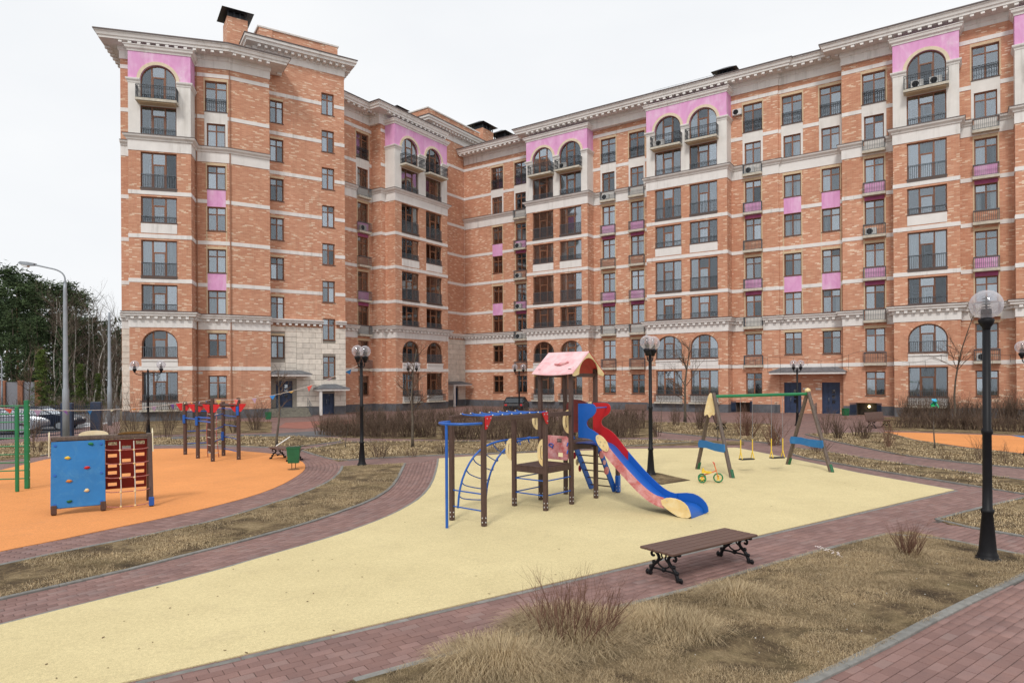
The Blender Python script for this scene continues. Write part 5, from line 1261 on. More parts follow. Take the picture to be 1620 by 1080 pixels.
for i, (a, b, Yd, ln) in enumerate(((86, 470, 78, .2), (97, 476, 80, .0), (138, 472, 84, .25), (147, 468, 86, .1), (150, 520, 72, .8), (180, 540, 70, 1.0), (158, 545, 70, .9), (118, 490, 82, .1), (166, 490, 84, -.2), (182, 484, 88, .2), (104, 500, 76, -.1), (192, 505, 80, .3))):
    tx, _ = ray(a, 600); x = tx*Yd; h = CH-(b-604.5)/CF*Yd; M = TR(x, Yd, -.05); t = thing('birch_tree', f"slim pale {'leaning ' if ln > .5 else ''}birch trunk, {BORD[i]} from the left among the evergreens", 'tree', M, 'bare birches in the left wood')
    mb = MB(); pts = [(ln*(q/8)**2*2.2+.12*math.sin(q*1.3+i), 0, h*q/8) for q in range(9)]; mb.tube(pts, .10, 6, rads=[.10*(1-.11*q) for q in range(9)]); obj('trunk', mb, BIRCH, t, M)
    tw = Tw(); rr_ = random.Random(i)
    for q in range(16):
        k = rr_.uniform(.3, .98)*8; j = int(min(7, k)); b_ = np.array(pts[j]); an = rr_.uniform(0, 6.3); grow(tw, b_, (math.cos(an)*.6, math.sin(an)*.6, .8), h*.22, .035, 2, rr_, .5, 4, 2, .5)
    link('crown', tw.mesh('crown', BRUSH), t, M)
# understorey read as one mass, and the deep wood
tw = Tw(); rr_ = random.Random(9)
for i in range(420):
    Yd = rr_.uniform(56, 70); a = rr_.uniform(-300, 185); tx = (a-810)/CF; grow(tw, (tx*Yd, Yd, 0), (rr_.gauss(0, .3), 0, 1), rr_.uniform(.6, 1.7), .03, 1, rr_, .6, 3, 2, .4)
for i in range(260):
    Yd = rr_.uniform(74, 100); a = rr_.uniform(-300, 200); tx = (a-810)/CF; grow(tw, (tx*Yd, Yd, 0), (rr_.gauss(0, .15), 0, 1), rr_.uniform(2, 7), .05, 1, rr_, .4, 4, 2, .4)
link('understorey', tw.mesh('understorey', BRUSH), kind='stuff', label='tangle of grey brown bare saplings under the left wood', cat='undergrowth')
Rn_ = np.random.default_rng(5); n = 42000; C = np.c_[Rn_.uniform(-1250, 250, n), Rn_.uniform(100, 135, n), Rn_.uniform(0, 1, n)]
wx = (C[:, 0]-810)/CF*C[:, 1]; hmax = 15.5+2.5*np.sin(wx*.21)+1.5*np.sin(wx*.63+1); hmax *= np.where(C[:, 0] > 100, .78, 1); z = C[:, 2]**.8*hmax; q = Rn_.uniform(.25, .6, n)[:, None]
u = Rn_.normal(0, 1, (n, 3)); u /= np.linalg.norm(u, axis=1)[:, None]; w_ = np.cross(u, Rn_.normal(0, 1, (n, 3))); w_ /= np.linalg.norm(w_, axis=1)[:, None]; c = np.c_[wx, C[:, 1], z]
V = np.empty((n*3, 3)); V[0::3] = c-u*q; V[1::3] = c+u*q; V[2::3] = c+w_*q*.9
link('deep_wood', fast_mesh('deep_wood', V, np.arange(n*3).reshape(-1, 3), NEEDLE, Rn_.uniform(0, .8, n)), kind='stuff', label='dense dark far wood behind the separate evergreens on the left', cat='wood')

# ================================================================== LAMPS
def lamp_pole(top, k=1.0):
    mb = MB()
    mb.lathe([(.0, 0), (.19*k, 0), (.19*k, .03), (.15*k, .05), (.15*k, .09), (.135*k, .12), (.125*k, .17), (.078*k, .76), (.095*k, .78), (.095*k, .82), (.072*k, .84), (.068*k, 1.2), (.064*k, 2.02), (.08*k, 2.05), (.08*k, 2.10), (.060*k, 2.13), (.057*k, top)], (0, 0, 0), 16)
    for i in range(6): a = i*PI/3; mb.lathe([(.0, .03), (.018, .03), (.018, .055), (0, .06)], (.165*k*math.cos(a), .165*k*math.sin(a), 0), 6)
    return mb
def lamp_head(parent, M, r):
    h = MB(); h.lathe([(.055, -.20), (.06, -.14), (.10, -.08), (.115, -.03), (.105, 0), (.0, .0)], (0, 0, 0), 14); hd = obj('lamp_holder', h, BLACK, parent, M)
    s_ = MB(); s_.lathe([(.0, 0), (.075, .001), (.075, .15), (.06, .16), (.0, .16)], (0, 0, 0), 12)
    for i in range(4): s_.lathe([(.03, .18+i*.045), (.062, .185+i*.045), (.062, .192+i*.045), (.03, .20+i*.045)], (0, 0, 0), 10)
    s_.bar((0, 0, .16), (0, 0, .36), .012, 6); obj('lamp_socket', s_, DARK, hd, M)
    g = MB(); n = 14; g.lathe([(.055, .005)]+[(r*math.sin(PI*q/n), r-.01-r*math.cos(PI*q/n)) for q in range(3, n)]+[(.002, 2*r-.01)], (0, 0, 0), 24); obj('globe', g, GLOBE, hd, M)
def street_globe(px_, py_, top, label, n=2, sep=.55, ang=0, r=.2, XY=None):
    x, y = XY or gp(px_, py_); M = TR(x, y, 0); t = thing('lamp_post', label, 'lamp post', M, 'black globe lamp posts in the courtyard')
    if n == 1:
        obj('pole', lamp_pole(top-2*r-.18), BLACK, t, M); lamp_head(t, TR(x, y, top-2*r), r); return
    obj('pole', lamp_pole(top-.62, .92), BLACK, t, M); zc = top-2*r
    for s in (-1, 1):
        a = MB(); ca, sa = math.cos(ang)*s, math.sin(ang)*s; e = sep/2
        P = [(0, -.28), (e*.25, -.36), (e*.6, -.36), (e*.92, -.30), (e, -.18)]
        pts = [(q*ca, q*sa, zc+z) for q, z in P]; a.tube([Vector(p) for p in smooth3(pts)], .018, 6)
        if sep > .9:
            sp = [(e*.45+.12*(1-i/14)*math.cos(i*.62), -.22+.12*(1-i/14)*math.sin(i*.62)) for i in range(14)]; a.tube([(q*ca, q*sa, zc+z) for q, z in sp], .011, 4)
        a.bar((0, 0, zc-.27), (e*ca, e*sa, zc-.27), .012, 5)
        obj('arm', a, BLACK, t, M @ Matrix.Translation((0, 0, 0))); lamp_head(t, TR(x+e*ca, y+e*sa, zc), r)
    f = MB(); f.lathe([(.05, top-.64), (.065, top-.62), (.03, top-.56), (.035, top-.53), (.0, top-.47)], (0, 0, 0), 10); obj('finial', f, BLACK, t, M)
def smooth3(P, it=2):
    for _ in range(it):
        Q = [P[0]]
        for a, b in zip(P[:-1], P[1:]): a = np.array(a); b = np.array(b); Q += [tuple(a*.75+b*.25), tuple(a*.25+b*.75)]
        P = Q+[P[-1]]
    return P
street_globe(1563, 886, 4.36, 'nearest single globe lamp post standing on the dry lawn at right', 1, r=.235)
street_globe(573, 736, 4.2, 'black double globe lamp post beside the ring path, bunting tied to it', 2, .42, 1.15, .2)
street_globe(1030, 751, 4.3, 'double globe lamp post in the soil patch of the yellow surface', 2, .50, 1.0, .215)
street_globe(235, 686, 4.2, 'wide armed twin globe lamp post in front of the left block', 2, 1.45, .1, .24)
x45, _ = ray(653, 640); street_globe(0, 0, 4.2, 'far double globe lamp post behind the climber, left of the inner corner', 2, .56, .2, .2, XY=(x45*45, 45))
street_globe(822, 661, 4.2, 'farthest double globe lamp post, at the inner corner', 2, .66, .0, .22)
street_globe(1262, 673, 4.1, 'double globe lamp post in front of the blue entrance doors', 2, .5, .2, .22)
street_globe(0, 0, 4.3, 'double globe lamp post cut by the right edge', 2, .52, .3, .23, XY=(19.25, 24.8))
def pole_light(px_, Y, top, label, arm, r=.10, bent=True):
    tx, _ = ray(px_, 560); x = tx*Y; M = TR(x, Y, 0); t = thing('street_lamp', label, 'street lamp', M); mb = MB()
    mb.lathe([(.0, -.05), (r*1.25, -.05), (r*1.25, 2.6), (r, 2.7), (r*.7, top-.9), (r*.55, top-.6), (0, top-.6)], (0, 0, 0), 12); p = obj('pole', mb, GALV, t, M)
    if arm:
        a = MB(); s = -1; P = smooth3([(0, 0, top-.7), (0, 0, top-.25), (s*.25, -.1, top), (s*.8, -.2, top+.12), (s*arm, -.3, top+.22)]); a.tube(P, .035, 8); obj('arm', a, GALV, t, M)
        h = MB(); hx, hz = s*arm, top+.22; h.prism([(hx+.05, hz-.04), (hx-.25, hz-.04), (hx-.62, hz+.02), (hx-.70, hz+.08), (hx-.6, hz+.15), (hx-.25, hz+.12), (hx+.05, hz+.06)], .22, Matrix.Translation((0, -.41, 0)))
        hd = obj('lamp_head', h, GALV, t, M); g = MB(); g.prism([(hx-.26, hz-.045), (hx-.60, hz+.012), (hx-.5, hz-.10), (hx-.3, hz-.12)], .18, Matrix.Translation((0, -.39, 0))); obj('lens', g, LAMPW, hd, M)
pole_light(104, 31.6, 8.3, 'tall grey street lamp with curved arm behind the climbing wall', 1.25, .115)
pole_light(173.5, 46, 8.4, 'plain grey pole beside the left block edge', 0, .12)
pole_light(3, 62, 5.6, 'distant curved street lamp at the far left edge', .5, .07)

# ================================================================== BENCHES AND BINS
def bench_mb_leg():
    mb = MB(); r = .022
    # local: x across the seat (depth), z up; cast scrolls
    for s in (-1, 1):
        P = smooth3([(s*.27, 0, .0), (s*.25, 0, .07), (s*.20, 0, .16), (s*.11, 0, .22), (s*.08, 0, .29), (s*.13, 0, .355), (s*.20, 0, .37), (s*.24, 0, .33), (s*.22, 0, .285), (s*.18, 0, .30)])
        mb.tube(P, r, 6, rads=[.030-.012*i/len(P) for i in range(len(P))])
        mb.tube(smooth3([(s*.23, 0, .03), (s*.30, 0, .015), (s*.33, 0, .0), (s*.34, 0, .035), (s*.31, 0, .06)]), .018, 6)
        mb.tube(smooth3([(s*.12, 0, .21), (s*.07, 0, .16), (s*.02, 0, .15), (0, 0, .11)]), .014, 5)
        mb.tube(smooth3([(s*.02, 0, .385), (s*.05, 0, .33), (s*.02, 0, .29), (s*.06, 0, .25), (s*.10, 0, .24)]), .013, 5)
        mb.tube([(s*.25, 0, .10), (s*.12, 0, .115), (0, 0, .11)], .015, 5)
        for q, z in ((.25, .12), (.19, .20), (.30, .03)): mb.lathe([(0, -.03), (.025, -.02), (.03, 0), (.025, .02), (0, .03)], (s*q, 0, z), 8)
    mb.lathe([(0, -.04), (.03, -.025), (.04, 0), (.03, .025), (0, .04)], (0, 0, .12), 8)
    mb.box(-.31, .31, -.022, .022, .372, .40)
    return mb
def bench(M, label, L=2.04, W=.66, n=5, back=False, group=None):
    t = thing('park_bench', label, 'bench', M, group); w = W/n
    leg = cached('benchleg', lambda: bench_mb_leg().mesh('leg', [BLACK]))
    for s in (-1, 1): link('leg', leg, t, M @ Matrix.Translation((s*(L/2-.17), 0, 0)) @ Matrix.Rotation(PI/2, 4, 'Z') @ Matrix.Diagonal((W/.62*.98, 1, 1, 1)))
    def sm(): mb = MB(); mb.bbox(-L/2, L/2, -w/2+.006, w/2-.006, 0, .035, .005); return mb.mesh('slat', [SLAT])
    me = cached(('slat', L, w), sm)
    for i in range(n): link('slat', me, t, M @ Matrix.Translation((0, -W/2+w*(i+.5), .402)))
    if back:
        for i in range(4): link('slat', me, t, M @ Matrix.Translation((0, W/2-.02+.03*i, .50+i*.115)) @ Matrix.Rotation(PI/2-.2, 4, 'X'))
        for s in (-1, 1): b = MB(); b.tube(smooth3([(s*(L/2-.17), W/2-.1, .38), (s*(L/2-.17), W/2+.02, .45), (s*(L/2-.17), W/2+.14, .92)]), .022, 6); obj('back_support', b, BLACK, t, M)
    return t
bench(TR(2.92, 10.32, .012, .622), 'brown slatted bench on black cast scroll legs in the foreground', 2.04, .64)
bx, by = gp(453, 727); bench(TR(bx, by, .015, -.75), 'small bench by the orange surface with a white stick on it', 1.6, .62)
st = MB(); st.bar((bx-.25, by-.35, .55), (bx+.1, by+.15, .85), .022, 6); obj('white_stick', st, simple('white_paint', (.75, .74, .70), .6), None, label='white stick leaning across the small bench by the green bin', cat='stick')
x, y = gp(1004, 657); bench(TR(x, y, 0, -.6), 'bench with backrest against the right wing behind the middle lamp', 1.9, .55, 4, True)
x, y = gp(1141, 679); bench(TR(x, y, 0, 1.2), 'bench with backrest seen end on behind the left swing legs', 1.8, .55, 4, True)
x, y = gp(1391, 676); bench(TR(x, y, 0, .55), 'bench with backrest in front of the open basement gates', 1.9, .55, 4, True)
def bin_(px_, py_, label, h=.62, M=None):
    x, y = gp(px_, py_); M = TR(x, y, .01, .2); t = thing('litter_bin', label, 'litter bin', M); b = MB()
    b.prism([(-.17, .22), (.17, .22), (.21, .72), (-.21, .72)], .30, Matrix.Translation((0, -.15, 0))); b2 = MB(); b2.box(-.155, .155, -.12, .12, .721, .73); 
    bk = obj('bucket', b, GREENB, t, M); obj('bucket_opening', b2, DARK, bk, M); rim = MB(); 
    for q in ((-.225, .225, -.165, -.150), (-.225, .225, .150, .165)): rim.box(q[0], q[1], q[2], q[3], .70, .745)
    for q in ((-.225, -.211, -.149, .149), (.211, .225, -.149, .149)): rim.box(q[0], q[1], q[2], q[3], .70, .745)
    obj('rim', rim, GREENB, bk, M)
    s_ = MB(); 
    for k in (-.06, .06): s_.bar((k, 0, .0), (k, 0, .22), .014, 6)
    s_.lathe([(0, 0), (.20, 0), (.19, .012), (0, .02)], (0, 0, 0), 14); obj('stand', s_, RUST, t, M)
bin_(465, 742.5, 'green litter bin standing on the edge of the orange surface')
bin_(425, 668, 'green litter bin on the far lawn below the left block steps'); bin_(1338, 662, 'green litter bin beside the right blue door'); 

# ================================================================== THE PLAY TOWER
PA = -.7076; PO = (-1.28, 13.97)
PM = Matrix.Translation((PO[0], PO[1], .012)) @ Matrix.Rotation(PA, 4, 'Z')     # x = towards the slide, y = away from the camera
pt = thing('play_tower', 'wooden play tower with pink roof, blue and red slide, monkey bars and arched climber', 'play equipment', PM)
def P_(name, mb, mat, par=None, **k): return obj(name, mb, mat, par or pt, PM, **k)
def post(x, y, h, nm='post', w=.095):
    mb = MB(); mb.bbox(x-w/2, x+w/2, y-w/2, y+w/2, 0, h, .010)
    o = P_(nm, mb, POSTB); b = MB()
    for z in (.08, .17):
        for dx, dy_ in ((0, -1), (1, 0)): b.lathe([(0, -.016), (.012, -.014), (.014, 0), (.012, .014), (0, .016)], (x+dx*w/2+.02*0, y+dy_*w/2, z), 8)
    P_('bolt_caps', b, STEELB, o, kind='stuff'); return o
for x, y, h in ((.92, 0, 2.20), (0, 0, 2.20), (0, 2.03, 2.13), (.92, 2.03, 2.20), (0, 3.03, 3.2), (.92, 3.03, 3.2), (0, 4.07, 3.2), (.92, 4.07, 3.2), (.92, 5.1, .85)): post(x, y, h)
for x in (0, .92):
    mb = MB(); mb.bbox(x-.035, x+.035, .05, 3.0-.0, 2.10, 2.20, .008); 
    if x == 0: mb = MB(); mb.bbox(x-.035, x+.035, .05, 2.98, 2.13, 2.20, .008)
    P_('beam', mb, POSTB)
lad = []
for i in range(7):
    y = .28+i*.30; mb = MB(); mb.tube(smooth3([(.04, y, 2.23), (.10, y, 2.20), (.82, y, 2.20), (.88, y, 2.23)]), .016, 8); P_('monkey_bar', mb, PBLUE)
cb = MB()
for i in range(7):
    for x in (.0, .92): y = .28+i*.3; cb.lathe([(0, 2.205), (.016, 2.207), (.018, 2.225), (0, 2.24)], (x, y, 0), 8)
P_('bolt_caps', cb, STEELB, kind='stuff')
mb = MB(); mb.tube(smooth3([(.92, -.05, 2.07), (.86, -.45, 2.07), (.45, -.62, 2.07), (.05, -.45, 2.07), (0, -.05, 2.07)], 3), .028, 8); P_('handle_hoop', mb, PBLUE)
mb = MB(); mb.bar((.45, -.58, 0), (.45, -.58, 2.07), .03, 10); P_('fireman_pole', mb, PBLUE)
def tri(x, y, z, s=1, f=1, n='bracket'):
    mb = MB(); mb.prism([(0, .0), (f*.19, .0), (f*.17, -.06), (f*.04, -.26), (0, -.27)], .03, Matrix.Translation((x, y, z)) @ Matrix.Rotation(PI/2, 4, 'Z')); o = P_(n, mb, PRED, fixn=True); b = MB()
    for q, w in ((.03, -.05), (.15, -.04), (.03, -.22)): b.lathe([(0, -.02), (.014, -.018), (.014, .0), (0, .01)], (0, 0, 0), 8, 0); 
    b = MB()
    for q, w in ((.035, -.05), (.14, -.045), (.03, -.2)): b.bar((x+.0, y+f*q, z+w), (x+.012, y+f*q, z+w), .014, 8)
    P_('bolt_caps', b, STEELB, o, kind='stuff')
tri(.92+.085, -.02, 2.22, 1, 1); tri(.92+.085, 2.03+.0, 2.22, 1, -1)
def prung(a, b, nm='rung', r=.015, mat=None): mb = MB(); mb.bar(a, b, r, 8); P_(nm, mb, mat or PBLUE)
for z in (.30, .64): prung((.05, -.0, z), (.87, -.0, z)); 
for z in (.33, .66): prung((.92, 2.08, z), (.92, 2.98, z)); prung((.05, 2.03, z), (.87, 2.03, z)); prung((0, 2.08, z), (0, 2.98, z))
mb = MB()
def plank_floor(x0, x1, y0, y1, z, t=.035, n=7):
    o = None
    fr = MB(); fr.box(x0, x1, y0, y0+.04, z-.12, z-.001); fr.box(x0, x1, y1-.04, y1, z-.12, z-.001); fr.box(x0, x0+.04, y0+.041, y1-.041, z-.12, z-.001); fr.box(x1-.04, x1, y0+.041, y1-.041, z-.12, z-.001)
    o = P_('platform', fr, POSTB)
    for i in range(n): w = (x1-x0)/n; b = MB(); b.bbox(x0+i*w+.004, x0+(i+1)*w-.004, y0, y1, z, z+t, .004); P_('floor_plank', b, POSTB, o)
plank_floor(.0+.05, .87, 2.0, 3.02, .94); plank_floor(.05, .87, 3.06, 4.05, 1.38)
for x, y0, y1 in ((.92, 2.08, 2.98), (0, 2.08, 2.98)): mb = MB(); mb.bbox(x-.02, x+.02, y0, y1, .83, .965, .005); P_('platform_edge', mb, POSTB)
# cream hand grips
def grip(x, y, z, ang, h=.52, w=.17):
    n = 10; out = [(w*math.sin(PI*i/n), -h/2*math.cos(PI*i/n)) for i in range(n+1)]; inn = [(w*.52*math.sin(PI*i/n)+.045, -h*.30*math.cos(PI*i/n)) for i in range(n+1)]
    mb = MB(); t = .022; M = Matrix.Translation((x, y, z)) @ Matrix.Rotation(ang, 4, 'Z')
    # ring between outer half disc and the slot
    O = [(0.0, -h/2)]+out[1:-1]+[(0.0, h/2)]
    sl = [(.06+.035*math.sin(PI*i/8)*1.0, -h*.26*math.cos(PI*i/8)) for i in range(9)]; sl2 = [(.035+.03*math.sin(PI*i/8), -h*.24*math.cos(PI*i/8)) for i in range(8, -1, -1)]
    hole = sl+sl2; tr = tessellate_polygon([[Vector((a, b, 0)) for a, b in O], [Vector((a, b, 0)) for a, b in hole]]); al = O+hole; n0 = len(O); N = len(al)
    vs = [M @ Vector((a, 0, b)) for a, b in al]+[M @ Vector((a, t, b)) for a, b in al]
    fs = [tuple(f) for f in tr]+[tuple(N+k for k in reversed(f)) for f in tr]+[(i, (i+1) % n0, N+(i+1) % n0, N+i) for i in range(n0)]+[(n0+i, n0+(i+1) % (N-n0), N+n0+(i+1) % (N-n0), N+n0+i) for i in range(N-n0)]
    mb.add(vs, fs); P_('hand_grip', mb, CREAM, fixn=True)
grip(-.05, 2.0, 1.32, PI); grip(.05-.10, 3.0, 1.95, PI, .46); grip(.86, 3.03, 1.95, PI, .56); grip(.86, 2.05, 1.3, PI, .62, .17); grip(.86, 4.0, 2.2, PI, .4)
# red rounded panel above, bleached panel with play holes below
mb = MB(); mb.prism([(.07, 1.66), (.07, 2.30), (.14, 2.38), (.30, 2.44), (.50, 2.43), (.66, 2.38), (.72, 2.28), (.72, 1.75), (.60, 1.64), (.30, 1.60), (.15, 1.61)], .025, Matrix.Translation((0, 4.02, 0))); P_('back_panel', mb, PDRED, fixn=True)
def panel_holes(x0, x1, z0, z1, y, holes, mat, name, t=.022, rot=None, rc=.05):
    O = [(x0+rc, z0), (x1-rc, z0), (x1, z0+rc), (x1, z1-rc), (x1-rc, z1), (x0+rc, z1), (x0, z1-rc), (x0, z0+rc)]
    loops = [O]+[[(a, c), (a, d), (b, d), (b, c)] for a, b, c, d in holes]; al = [p for l in loops for p in l]; N = len(al)
    tr = tessellate_polygon([[Vector((a, b, 0)) for a, b in l] for l in loops]); M = rot or Matrix.Translation((0, y, 0))
    vs = [M @ Vector((a, 0, b)) for a, b in al]+[M @ Vector((a, t, b)) for a, b in al]; fs = [tuple(f) for f in tr]+[tuple(N+k for k in reversed(f)) for f in tr]; k = 0
    for l in loops:
        n = len(l); fs += [(k+i, k+(i+1) % n, N+k+(i+1) % n, N+k+i) for i in range(n)]; k += n
    mb = MB(); mb.add(vs, fs); return P_(name, mb, mat, fixn=True)
pp = panel_holes(.12, .86, 1.03, 1.60, 2.995, [(.52, .67, 1.44, 1.54), (.55, .70, 1.10, 1.20)], PINKW, 'play_panel')
mb = MB(); mb.tube([(.36+.07*math.cos(a), 2.98, 1.37+.035*math.sin(a)) for a in np.linspace(0, 2*PI, 12, endpoint=False)], .012, 5, closed=True); mb.tube([(.30, 2.98, 1.36), (.42, 2.98, 1.30)], .012, 5); P_('panel_ornament', mb, PBLUE, pp)
for z in (1.15, 1.33): prung((.86, 2.98, z+.12), (.89, 2.90, z+.05), 'handle')
# roof
RB0, RB1, RC, RZ0, RZ1 = 2.86, 4.22, 3.54, 3.10, 3.62
for s in (0, 1):
    ye = RB0 if s == 0 else RB1; mb = MB(); xs = np.linspace(-.12, 1.10, 9)
    V = []; t = .025
    for i, x in enumerate(xs):
        dip = .035*math.sin(PI*i/8); V += [(x-.10*(0 if i else 1)*0, ye, RZ0-dip), (x, RC, RZ1)]
    vs = [(a, b, c) for a, b, c in V]+[(a, b, c-t) for a, b, c in V]; n = len(V); fs = []
    for i in range(8): fs += [(2*i, 2*i+2, 2*i+3, 2*i+1), (n+2*i, n+2*i+1, n+2*i+3, n+2*i+2), (2*i, n+2*i, n+2*i+2, 2*i+2), (2*i+1, 2*i+3, n+2*i+3, n+2*i+1)]
    fs += [(0, 1, n+1, n), (16, n+16, n+17, 17)]; mb.add(vs, fs); ro = P_('roof_panel', mb, ROOFP if s == 0 else PRED, fixn=True)
    if s == 0:
        c = MB()
        for q, (u, v, r_) in enumerate(((0, 0, .05), (.07, .03, .035), (.12, .05, .03), (-.07, -.02, .03), (-.12, -.01, .025), (.16, .08, .03), (-.16, .0, .02))):
            x = .55+u; f = .40+v; y = RB0+(RC-RB0)*f; z = RZ0+(RZ1-RZ0)*f; nrm = Vector((0, -(RZ1-RZ0), (RC-RB0))).normalized()
            a_ = Vector((x, y, z)); e1 = Vector((1, 0, 0)); e2 = nrm.cross(e1); k = 8
            ring_ = [a_+nrm*.02+(e1*math.cos(2*PI*i/k)*1.3+e2*math.sin(2*PI*i/k))*r_ for i in range(k)]; r0 = [a_-nrm*.005+(e1*math.cos(2*PI*i/k)*1.3+e2*math.sin(2*PI*i/k))*r_ for i in range(k)]
            c.add(ring_+r0, [tuple(range(k))]+[(i, k+i, k+(i+1) % k, (i+1) % k) for i in range(k)])
        P_('roof_ornament', c, PINKW, ro)
for x in (-.10, 1.07):
    arc = [(RC+.42*math.cos(PI-a), RZ0-.04+.40*math.sin(a)) for a in np.linspace(0, PI, 13)]
    poly = [(RB0+.02, RZ0+.0), (RC, RZ1-.005), (RB1-.02, RZ0+.0), (RB1-.03, RZ0-.07), (RB1-.09, RZ0-.08)]+[(y, z) for y, z in reversed(arc)]+[(RB0+.09, RZ0-.08), (RB0+.03, RZ0-.07)]
    mb = MB(); mb.prism([(y, z) for y, z in poly], .028, Matrix.Translation((x+.028, 0, 0)) @ Matrix.Rotation(PI/2, 4, 'Z')); P_('gable_board', mb, CREAM, fixn=True)
mb = MB()
for x in (.0, .92): mb.bbox(x-.03, x+.03, 3.0, 4.1, 3.0, 3.09, .006)
P_('roof_beam', mb, POSTB, kind='stuff')
# slide
def curve(pts, it=2): return smooth(pts, it)
TOPC = curve([(.97, 2.37), (1.36, 2.38), (1.46, 2.32), (1.48, 2.20), (1.40, 2.09), (1.25, 2.01), (1.19, 1.90), (1.25, 1.80), (1.40, 1.75), (1.60, 1.62), (1.91, 1.27), (2.50, .72), (2.92, .42), (3.20, .37)])
BOT = curve([(3.20, .14), (2.87, .22), (2.5, .47), (2.06, .86), (1.75, 1.14), (1.56, 1.34), (1.43, 1.50), (1.24, 1.56), (.97, 1.56)])
def side_board(y, t, nm, segs, dz=0.0):
    for name, mat, xa, xb, ex in segs:
        def zat(C, x):
            C = sorted(p for p in C if p[1] < 1.80); return float(np.interp(x, [p[0] for p in C], [p[1] for p in C]))
        low = lambda C, x: (x, zat(C, x))
        B0 = [(x, z-dz) for x, z in BOT]
        if nm == 'u': k = [i for i, p in enumerate(TOPC) if p[0] > xb and p[1] < 1.80][0]; T = TOPC[:k]+[low(TOPC, xb)]; B = [low(B0, xb)]+[p for p in B0 if p[0] < xb-.01]
        else: T = [low(TOPC, xa)]+[p for p in TOPC if p[0] > xa+.01 and p[1] < 1.75]; B = [p for p in B0 if p[0] > xa+.01]+[low(B0, xa)]
        mb = MB(); mb.prism(T+B+ex, t, Matrix.Translation((0, y, 0))); P_(name, mb, mat, fixn=True)
side_board(3.25, .025, 'u', [('slide_guard', PBLUED, 0, 1.62, [])])
side_board(3.25, .025, 'l', [('slide_side', PINKW, 1.625, 3.3, [])])
side_board(3.88, .025, 'u', [('slide_guard', PRED, 0, 1.95, [])], .07)
side_board(3.88, .025, 'l', [('slide_side', PBLUED, 1.955, 3.22, [])], .07)
ch = MB(); CP = smooth([(.86, 1.43), (1.40, 1.44), (1.6, 1.37), (1.8, 1.17), (2.06, .94), (2.5, .55), (2.87, .30), (3.2, .22), (3.60, .23), (3.80, .13), (3.83, .02)], 2)
Y0_, Y1_ = 3.277, 3.878
for (xa, za), (xb, zb) in zip(CP[:-1], CP[1:]):
    ch.face([(xa, Y0_, za), (xb, Y0_, zb), (xb, Y1_, zb), (xa, Y1_, za)], sm=True); ch.face([(xa, Y0_, za-.02), (xa, Y1_, za-.02), (xb, Y1_, zb-.02), (xb, Y0_, zb-.02)], sm=True)
P_('slide_chute', ch, PBLUED)
mb = MB(); q = curve([(3.15, .32), (3.3, .40), (3.55, .39), (3.74, .30), (3.82, .15), (3.84, .02), (3.6, .0), (3.36, .10), (3.18, .22)], 1); mb.prism(q, .03, Matrix.Translation((0, 3.215, 0))); f1 = P_('slide_end_board', mb, CREAM, fixn=True)
mb = MB(); q = curve([(3.10, .37), (3.51, .43), (3.74, .36), (3.9, .2), (3.92, .01), (3.62, .0), (3.4, .14), (3.1, .16)], 1); mb.prism(q, .03, Matrix.Translation((0, 3.91, 0))); P_('slide_end_board', mb, PBLUED, fixn=True)
ov = [(1.68+.17*math.cos(a)*math.cos(-.85)-.085*math.sin(a)*math.sin(-.85), 1.42+.17*math.cos(a)*math.sin(-.85)+.085*math.sin(a)*math.cos(-.85)) for a in np.linspace(0, 2*PI, 16, endpoint=False)]
mb = MB(); mb.prism([(1.655+(x-1.68)*1.35, 1.47+(z-1.42)*1.35) for x, z in ov], .022, Matrix.Translation((0, 3.222, 0))); P_('cover_plate', mb, CREAM, fixn=True)
mb = MB()
for x, z in ((1.55, 1.60), (1.62, 1.50), (1.70, 1.42), (1.78, 1.33), (1.60, 1.42), (1.74, 1.50), (3.3, .33), (3.75, .2), (3.5, .05)): mb.bar((x, 3.222, z), (x, 3.205, z), .012, 8)
P_('bolt_caps', mb, STEELB, kind='stuff')
prung((1.36, 3.27, 2.27), (1.36, 3.90, 2.27), 'slide_bar', .016)
# ladder at the back
for x, h in ((.08, 0), (.80, 0)):
    mb = MB(); mb.prism([(4.10, 1.5), (4.28, 1.5), (5.22, .02), (5.02, .02)], .04, Matrix.Translation((x+.04, 0, 0)) @ Matrix.Rotation(PI/2, 4, 'Z')); P_('ladder_side', mb, PBLUED, fixn=True)
for i in range(7): f = (i+.6)/7.2; y = 4.19+(5.12-4.19)*f; z = 1.5*(1-f)+.02; prung((.10, y, z), (.82, y, z), 'ladder_rung', .017, POSTB)
mb = MB(); mb.bbox(.87, .97, 5.04, 5.16, .0, .5, .01); P_('foot_cover', MB().bbox(.865, .975, 5.045, 5.155, .02, .45, .01), PBLUE)
for x, mt in ((.84, PINKW),):
    for cy, cz, r_ in ((4.40, 1.05, .10), (4.62, .62, .10), (4.30, 1.62, .13), (4.52, .84, .06)):
        mb = MB(); mb.prism([(cy+r_*math.cos(a), cz+r_*math.sin(a)) for a in np.linspace(0, 2*PI, 12, endpoint=False)], .025, Matrix.Translation((x+.055, 0, 0)) @ Matrix.Rotation(PI/2, 4, 'Z')); P_('ladder_ornament', mb, mt, fixn=True)
for i in range(5):
    mb = MB(); cy, cz = 4.2+i*.12, 1.32-i*.18; mb.prism([(cy+.06*math.cos(a), cz+.09*math.sin(a)) for a in np.linspace(0, 2*PI, 9, endpoint=False)], .02, Matrix.Translation((.03, 0, 0)) @ Matrix.Rotation(PI/2, 4, 'Z')); P_('ladder_ornament', mb, (PRED, CREAM)[i % 2], fixn=True)
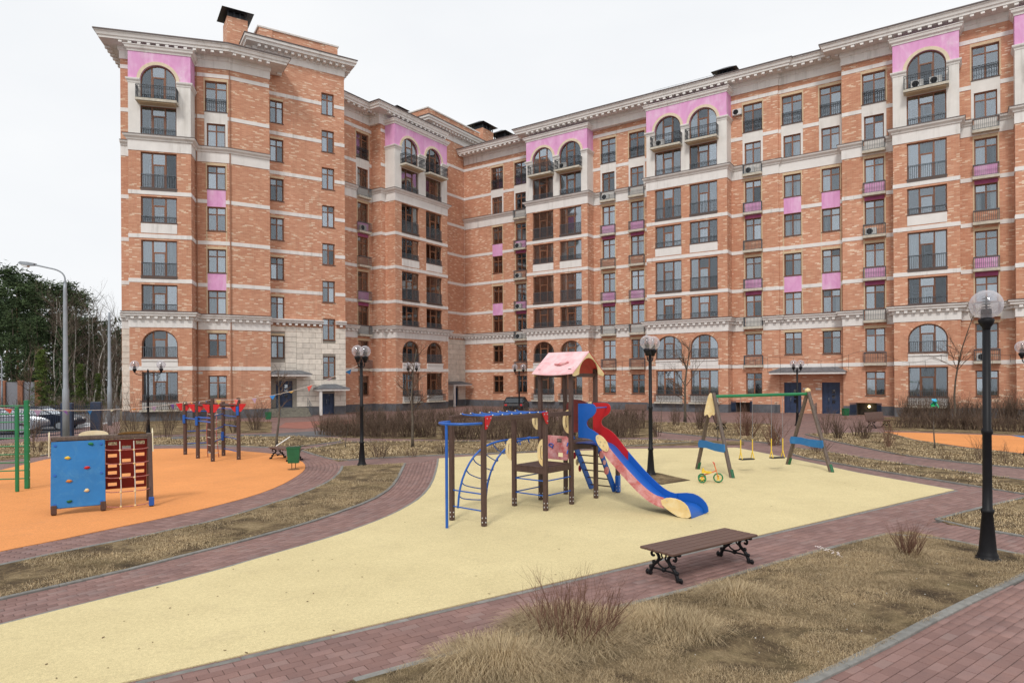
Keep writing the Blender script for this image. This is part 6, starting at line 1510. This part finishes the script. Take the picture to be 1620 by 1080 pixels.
# arched climber
cA = Vector((-.85, 1.02, 0)); cB = Vector((0, 3.05, 0)); ce = (cB-cA).normalized(); cn = Vector((-ce.y, ce.x, 0))
r1 = [(.0, .0), (.03, .35), (.14, .75), (.35, 1.11), (.58, 1.32), (.80, 1.43), (1.05, 1.49), (1.3, 1.51), (1.7, 1.525), (2.15, 1.53)]
def cpt(s, z, o=0): p = cA+ce*s+cn*o; return (p.x, p.y, z)
R1 = smooth(r1, 1); mb = MB(); mb.tube([cpt(s, z) for s, z in R1], .024, 8); P_('climber_rail', mb, PBLUE)
r2 = [(.95, .0), (1.0, .42), (1.13, .79), (1.33, 1.10), (1.62, 1.32), (1.9, 1.42), (2.2, 1.5)]
R2 = smooth(r2, 1); mb = MB(); mb.tube([cpt(s, z, .55) for s, z in R2], .024, 8); P_('climber_rail', mb, PBLUE)
A1, _ = resample(R1, n=200); A2, _ = resample(R2, n=200)
for i in range(9):
    k = int(18+i*20); a = A1[min(199, k)]; b = A2[min(199, int(8+i*23))]; pa = Vector(cpt(*a)); pb_ = Vector(cpt(*b, .55)); m = (pa+pb_)/2
    mb = MB(); sag = .12 if i > 1 else .08; mb.tube(smooth3([tuple(pa), tuple(pa*.93+pb_*.07-Vector((0, 0, sag))+ce*.05), tuple(pa*.07+pb_*.93-Vector((0, 0, sag))+ce*.05), tuple(pb_)], 2), .014, 6); P_('climber_rung', mb, PBLUE)

# ================================================================== SWING
sA = [gp(1103, 742), gp(1158, 756)]; sB = [gp(1246, 734.5), gp(1315, 747)]
sw = thing('swing_set', 'brown swing set with green top beam and blue side boards', 'swing set', TR(*((np.array(sA[0])+sA[1])/2), 0)); W = Matrix()
def S_(n, mb, m, par=None, **k): return obj(n, mb, m, par or sw, W, **k)
tops_ = []
for leg in (sA, sB):
    c = (np.array(leg[0])+np.array(leg[1]))/2; tops_.append(c)
    for q, p in enumerate(leg):
        d = np.array(p)-c; tp = c+d*.03; mb = MB(); mb.bar((p[0], p[1], .0), (tp[0], tp[1], 2.50 if q else 2.44), .062, 10, .060); lg = S_('leg', mb, POSTG)
        f = MB(); e = np.array(p); pz = .24; e2 = e+(tp-e)*pz/2.45; f.bar((e[0]+.03, e[1]-.04, .01), (e2[0]+.03, e2[1]-.04, pz), .055, 8); S_('foot_plate', f, GREENB, lg)
    a_, b_ = np.array(leg[0]), np.array(leg[1]); f = .355; pa, pb_ = a_+(c-a_)*f, b_+(c-b_)*f
    z = 2.45*f; d = Vector((pb_[0]-pa[0], pb_[1]-pa[1], 0)).normalized(); L = (Vector((*pb_, 0))-Vector((*pa, 0))).length
    out = Vector((-1, 0, 0)) if leg is sA else Vector((-1, 0, 0)); nrm = Vector((-d.y, d.x, 0)); nrm = nrm if nrm.x < 0 else -nrm
    M = Matrix.Translation((pa[0]+nrm.x*.09, pa[1]+nrm.y*.09, z)) @ Matrix.Rotation(math.atan2(d.y, d.x), 4, 'Z'); mb = MB()
    mb.prism([(-.10, -.12), (L*.3, -.10), (L*.7, -.14), (L+.08, -.14), (L+.13, -.08), (L+.10, .11), (L*.6, .10), (L*.3, .13), (-.06, .12), (-.13, .0)], .025, M); S_('side_board', mb, BBLUE, fixn=True)
    # cream head piece
    if leg is sA:
        M = Matrix.Translation((pa[0]*0+c[0]-.16, c[1]-.05, 2.1)) @ Matrix.Rotation(0, 4, 'Z'); mb = MB(); mb.prism(smooth([(-.12, -.30), (-.02, -.24), (.03, -.38), (.10, -.26), (.20, -.30), (.19, -.05), (.16, .30), (.10, .42), (.02, .38), (-.06, .1), (-.13, -.2), (-.12, -.30)], 1)[:-1], .03, M); S_('head_piece', mb, CREAM, fixn=True)
    else:
        mb = MB(); mb.lathe([(0, -.03), (.08, -.02), (.10, .03), (.07, .09), (0, .12)], (c[0], c[1], 2.52), 10); S_('head_piece', mb, CREAM)
t0, t1 = tops_; mb = MB(); mb.bar((t0[0]+.05, t0[1], 2.40), (t1[0]-.05, t1[1], 2.44), .05, 12); bm_ = S_('top_beam', mb, GREEN)
hang = MB()
for k in (.27, .41, .59, .73):
    p = t0+(t1-t0)*k
for q, (k0_, k1_) in enumerate(((.275, .405), (.60, .725))):
    pa, pb_ = t0+(t1-t0)*k0_, t0+(t1-t0)*k1_; c = (pa+pb_)/2; M = TR(c[0], c[1], 0)
    s_ = thing('swing', ('left' if q == 0 else 'right')+' black swing seat hanging on yellow sleeved chains from the green beam', 'swing', M, 'swings under the green beam')
    an = math.atan2((pb_-pa)[1], (pb_-pa)[0]); MS = Matrix.Translation((c[0], c[1], .40)) @ Matrix.Rotation(an, 4, 'Z'); st = MB(); st.bbox(-.24, .24, -.10, .10, -.02, .02, .012); obj('seat', st, SEATB, s_, MS)
    for sg, p in ((-1, pa), (1, pb_)):
        e = Vector((c[0], c[1], 0))+Vector((math.cos(an), math.sin(an), 0))*sg*.22; hk = Vector((p[0]+(c[0]-p[0])*.05, p[1]+(c[1]-p[1])*.05, 2.36))
        chn = MB(); a = Vector((e.x, e.y, 1.0)); 
        for i in range(34):
            u = a+(hk-a)*(i/34); v = a+(hk-a)*((i+1)/34); dd = (v-u)*.62; chn.bar(u-dd*.1, u+dd*1.1, .008, 4)
        chn.tube([(hk.x, hk.y, 2.34), (hk.x+.02, hk.y, 2.37), (hk.x, hk.y, 2.40), (hk.x-.02, hk.y, 2.37)], .008, 5, closed=True); obj('chain', chn, GALV, s_, W, kind='stuff')
        sv = MB(); o1_ = Vector((math.cos(an), math.sin(an), 0))
        n_ = Vector((-math.sin(an), math.cos(an), 0)); sv.bar((e.x, e.y, .62), (a.x, a.y, 1.02), .017, 7)
        for w in (-1, 1): sv.bar((e.x, e.y, .64), tuple(Vector((e.x, e.y, .41))+n_*w*.08), .015, 7)
        obj('yellow_sleeve', sv, PLASTY, s_, W)
# tricycle
x, y = gp(1125, 763.5); TM = TR(x, y, .013, -.25, 1.0); tk = thing('tricycle', 'small yellow and green toy tricycle left under the swing', 'tricycle', TM)
def wheel(cx, cy, r, ax='y'):
    t_ = MB(); n = 18; t_.tube([(cx+(r-.02)*math.cos(2*PI*i/n), cy, r+(r-.02)*math.sin(2*PI*i/n)) for i in range(n)], .02, 8, closed=True); w_ = obj('wheel', t_, GREEN, tk, TM)
    h = MB(); h.bar((cx, cy-.02, r), (cx, cy+.02, r), .03, 10)
    for i in range(6): a = 2*PI*i/6; h.bar((cx, cy, r), (cx+(r-.03)*math.cos(a), cy, r+(r-.03)*math.sin(a)), .009, 5)
    obj('hub', h, PLASTY, w_, TM)
wheel(-.24, -.17, .115); wheel(-.24, .17, .115); wheel(.20, 0, .14)
mb = MB(); mb.bar((-.24, -.17, .115), (-.24, .17, .115), .012); mb.tube(smooth3([(-.24, 0, .115), (-.18, 0, .22), (.0, 0, .27), (.15, 0, .34)]), .016, 8); mb.bar((.20, .035, .14), (.14, .035, .38), .01); mb.bar((.20, -.035, .14), (.14, -.035, .38), .01); mb.bar((.145, 0, .36), (.10, 0, .50), .014); obj('frame', mb, simple('orange_paint', (.75, .16, .03), .4), tk, TM)
mb = MB(); mb.tube(smooth3([(.06, -.17, .56), (.10, -.13, .55), (.10, 0, .50), (.10, .13, .55), (.06, .17, .56)]), .012, 8); obj('handlebar', mb, simple('red_plastic', (.65, .05, .03), .4), tk, TM)
mb = MB(); mb.prism(smooth([(-.24, .27), (-.26, .31), (-.22, .40), (-.19, .40), (-.17, .32), (.0, .31), (.03, .29), (0, .27), (-.24, .27)], 1)[:-1], .20, Matrix.Translation((0, -.10, 0))); obj('seat', mb, PLASTY, tk, TM, fixn=True)
mb = MB(); mb.bar((.20, -.10, .10), (.20, .10, .18), .008)
for s in (-1, 1): mb.box(.17, .23, s*.11-.025, s*.11+.025, .13+s*.04, .15+s*.04)
obj('pedals', mb, PLASTY, tk, TM)

# ================================================================== CLIMBING WALL
cl, cm_, cr = np.array(gp(82, 816)), np.array(gp(163, 808)), np.array(gp(240, 801)); cd = (cr-cl)/np.hypot(*(cr-cl)); CL = np.hypot(*(cr-cl)); CM = Matrix.Translation((cl[0], cl[1], .012)) @ Matrix.Rotation(math.atan2(cd[1], cd[0]), 4, 'Z')
cw = thing('climbing_wall', 'A frame climbing wall with a blue board at left and rope net at right', 'play equipment', CM)
def C_(n, mb, m, par=None, M=None, **k): return obj(n, mb, m, par or cw, CM if M is None else CM @ M, **k)
HT, DP = 1.62, .95; MIDX = CL*.50; tilt = math.atan2(DP/2, HT)
for x in (.04, MIDX, CL):
    for s in (0, 1):
        mb = MB(); mb.bar((x, s*DP, 0), (x, DP/2+(s-.5)*.06, HT), .062, 4, sm=False); lg = C_('leg', mb, POSTB)
    mb = MB(); mb.bbox(x-.055, x+.055, -.065, .05, .02, .22, .01); C_('foot_cover', mb, PBLUE if x > 1 else POSTB, lg)
mb = MB(); mb.bbox(-.02, CL+.06, DP/2-.05, DP/2+.05, HT-.02, HT+.09, .02); C_('top_beam', mb, POSTG)
FMt = Matrix.Translation((0, -.045, 0)) @ Matrix.Rotation(-tilt, 4, 'X')     # front face frame: z up along the slope
mb = MB(); mb.bbox(-.02, MIDX+.05, -.035, -.008, .14, HT+.04, .012); bb = C_('climbing_board', mb, BBLUE, M=FMt)
RH = random.Random(4)
for x, z, m in ((1.02*MIDX*.75, 1.45, GREEN), (.30*MIDX, 1.15, PLASTY), (.68*MIDX, .90, PRED), (.33*MIDX, .62, simple('orange_hold', (.6, .22, .03))), (.68*MIDX, .38, CREAM), (.34*MIDX, .16, GREENB)):
    h = MB(); n = 9; base = [(.055*math.cos(2*PI*i/n)*RH.uniform(.8, 1.3), .036*math.sin(2*PI*i/n)*RH.uniform(.8, 1.2)) for i in range(n)]
    vs = [(a, 0, b) for a, b in base]+[(a*.9, -.03, b*.9) for a, b in base]+[(a*.5, -.05, b*.5+.01) for a, b in base]; h.add(vs, [(i, (i+1) % n, n+(i+1) % n, n+i) for i in range(n)]+[(n+i, n+(i+1) % n, 2*n+(i+1) % n, 2*n+i) for i in range(n)]+[tuple(range(2*n, 3*n))], 0, True)
    C_('climbing_hold', h, m, bb, FMt @ Matrix.Translation((x, -.034, z+.12)))
mb = MB()
for x in (.06, MIDX-.03):
    for z in (.22, .88, 1.56): mb.bar((x, -.033, z), (x, -.052, z), .028, 10)
C_('bolt_caps', mb, PBLUE, bb, FMt, kind='stuff')
# red board with slots leaning the other way
BMt = Matrix.Translation((0, DP+.0, 0)) @ Matrix.Rotation(tilt, 4, 'X')
sl = []
x0, x1 = MIDX+.06, CL-.05; w3 = (x1-x0)/3
for c, zs in ((0, (.50, .80, .98, 1.24, 1.42+.13)), (1, (.72, 1.10, 1.44)), (2, (.50, .80, .98, 1.24, 1.55))):
    for z in zs: sl.append((x0+w3*(c+.18), x0+w3*(c+.82), z-.045, z+.045))
O = [(x0, .38), (x1, .38), (x1, HT+.02), (x0, HT+.02)]; loops = [O]+[[(a, c), (a, d), (b, d), (b, c)] for a, b, c, d in sl]; al = [p for l in loops for p in l]; N = len(al)
tr = tessellate_polygon([[Vector((a, b, 0)) for a, b in l] for l in loops]); vs = [(a, 0, b) for a, b in al]+[(a, .02, b) for a, b in al]; fs = [tuple(f) for f in tr]+[tuple(N+k for k in reversed(f)) for f in tr]; k = 0
for l in loops: n = len(l); fs += [(k+i, k+(i+1) % n, N+k+(i+1) % n, N+k+i) for i in range(n)]; k += n
mb = MB(); mb.add(vs, fs); C_('slotted_board', mb, CRIM, M=BMt, fixn=True)
for i in range(5):
    z = .06+i*.33; mb = MB(); P = [(x0-.02+(x1-x0+.04)*q/8, -.02, z+(.02 if 0 < q < 8 else .04)-(.03*math.sin(PI*q/8) if i == 0 else .01*math.sin(PI*q/8))) for q in range(9)]; mb.tube(P, .011, 6); C_('net_rope', mb, ROPER, M=FMt)
for c in (1, 2):
    x = x0+w3*c; mb = MB(); mb.tube([(x, -.03, .05), (x+.01, -.03, .5), (x, -.03, 1.6)], .012, 6); C_('net_rope', mb, ROPE, M=FMt)
    mb = MB()
    for i in range(5): mb.lathe([(0, -.025), (.022, -.02), (.026, 0), (.022, .02), (0, .025)], (x, -.03, .06+i*.33), 8)
    C_('rope_knots', mb, CREAM, M=FMt, kind='stuff')
mb = MB(); n = 12; mb.prism([(.55-.30*math.cos(PI*i/n), .085+.115*math.sin(PI*i/n)**.8) for i in range(n+1)], .03, Matrix.Translation((.25, DP/2-.015, HT))); C_('crest_board', mb, CREAMP, fixn=True)
mb = MB(); mb.prism([(x1-.62+.30*(1-math.cos(PI*i/n)), .088+.05*math.sin(PI*i/n)) for i in range(n+1)], .12, Matrix.Translation((0, DP/2-.06, HT))); C_('moss_cushion', mb, simple('brown_moss', (.16, .085, .02), .95, .4, 30), fixn=True)
for x in (-.045, CL+.07): mb = MB(); mb.prism([(DP/2-.18, HT-.35), (DP/2+.18, HT-.35), (DP/2+.1, HT+.10), (DP/2, HT+.20), (DP/2-.1, HT+.10)], .02, Matrix.Translation((x, 0, 0)) @ Matrix.Rotation(PI/2, 4, 'Z')); C_('end_board', mb, CREAMP, fixn=True)

# ================================================================== GREEN WALL BARS
ga, gb_ = np.array(gp(43.5, 773)), np.array(gp(-40, 776)); M = Matrix.Translation((ga[0], ga[1], .012)) @ Matrix.Rotation(math.atan2((gb_-ga)[1], (gb_-ga)[0]), 4, 'Z'); gl_ = thing('wall_bars', 'green metal wall bars cut by the left edge', 'play equipment', M)
for x in (0, 1.6): mb = MB(); mb.bbox(x-.055, x+.055, -.055, .055, 0, 2.46, .012); obj('post', mb, GREEN, gl_, M)
mb = MB(); mb.bbox(.0-.04, .04, .50, .58, 0, 2.3, .012); obj('post', mb, GREEN, gl_, M)
for i in range(10): mb = MB(); mb.bar((.0, -.02, .28+i*.225), (1.6, -.02, .28+i*.225), .018, 8); obj('rung', mb, GREEN, gl_, M)
mb = MB()
for i in range(10): mb.bar((-.06, .0, .30+i*.225), (-.075, .0, .30+i*.225), .02, 8)
obj('bolt_caps', mb, STEELB, gl_, M, kind='stuff')

# ================================================================== POST CLIMBER (six posts)
hx = [gp(*p) for p in ((293.5, 719), (313.5, 725), (331, 717), (337, 730), (354, 721), (378, 727))]; HM = TR(hx[0][0], hx[0][1], 0); hc = thing('post_climber', 'six post climbing frame with red corner plates and blue bars', 'play equipment', HM)
def H_(n, mb, m, par=None, **k): return obj(n, mb, m, par or hc, Matrix(), **k)
hh = [2.12, 2.18, 2.12, 2.30, 2.12, 2.30]
for (x, y), h in zip(hx, hh): mb = MB(); mb.bar((x, y, 0), (x, y, h+.04), .075, 10, .072); p = H_('post', mb, POSTB); b = MB(); b.bar((x+.03, y-.07, .1), (x+.03, y-.085, .1), .014, 6); H_('bolt_cap', b, STEELB, p)
def hbar(i, j, z, mat=None, r=.02, nm='bar'): mb = MB(); a, b = hx[i], hx[j]; mb.bar((*a, z), (*b, z), r, 6); H_(nm, mb, mat or PBLUE)
for i, j in ((0, 1), (1, 3), (3, 5), (0, 2), (2, 4), (4, 5)): hbar(i, j, 2.06, POSTB, .04, 'beam')
for z in (.30, .78, 1.25, 1.62, 1.9): hbar(4, 5, z)
for z in (.72, 1.18, 1.68, 1.9): hbar(3, 4, z)
for z in (.45, .95, 1.45, 1.75): hbar(0, 2, z)
for z in (1.45, 1.6): hbar(1, 3, z, None, .03); 
for z in (1.5,): hbar(0, 1, z, None, .03)
for i in (0, 1, 3, 5):
    x, y = hx[i]
    for s in (-1, 1):
        mb = MB(); mb.prism([(0, 0), (s*.26, 0), (s*.22, -.08), (s*.06, -.30), (0, -.30)], .03, Matrix.Translation((x+s*.07, y-.10, 2.10 if i < 3 else 2.12))); H_('corner_plate', mb, PRED, fixn=True)
for i, z in ((0, 1.5), (1, 1.5), (4, .85), (5, 1.9)): x, y = hx[i]; H_('bracket', MB().bbox(x-.05, x+.05, y-.12, y-.06, z-.22, z+.12, .01), PBLUE)
rp = MB(); a = np.array(hx[1])+np.array([.25, .3])
for s in (0, 1): rp.tube([(a[0]+s*.42, a[1], 0.02), (a[0]+s*.38-.05, a[1], 1.0), (a[0]+s*.35, a[1], 2.0)], .018, 6)
H_('rope_ladder_side', rp, ROPER, kind='stuff')
for i in range(6): mb = MB(); z = .2+i*.3; mb.tube([(a[0]-.01, a[1], z), (a[0]+.2, a[1], z-.05), (a[0]+.41, a[1], z)], .018, 6); H_('rope_ladder_rung', mb, ROPE)

# ================================================================== BUNTING
bt = thing('bunting', 'string of small coloured pennants from the black lamp across to the left edge', 'bunting', TR(-5.2, 23, 0))
l2 = gp(573, 736); kp = [Vector((l2[0], l2[1], 3.55)), Vector((hx[3][0], hx[3][1], 2.30)), Vector((hx[0][0], hx[0][1]-.1, 2.13)), Vector((-15.2, 19.6, 2.22)), Vector((-17.5, 19.0, 2.25)), Vector((-22, 18.0, 2.6))]
pts = []
for (a, b), sg in zip(zip(kp[:-1], kp[1:]), (.38, .03, .18, .04, .08)):
    for i in range(24): f = i/24; pts.append(a.lerp(b, f)-Vector((0, 0, sg*4*f*(1-f))))
pts.append(kp[-1]); mb = MB(); mb.tube(pts, .008, 4); obj('string', mb, simple('white_ribbon', (.7, .68, .62), .8), bt, Matrix())
cols = [simple('blue_pennant', (.02, .20, .55), .7), simple('violet_pennant', (.22, .14, .50), .7), simple('lilac_pennant', (.45, .38, .62), .7), simple('red_pennant', (.62, .10, .08), .7), simple('orange_pennant', (.80, .34, .08), .7), simple('yellow_pennant', (.75, .68, .25), .7), simple('pale_pennant', (.70, .70, .52), .7)]
acc = 0; last = 0; ci = 0; RB = random.Random(2)
for a, b in zip(pts[:-1], pts[1:]):
    acc += (b-a).length
    if acc-last > .68:
        last = acc; d = (b-a).normalized(); sw_ = Vector((0, RB.uniform(-.12, .12), 0)); w = .11; sc_ = RB.uniform(.7, 1.25); hgt = RB.choice((.16, .2, .07, .23))
        tp = [a-d*w*sc_, a+d*w*sc_, a+Vector((0, 0, -hgt))+sw_+d*RB.uniform(-.05, .05)]; n_ = (tp[1]-tp[0]).cross(tp[2]-tp[0]).normalized()*.002
        m = MB(); m.add([tuple(v+n_) for v in tp]+[tuple(v-n_) for v in tp], [(0, 1, 2), (5, 4, 3), (0, 3, 4, 1), (1, 4, 5, 2), (2, 5, 3, 0)]); obj('pennant', m, cols[ci % 7], bt, Matrix()); ci += 1+RB.randint(0, 1)
# string of lights along the right wing
gl2 = thing('light_garland', 'thin dark cable with hanging drops across the right wing facade', 'garland', TR(20, 48, 0)); mb = MB(); gp_ = [FR.w(s, 2.9+.2*math.sin(s)) for s in np.linspace(-24, 14, 77)]; zz_ = [4.55+.55*math.cos(i*PI/6.4)*(.6+.4*math.cos(i*.23)) for i in range(77)]
mb.tube([(*p, z) for p, z in zip(gp_, zz_)], .012, 3); obj('cable', mb, BLACK, gl2, Matrix()); mb = MB()
for i in range(1, 76, 2): p = gp_[i]; L = random.choice((.5, .8, 1.3)); mb.tube([(p[0], p[1], zz_[i]), (p[0]+random.uniform(-.04, .04), p[1], zz_[i]-L*.5), (p[0], p[1], zz_[i]-L)], .012, 3)
obj('cable_drops', mb, BLACK, gl2, Matrix(), kind='stuff')

# ================================================================== LEFT FENCE, CARS, BRICK PILLAR FENCE
fl0, fl1 = np.array((-26.4, 30.6)), np.array(gp(152, 686)); fd = (fl1-fl0)/np.hypot(*(fl1-fl0)); FLn = np.hypot(*(fl1-fl0)); FMx = Matrix.Translation((fl0[0], fl0[1], 0)) @ Matrix.Rotation(math.atan2(fd[1], fd[0]), 4, 'Z'); fc = thing('metal_fence', 'dark blue ornate railing fence before the parked cars', 'fence', FMx)
n = int(FLn/.13); bars = cached('fbar', lambda: MB().bar((0, 0, .08), (0, 0, 1.68), .012, 4).lathe([(0, 1.68), (.022, 1.70), (0, 1.78)], (0, 0, 0), 4).mesh('fence_bar', [BLUEM]))
for i in range(n): link('fence_bar', bars, fc, FMx @ Matrix.Translation((i*.13, 0, 0)))
for z in (.14, 1.25, 1.60): obj('fence_rail', MB().box(0, FLn, -.015, .015, z-.02, z+.02), BLUEM, fc, FMx)
mb = MB()
for i in range(int(FLn/.26)):
    x = .13+i*.26; mb.tube([(x+.075*math.cos(q), -.02, 1.42+.10*math.sin(q)) for q in np.linspace(0, 2*PI, 8, endpoint=False)], .012, 4, closed=True)
obj('fence_scrolls', mb, BLUEM, fc, FMx, kind='stuff')
for px_ in (107, 153):
    t_ = ((ray(px_, 660)[0])); Y = 36.3 if px_ == 107 else 38.0; obj('fence_pillar', MB().bbox(-.27, .27, -.27, .27, 0, 1.85, .03), BLUEM, fc, TR(t_*Y, Y, 0, .4))
bx0, bx1 = (ray(-60, 600)[0]*64, 64), (ray(66, 600)[0]*66, 66)
bf = thing('panel_fence', 'grey sheet fence between brick pillars in front of the wood', 'fence', TR(bx0[0], bx0[1], 0)); d = (np.array(bx1)-bx0); L = np.hypot(*d); BMx = TR(bx0[0], bx0[1], 0, math.atan2(d[1], d[0]))
for i in range(6):
    x = L-(i*1.45)-.3; obj('brick_pillar', MB().bbox(x-.22, x+.22, -.22, .22, 0, 3.2, .03), simple('pillar_brick', (.30, .13, .075), .9, .2, 5) if i == 0 else bpy.data.materials['pillar_brick'], bf, BMx)
    if i < 5: obj('fence_panel', MB().box(x-1.22, x-.225, -.03, .03, .2, 3.05), bpy.data.materials.get('fence_sheet') or simple('fence_sheet', (.22, .225, .25), .6, .1, 1), bf, BMx)
CARG = m_glass('car_glass', .35, (.15, .17, .2))
def car(x, y, rz, col, label, grp='cars parked behind the blue fence'):
    M = TR(x, y, -.03, rz); t = thing('parked_car', label, 'car', M, grp); pm = simple('car_paint', col, .3, .03, 2, metal=.3); W_ = .88
    prof = [(-2.2, .38), (-2.22, .75), (-2.1, .95), (-1.4, 1.02), (1.05, 1.0), (1.95, .86), (2.2, .68), (2.22, .4), (1.9, .26), (-1.95, .26)]; mb = MB(); mb.prism(smooth(prof+[prof[0]], 1)[:-1], W_*2, Matrix.Translation((0, -W_, 0))); obj('body', mb, pm, t, M, fixn=True)
    roof = [(-2.0, .99, 1), (-1.45, 1.42, .84), (.15, 1.45, .84), (1.0, 1.0, 1)]; mb = MB(); vs = [(a, -W_*.97*c, b) for a, b, c in roof]+[(a, W_*.97*c, b) for a, b, c in roof]; mb.add(vs, [(1, 2, 6, 5), (0, 1, 2, 3), (7, 6, 5, 4), (0, 4, 5, 1), (2, 6, 7, 3)]); cb_ = obj('cabin_glass', mb, CARG, t, M, fixn=True)
    mb = MB(); mb.prism([(-1.5, 1.40), (-1.42, 1.47), (.12, 1.49), (.22, 1.42)], W_*1.68, Matrix.Translation((0, -W_*.84, 0))); obj('roof', mb, pm, t, M, fixn=True)
    for s in (-1, 1):
        mb = MB()
        for a, b in ((roof[0], roof[1]), (roof[2], roof[3])): mb.bar((a[0], s*W_*.975*a[2], a[1]), (b[0], s*W_*.975*b[2], b[1]), .035, 5)
        mb.bar((-.6, s*W_*.97, 1.0), (-.62, s*W_*.84, 1.44), .03, 5); obj('window_pillar', mb, pm, t, M, kind='stuff')
        for xw in (-1.35, 1.38):
            w = MB(); w.bar((xw, s*(W_-.19), .31), (xw, s*(W_+.01), .31), .32, 20); wh = obj('wheel', w, DARK, t, M); r_ = MB(); r_.bar((xw, s*(W_+.005), .31), (xw, s*(W_+.022), .31), .20, 14); obj('rim', r_, GALV, wh, M)
        h = MB(); h.bbox(2.10, 2.20, s*.62-.16, s*.62+.16, .62, .76, .03); obj('headlight', h, LAMPW, t, M); h = MB(); h.bbox(-2.21, -2.13, s*.66-.12, s*.66+.12, .72, .88, .02); obj('tail_light', h, PRED, t, M)
a = ray(2, 640)[0]; car(a*39, 39, .25, (.30, .32, .36), 'silver grey car at the far left edge behind the fence')
a = ray(66, 650)[0]; car(a*42, 42, .2, (.015, .02, .035), 'dark blue car parked behind the fence right of the silver one')
a = ray(-60, 650)[0]; car(a*47, 47, .2, (.3, .02, .02), 'red car parked farther left behind the fence')
a = ray(818, 640)[0]; car(a*60, 60, 1.42, (.01, .01, .012), 'black car roof showing above the hedge at the inner corner', None)
# dead leaves and grit on the rubber
mb = MB(); RL = random.Random(16)
for i in range(150):
    a = gp(RL.uniform(60, 1450), RL.uniform(725, 1075))
    if inpoly([a], YELP)[0]:
        q = RL.uniform(.008, .03); an = RL.uniform(0, 6); ca, sa = math.cos(an)*q, math.sin(an)*q; z = .0155
        mb.add([(a[0]-ca, a[1]-sa, z), (a[0]+sa*.5, a[1]-ca*.5, z+.003), (a[0]+ca, a[1]+sa, z+.006), (a[0]-sa*.5, a[1]+ca*.5, z+.004), (a[0], a[1], z-.001)], [(0, 1, 2, 3), (1, 0, 4), (2, 1, 4), (3, 2, 4), (0, 3, 4)])
obj('dead_leaves', mb, simple('dead_leaf', (.16, .10, .05), .9, .4, 40), kind='stuff', label='a few dead leaves and crumbs scattered on the yellow surface', cat='leaves')
# clothes of the ground: litter, manhole, tape
mb = MB(); RL = random.Random(6)
for i in range(26):
    f = i/26; a = gp(1292+f*42+RL.uniform(-3, 3), 866+f*17+RL.uniform(-2, 2)); q = RL.uniform(.006, .016); mb.box(a[0]-q, a[0]+q, a[1]-q*.5, a[1]+q*.5, .035, .042+RL.uniform(0, .01))
obj('torn_tape', mb, simple('white_red_tape', (.7, .62, .6), .6), label='scraps of torn white tape on the lawn edge right of the bench', cat='litter', kind='stuff')
mb = MB()
for i in range(60):
    a = gp(RL.uniform(900, 1600), RL.uniform(880, 1050)); 
    if inpoly([a], LN)[0]: q = RL.uniform(.003, .006); mb.box(a[0]-q, a[0]+q, a[1]-q, a[1]+q, .03, .038)
obj('pebbles', mb, ACW, kind='stuff', label='tiny pale pebbles scattered over the near lawn', cat='pebbles')
x, y = gp(285, 694); obj('manhole_cover', MB().lathe([(0, .0), (.42, 0), (.42, .07), (.38, .09), (0, .09)], (0, 0, 0), 20), ASPH, None, TR(x, y, 0), label='round dark manhole cover on the grass left of the post climber', cat='manhole cover')
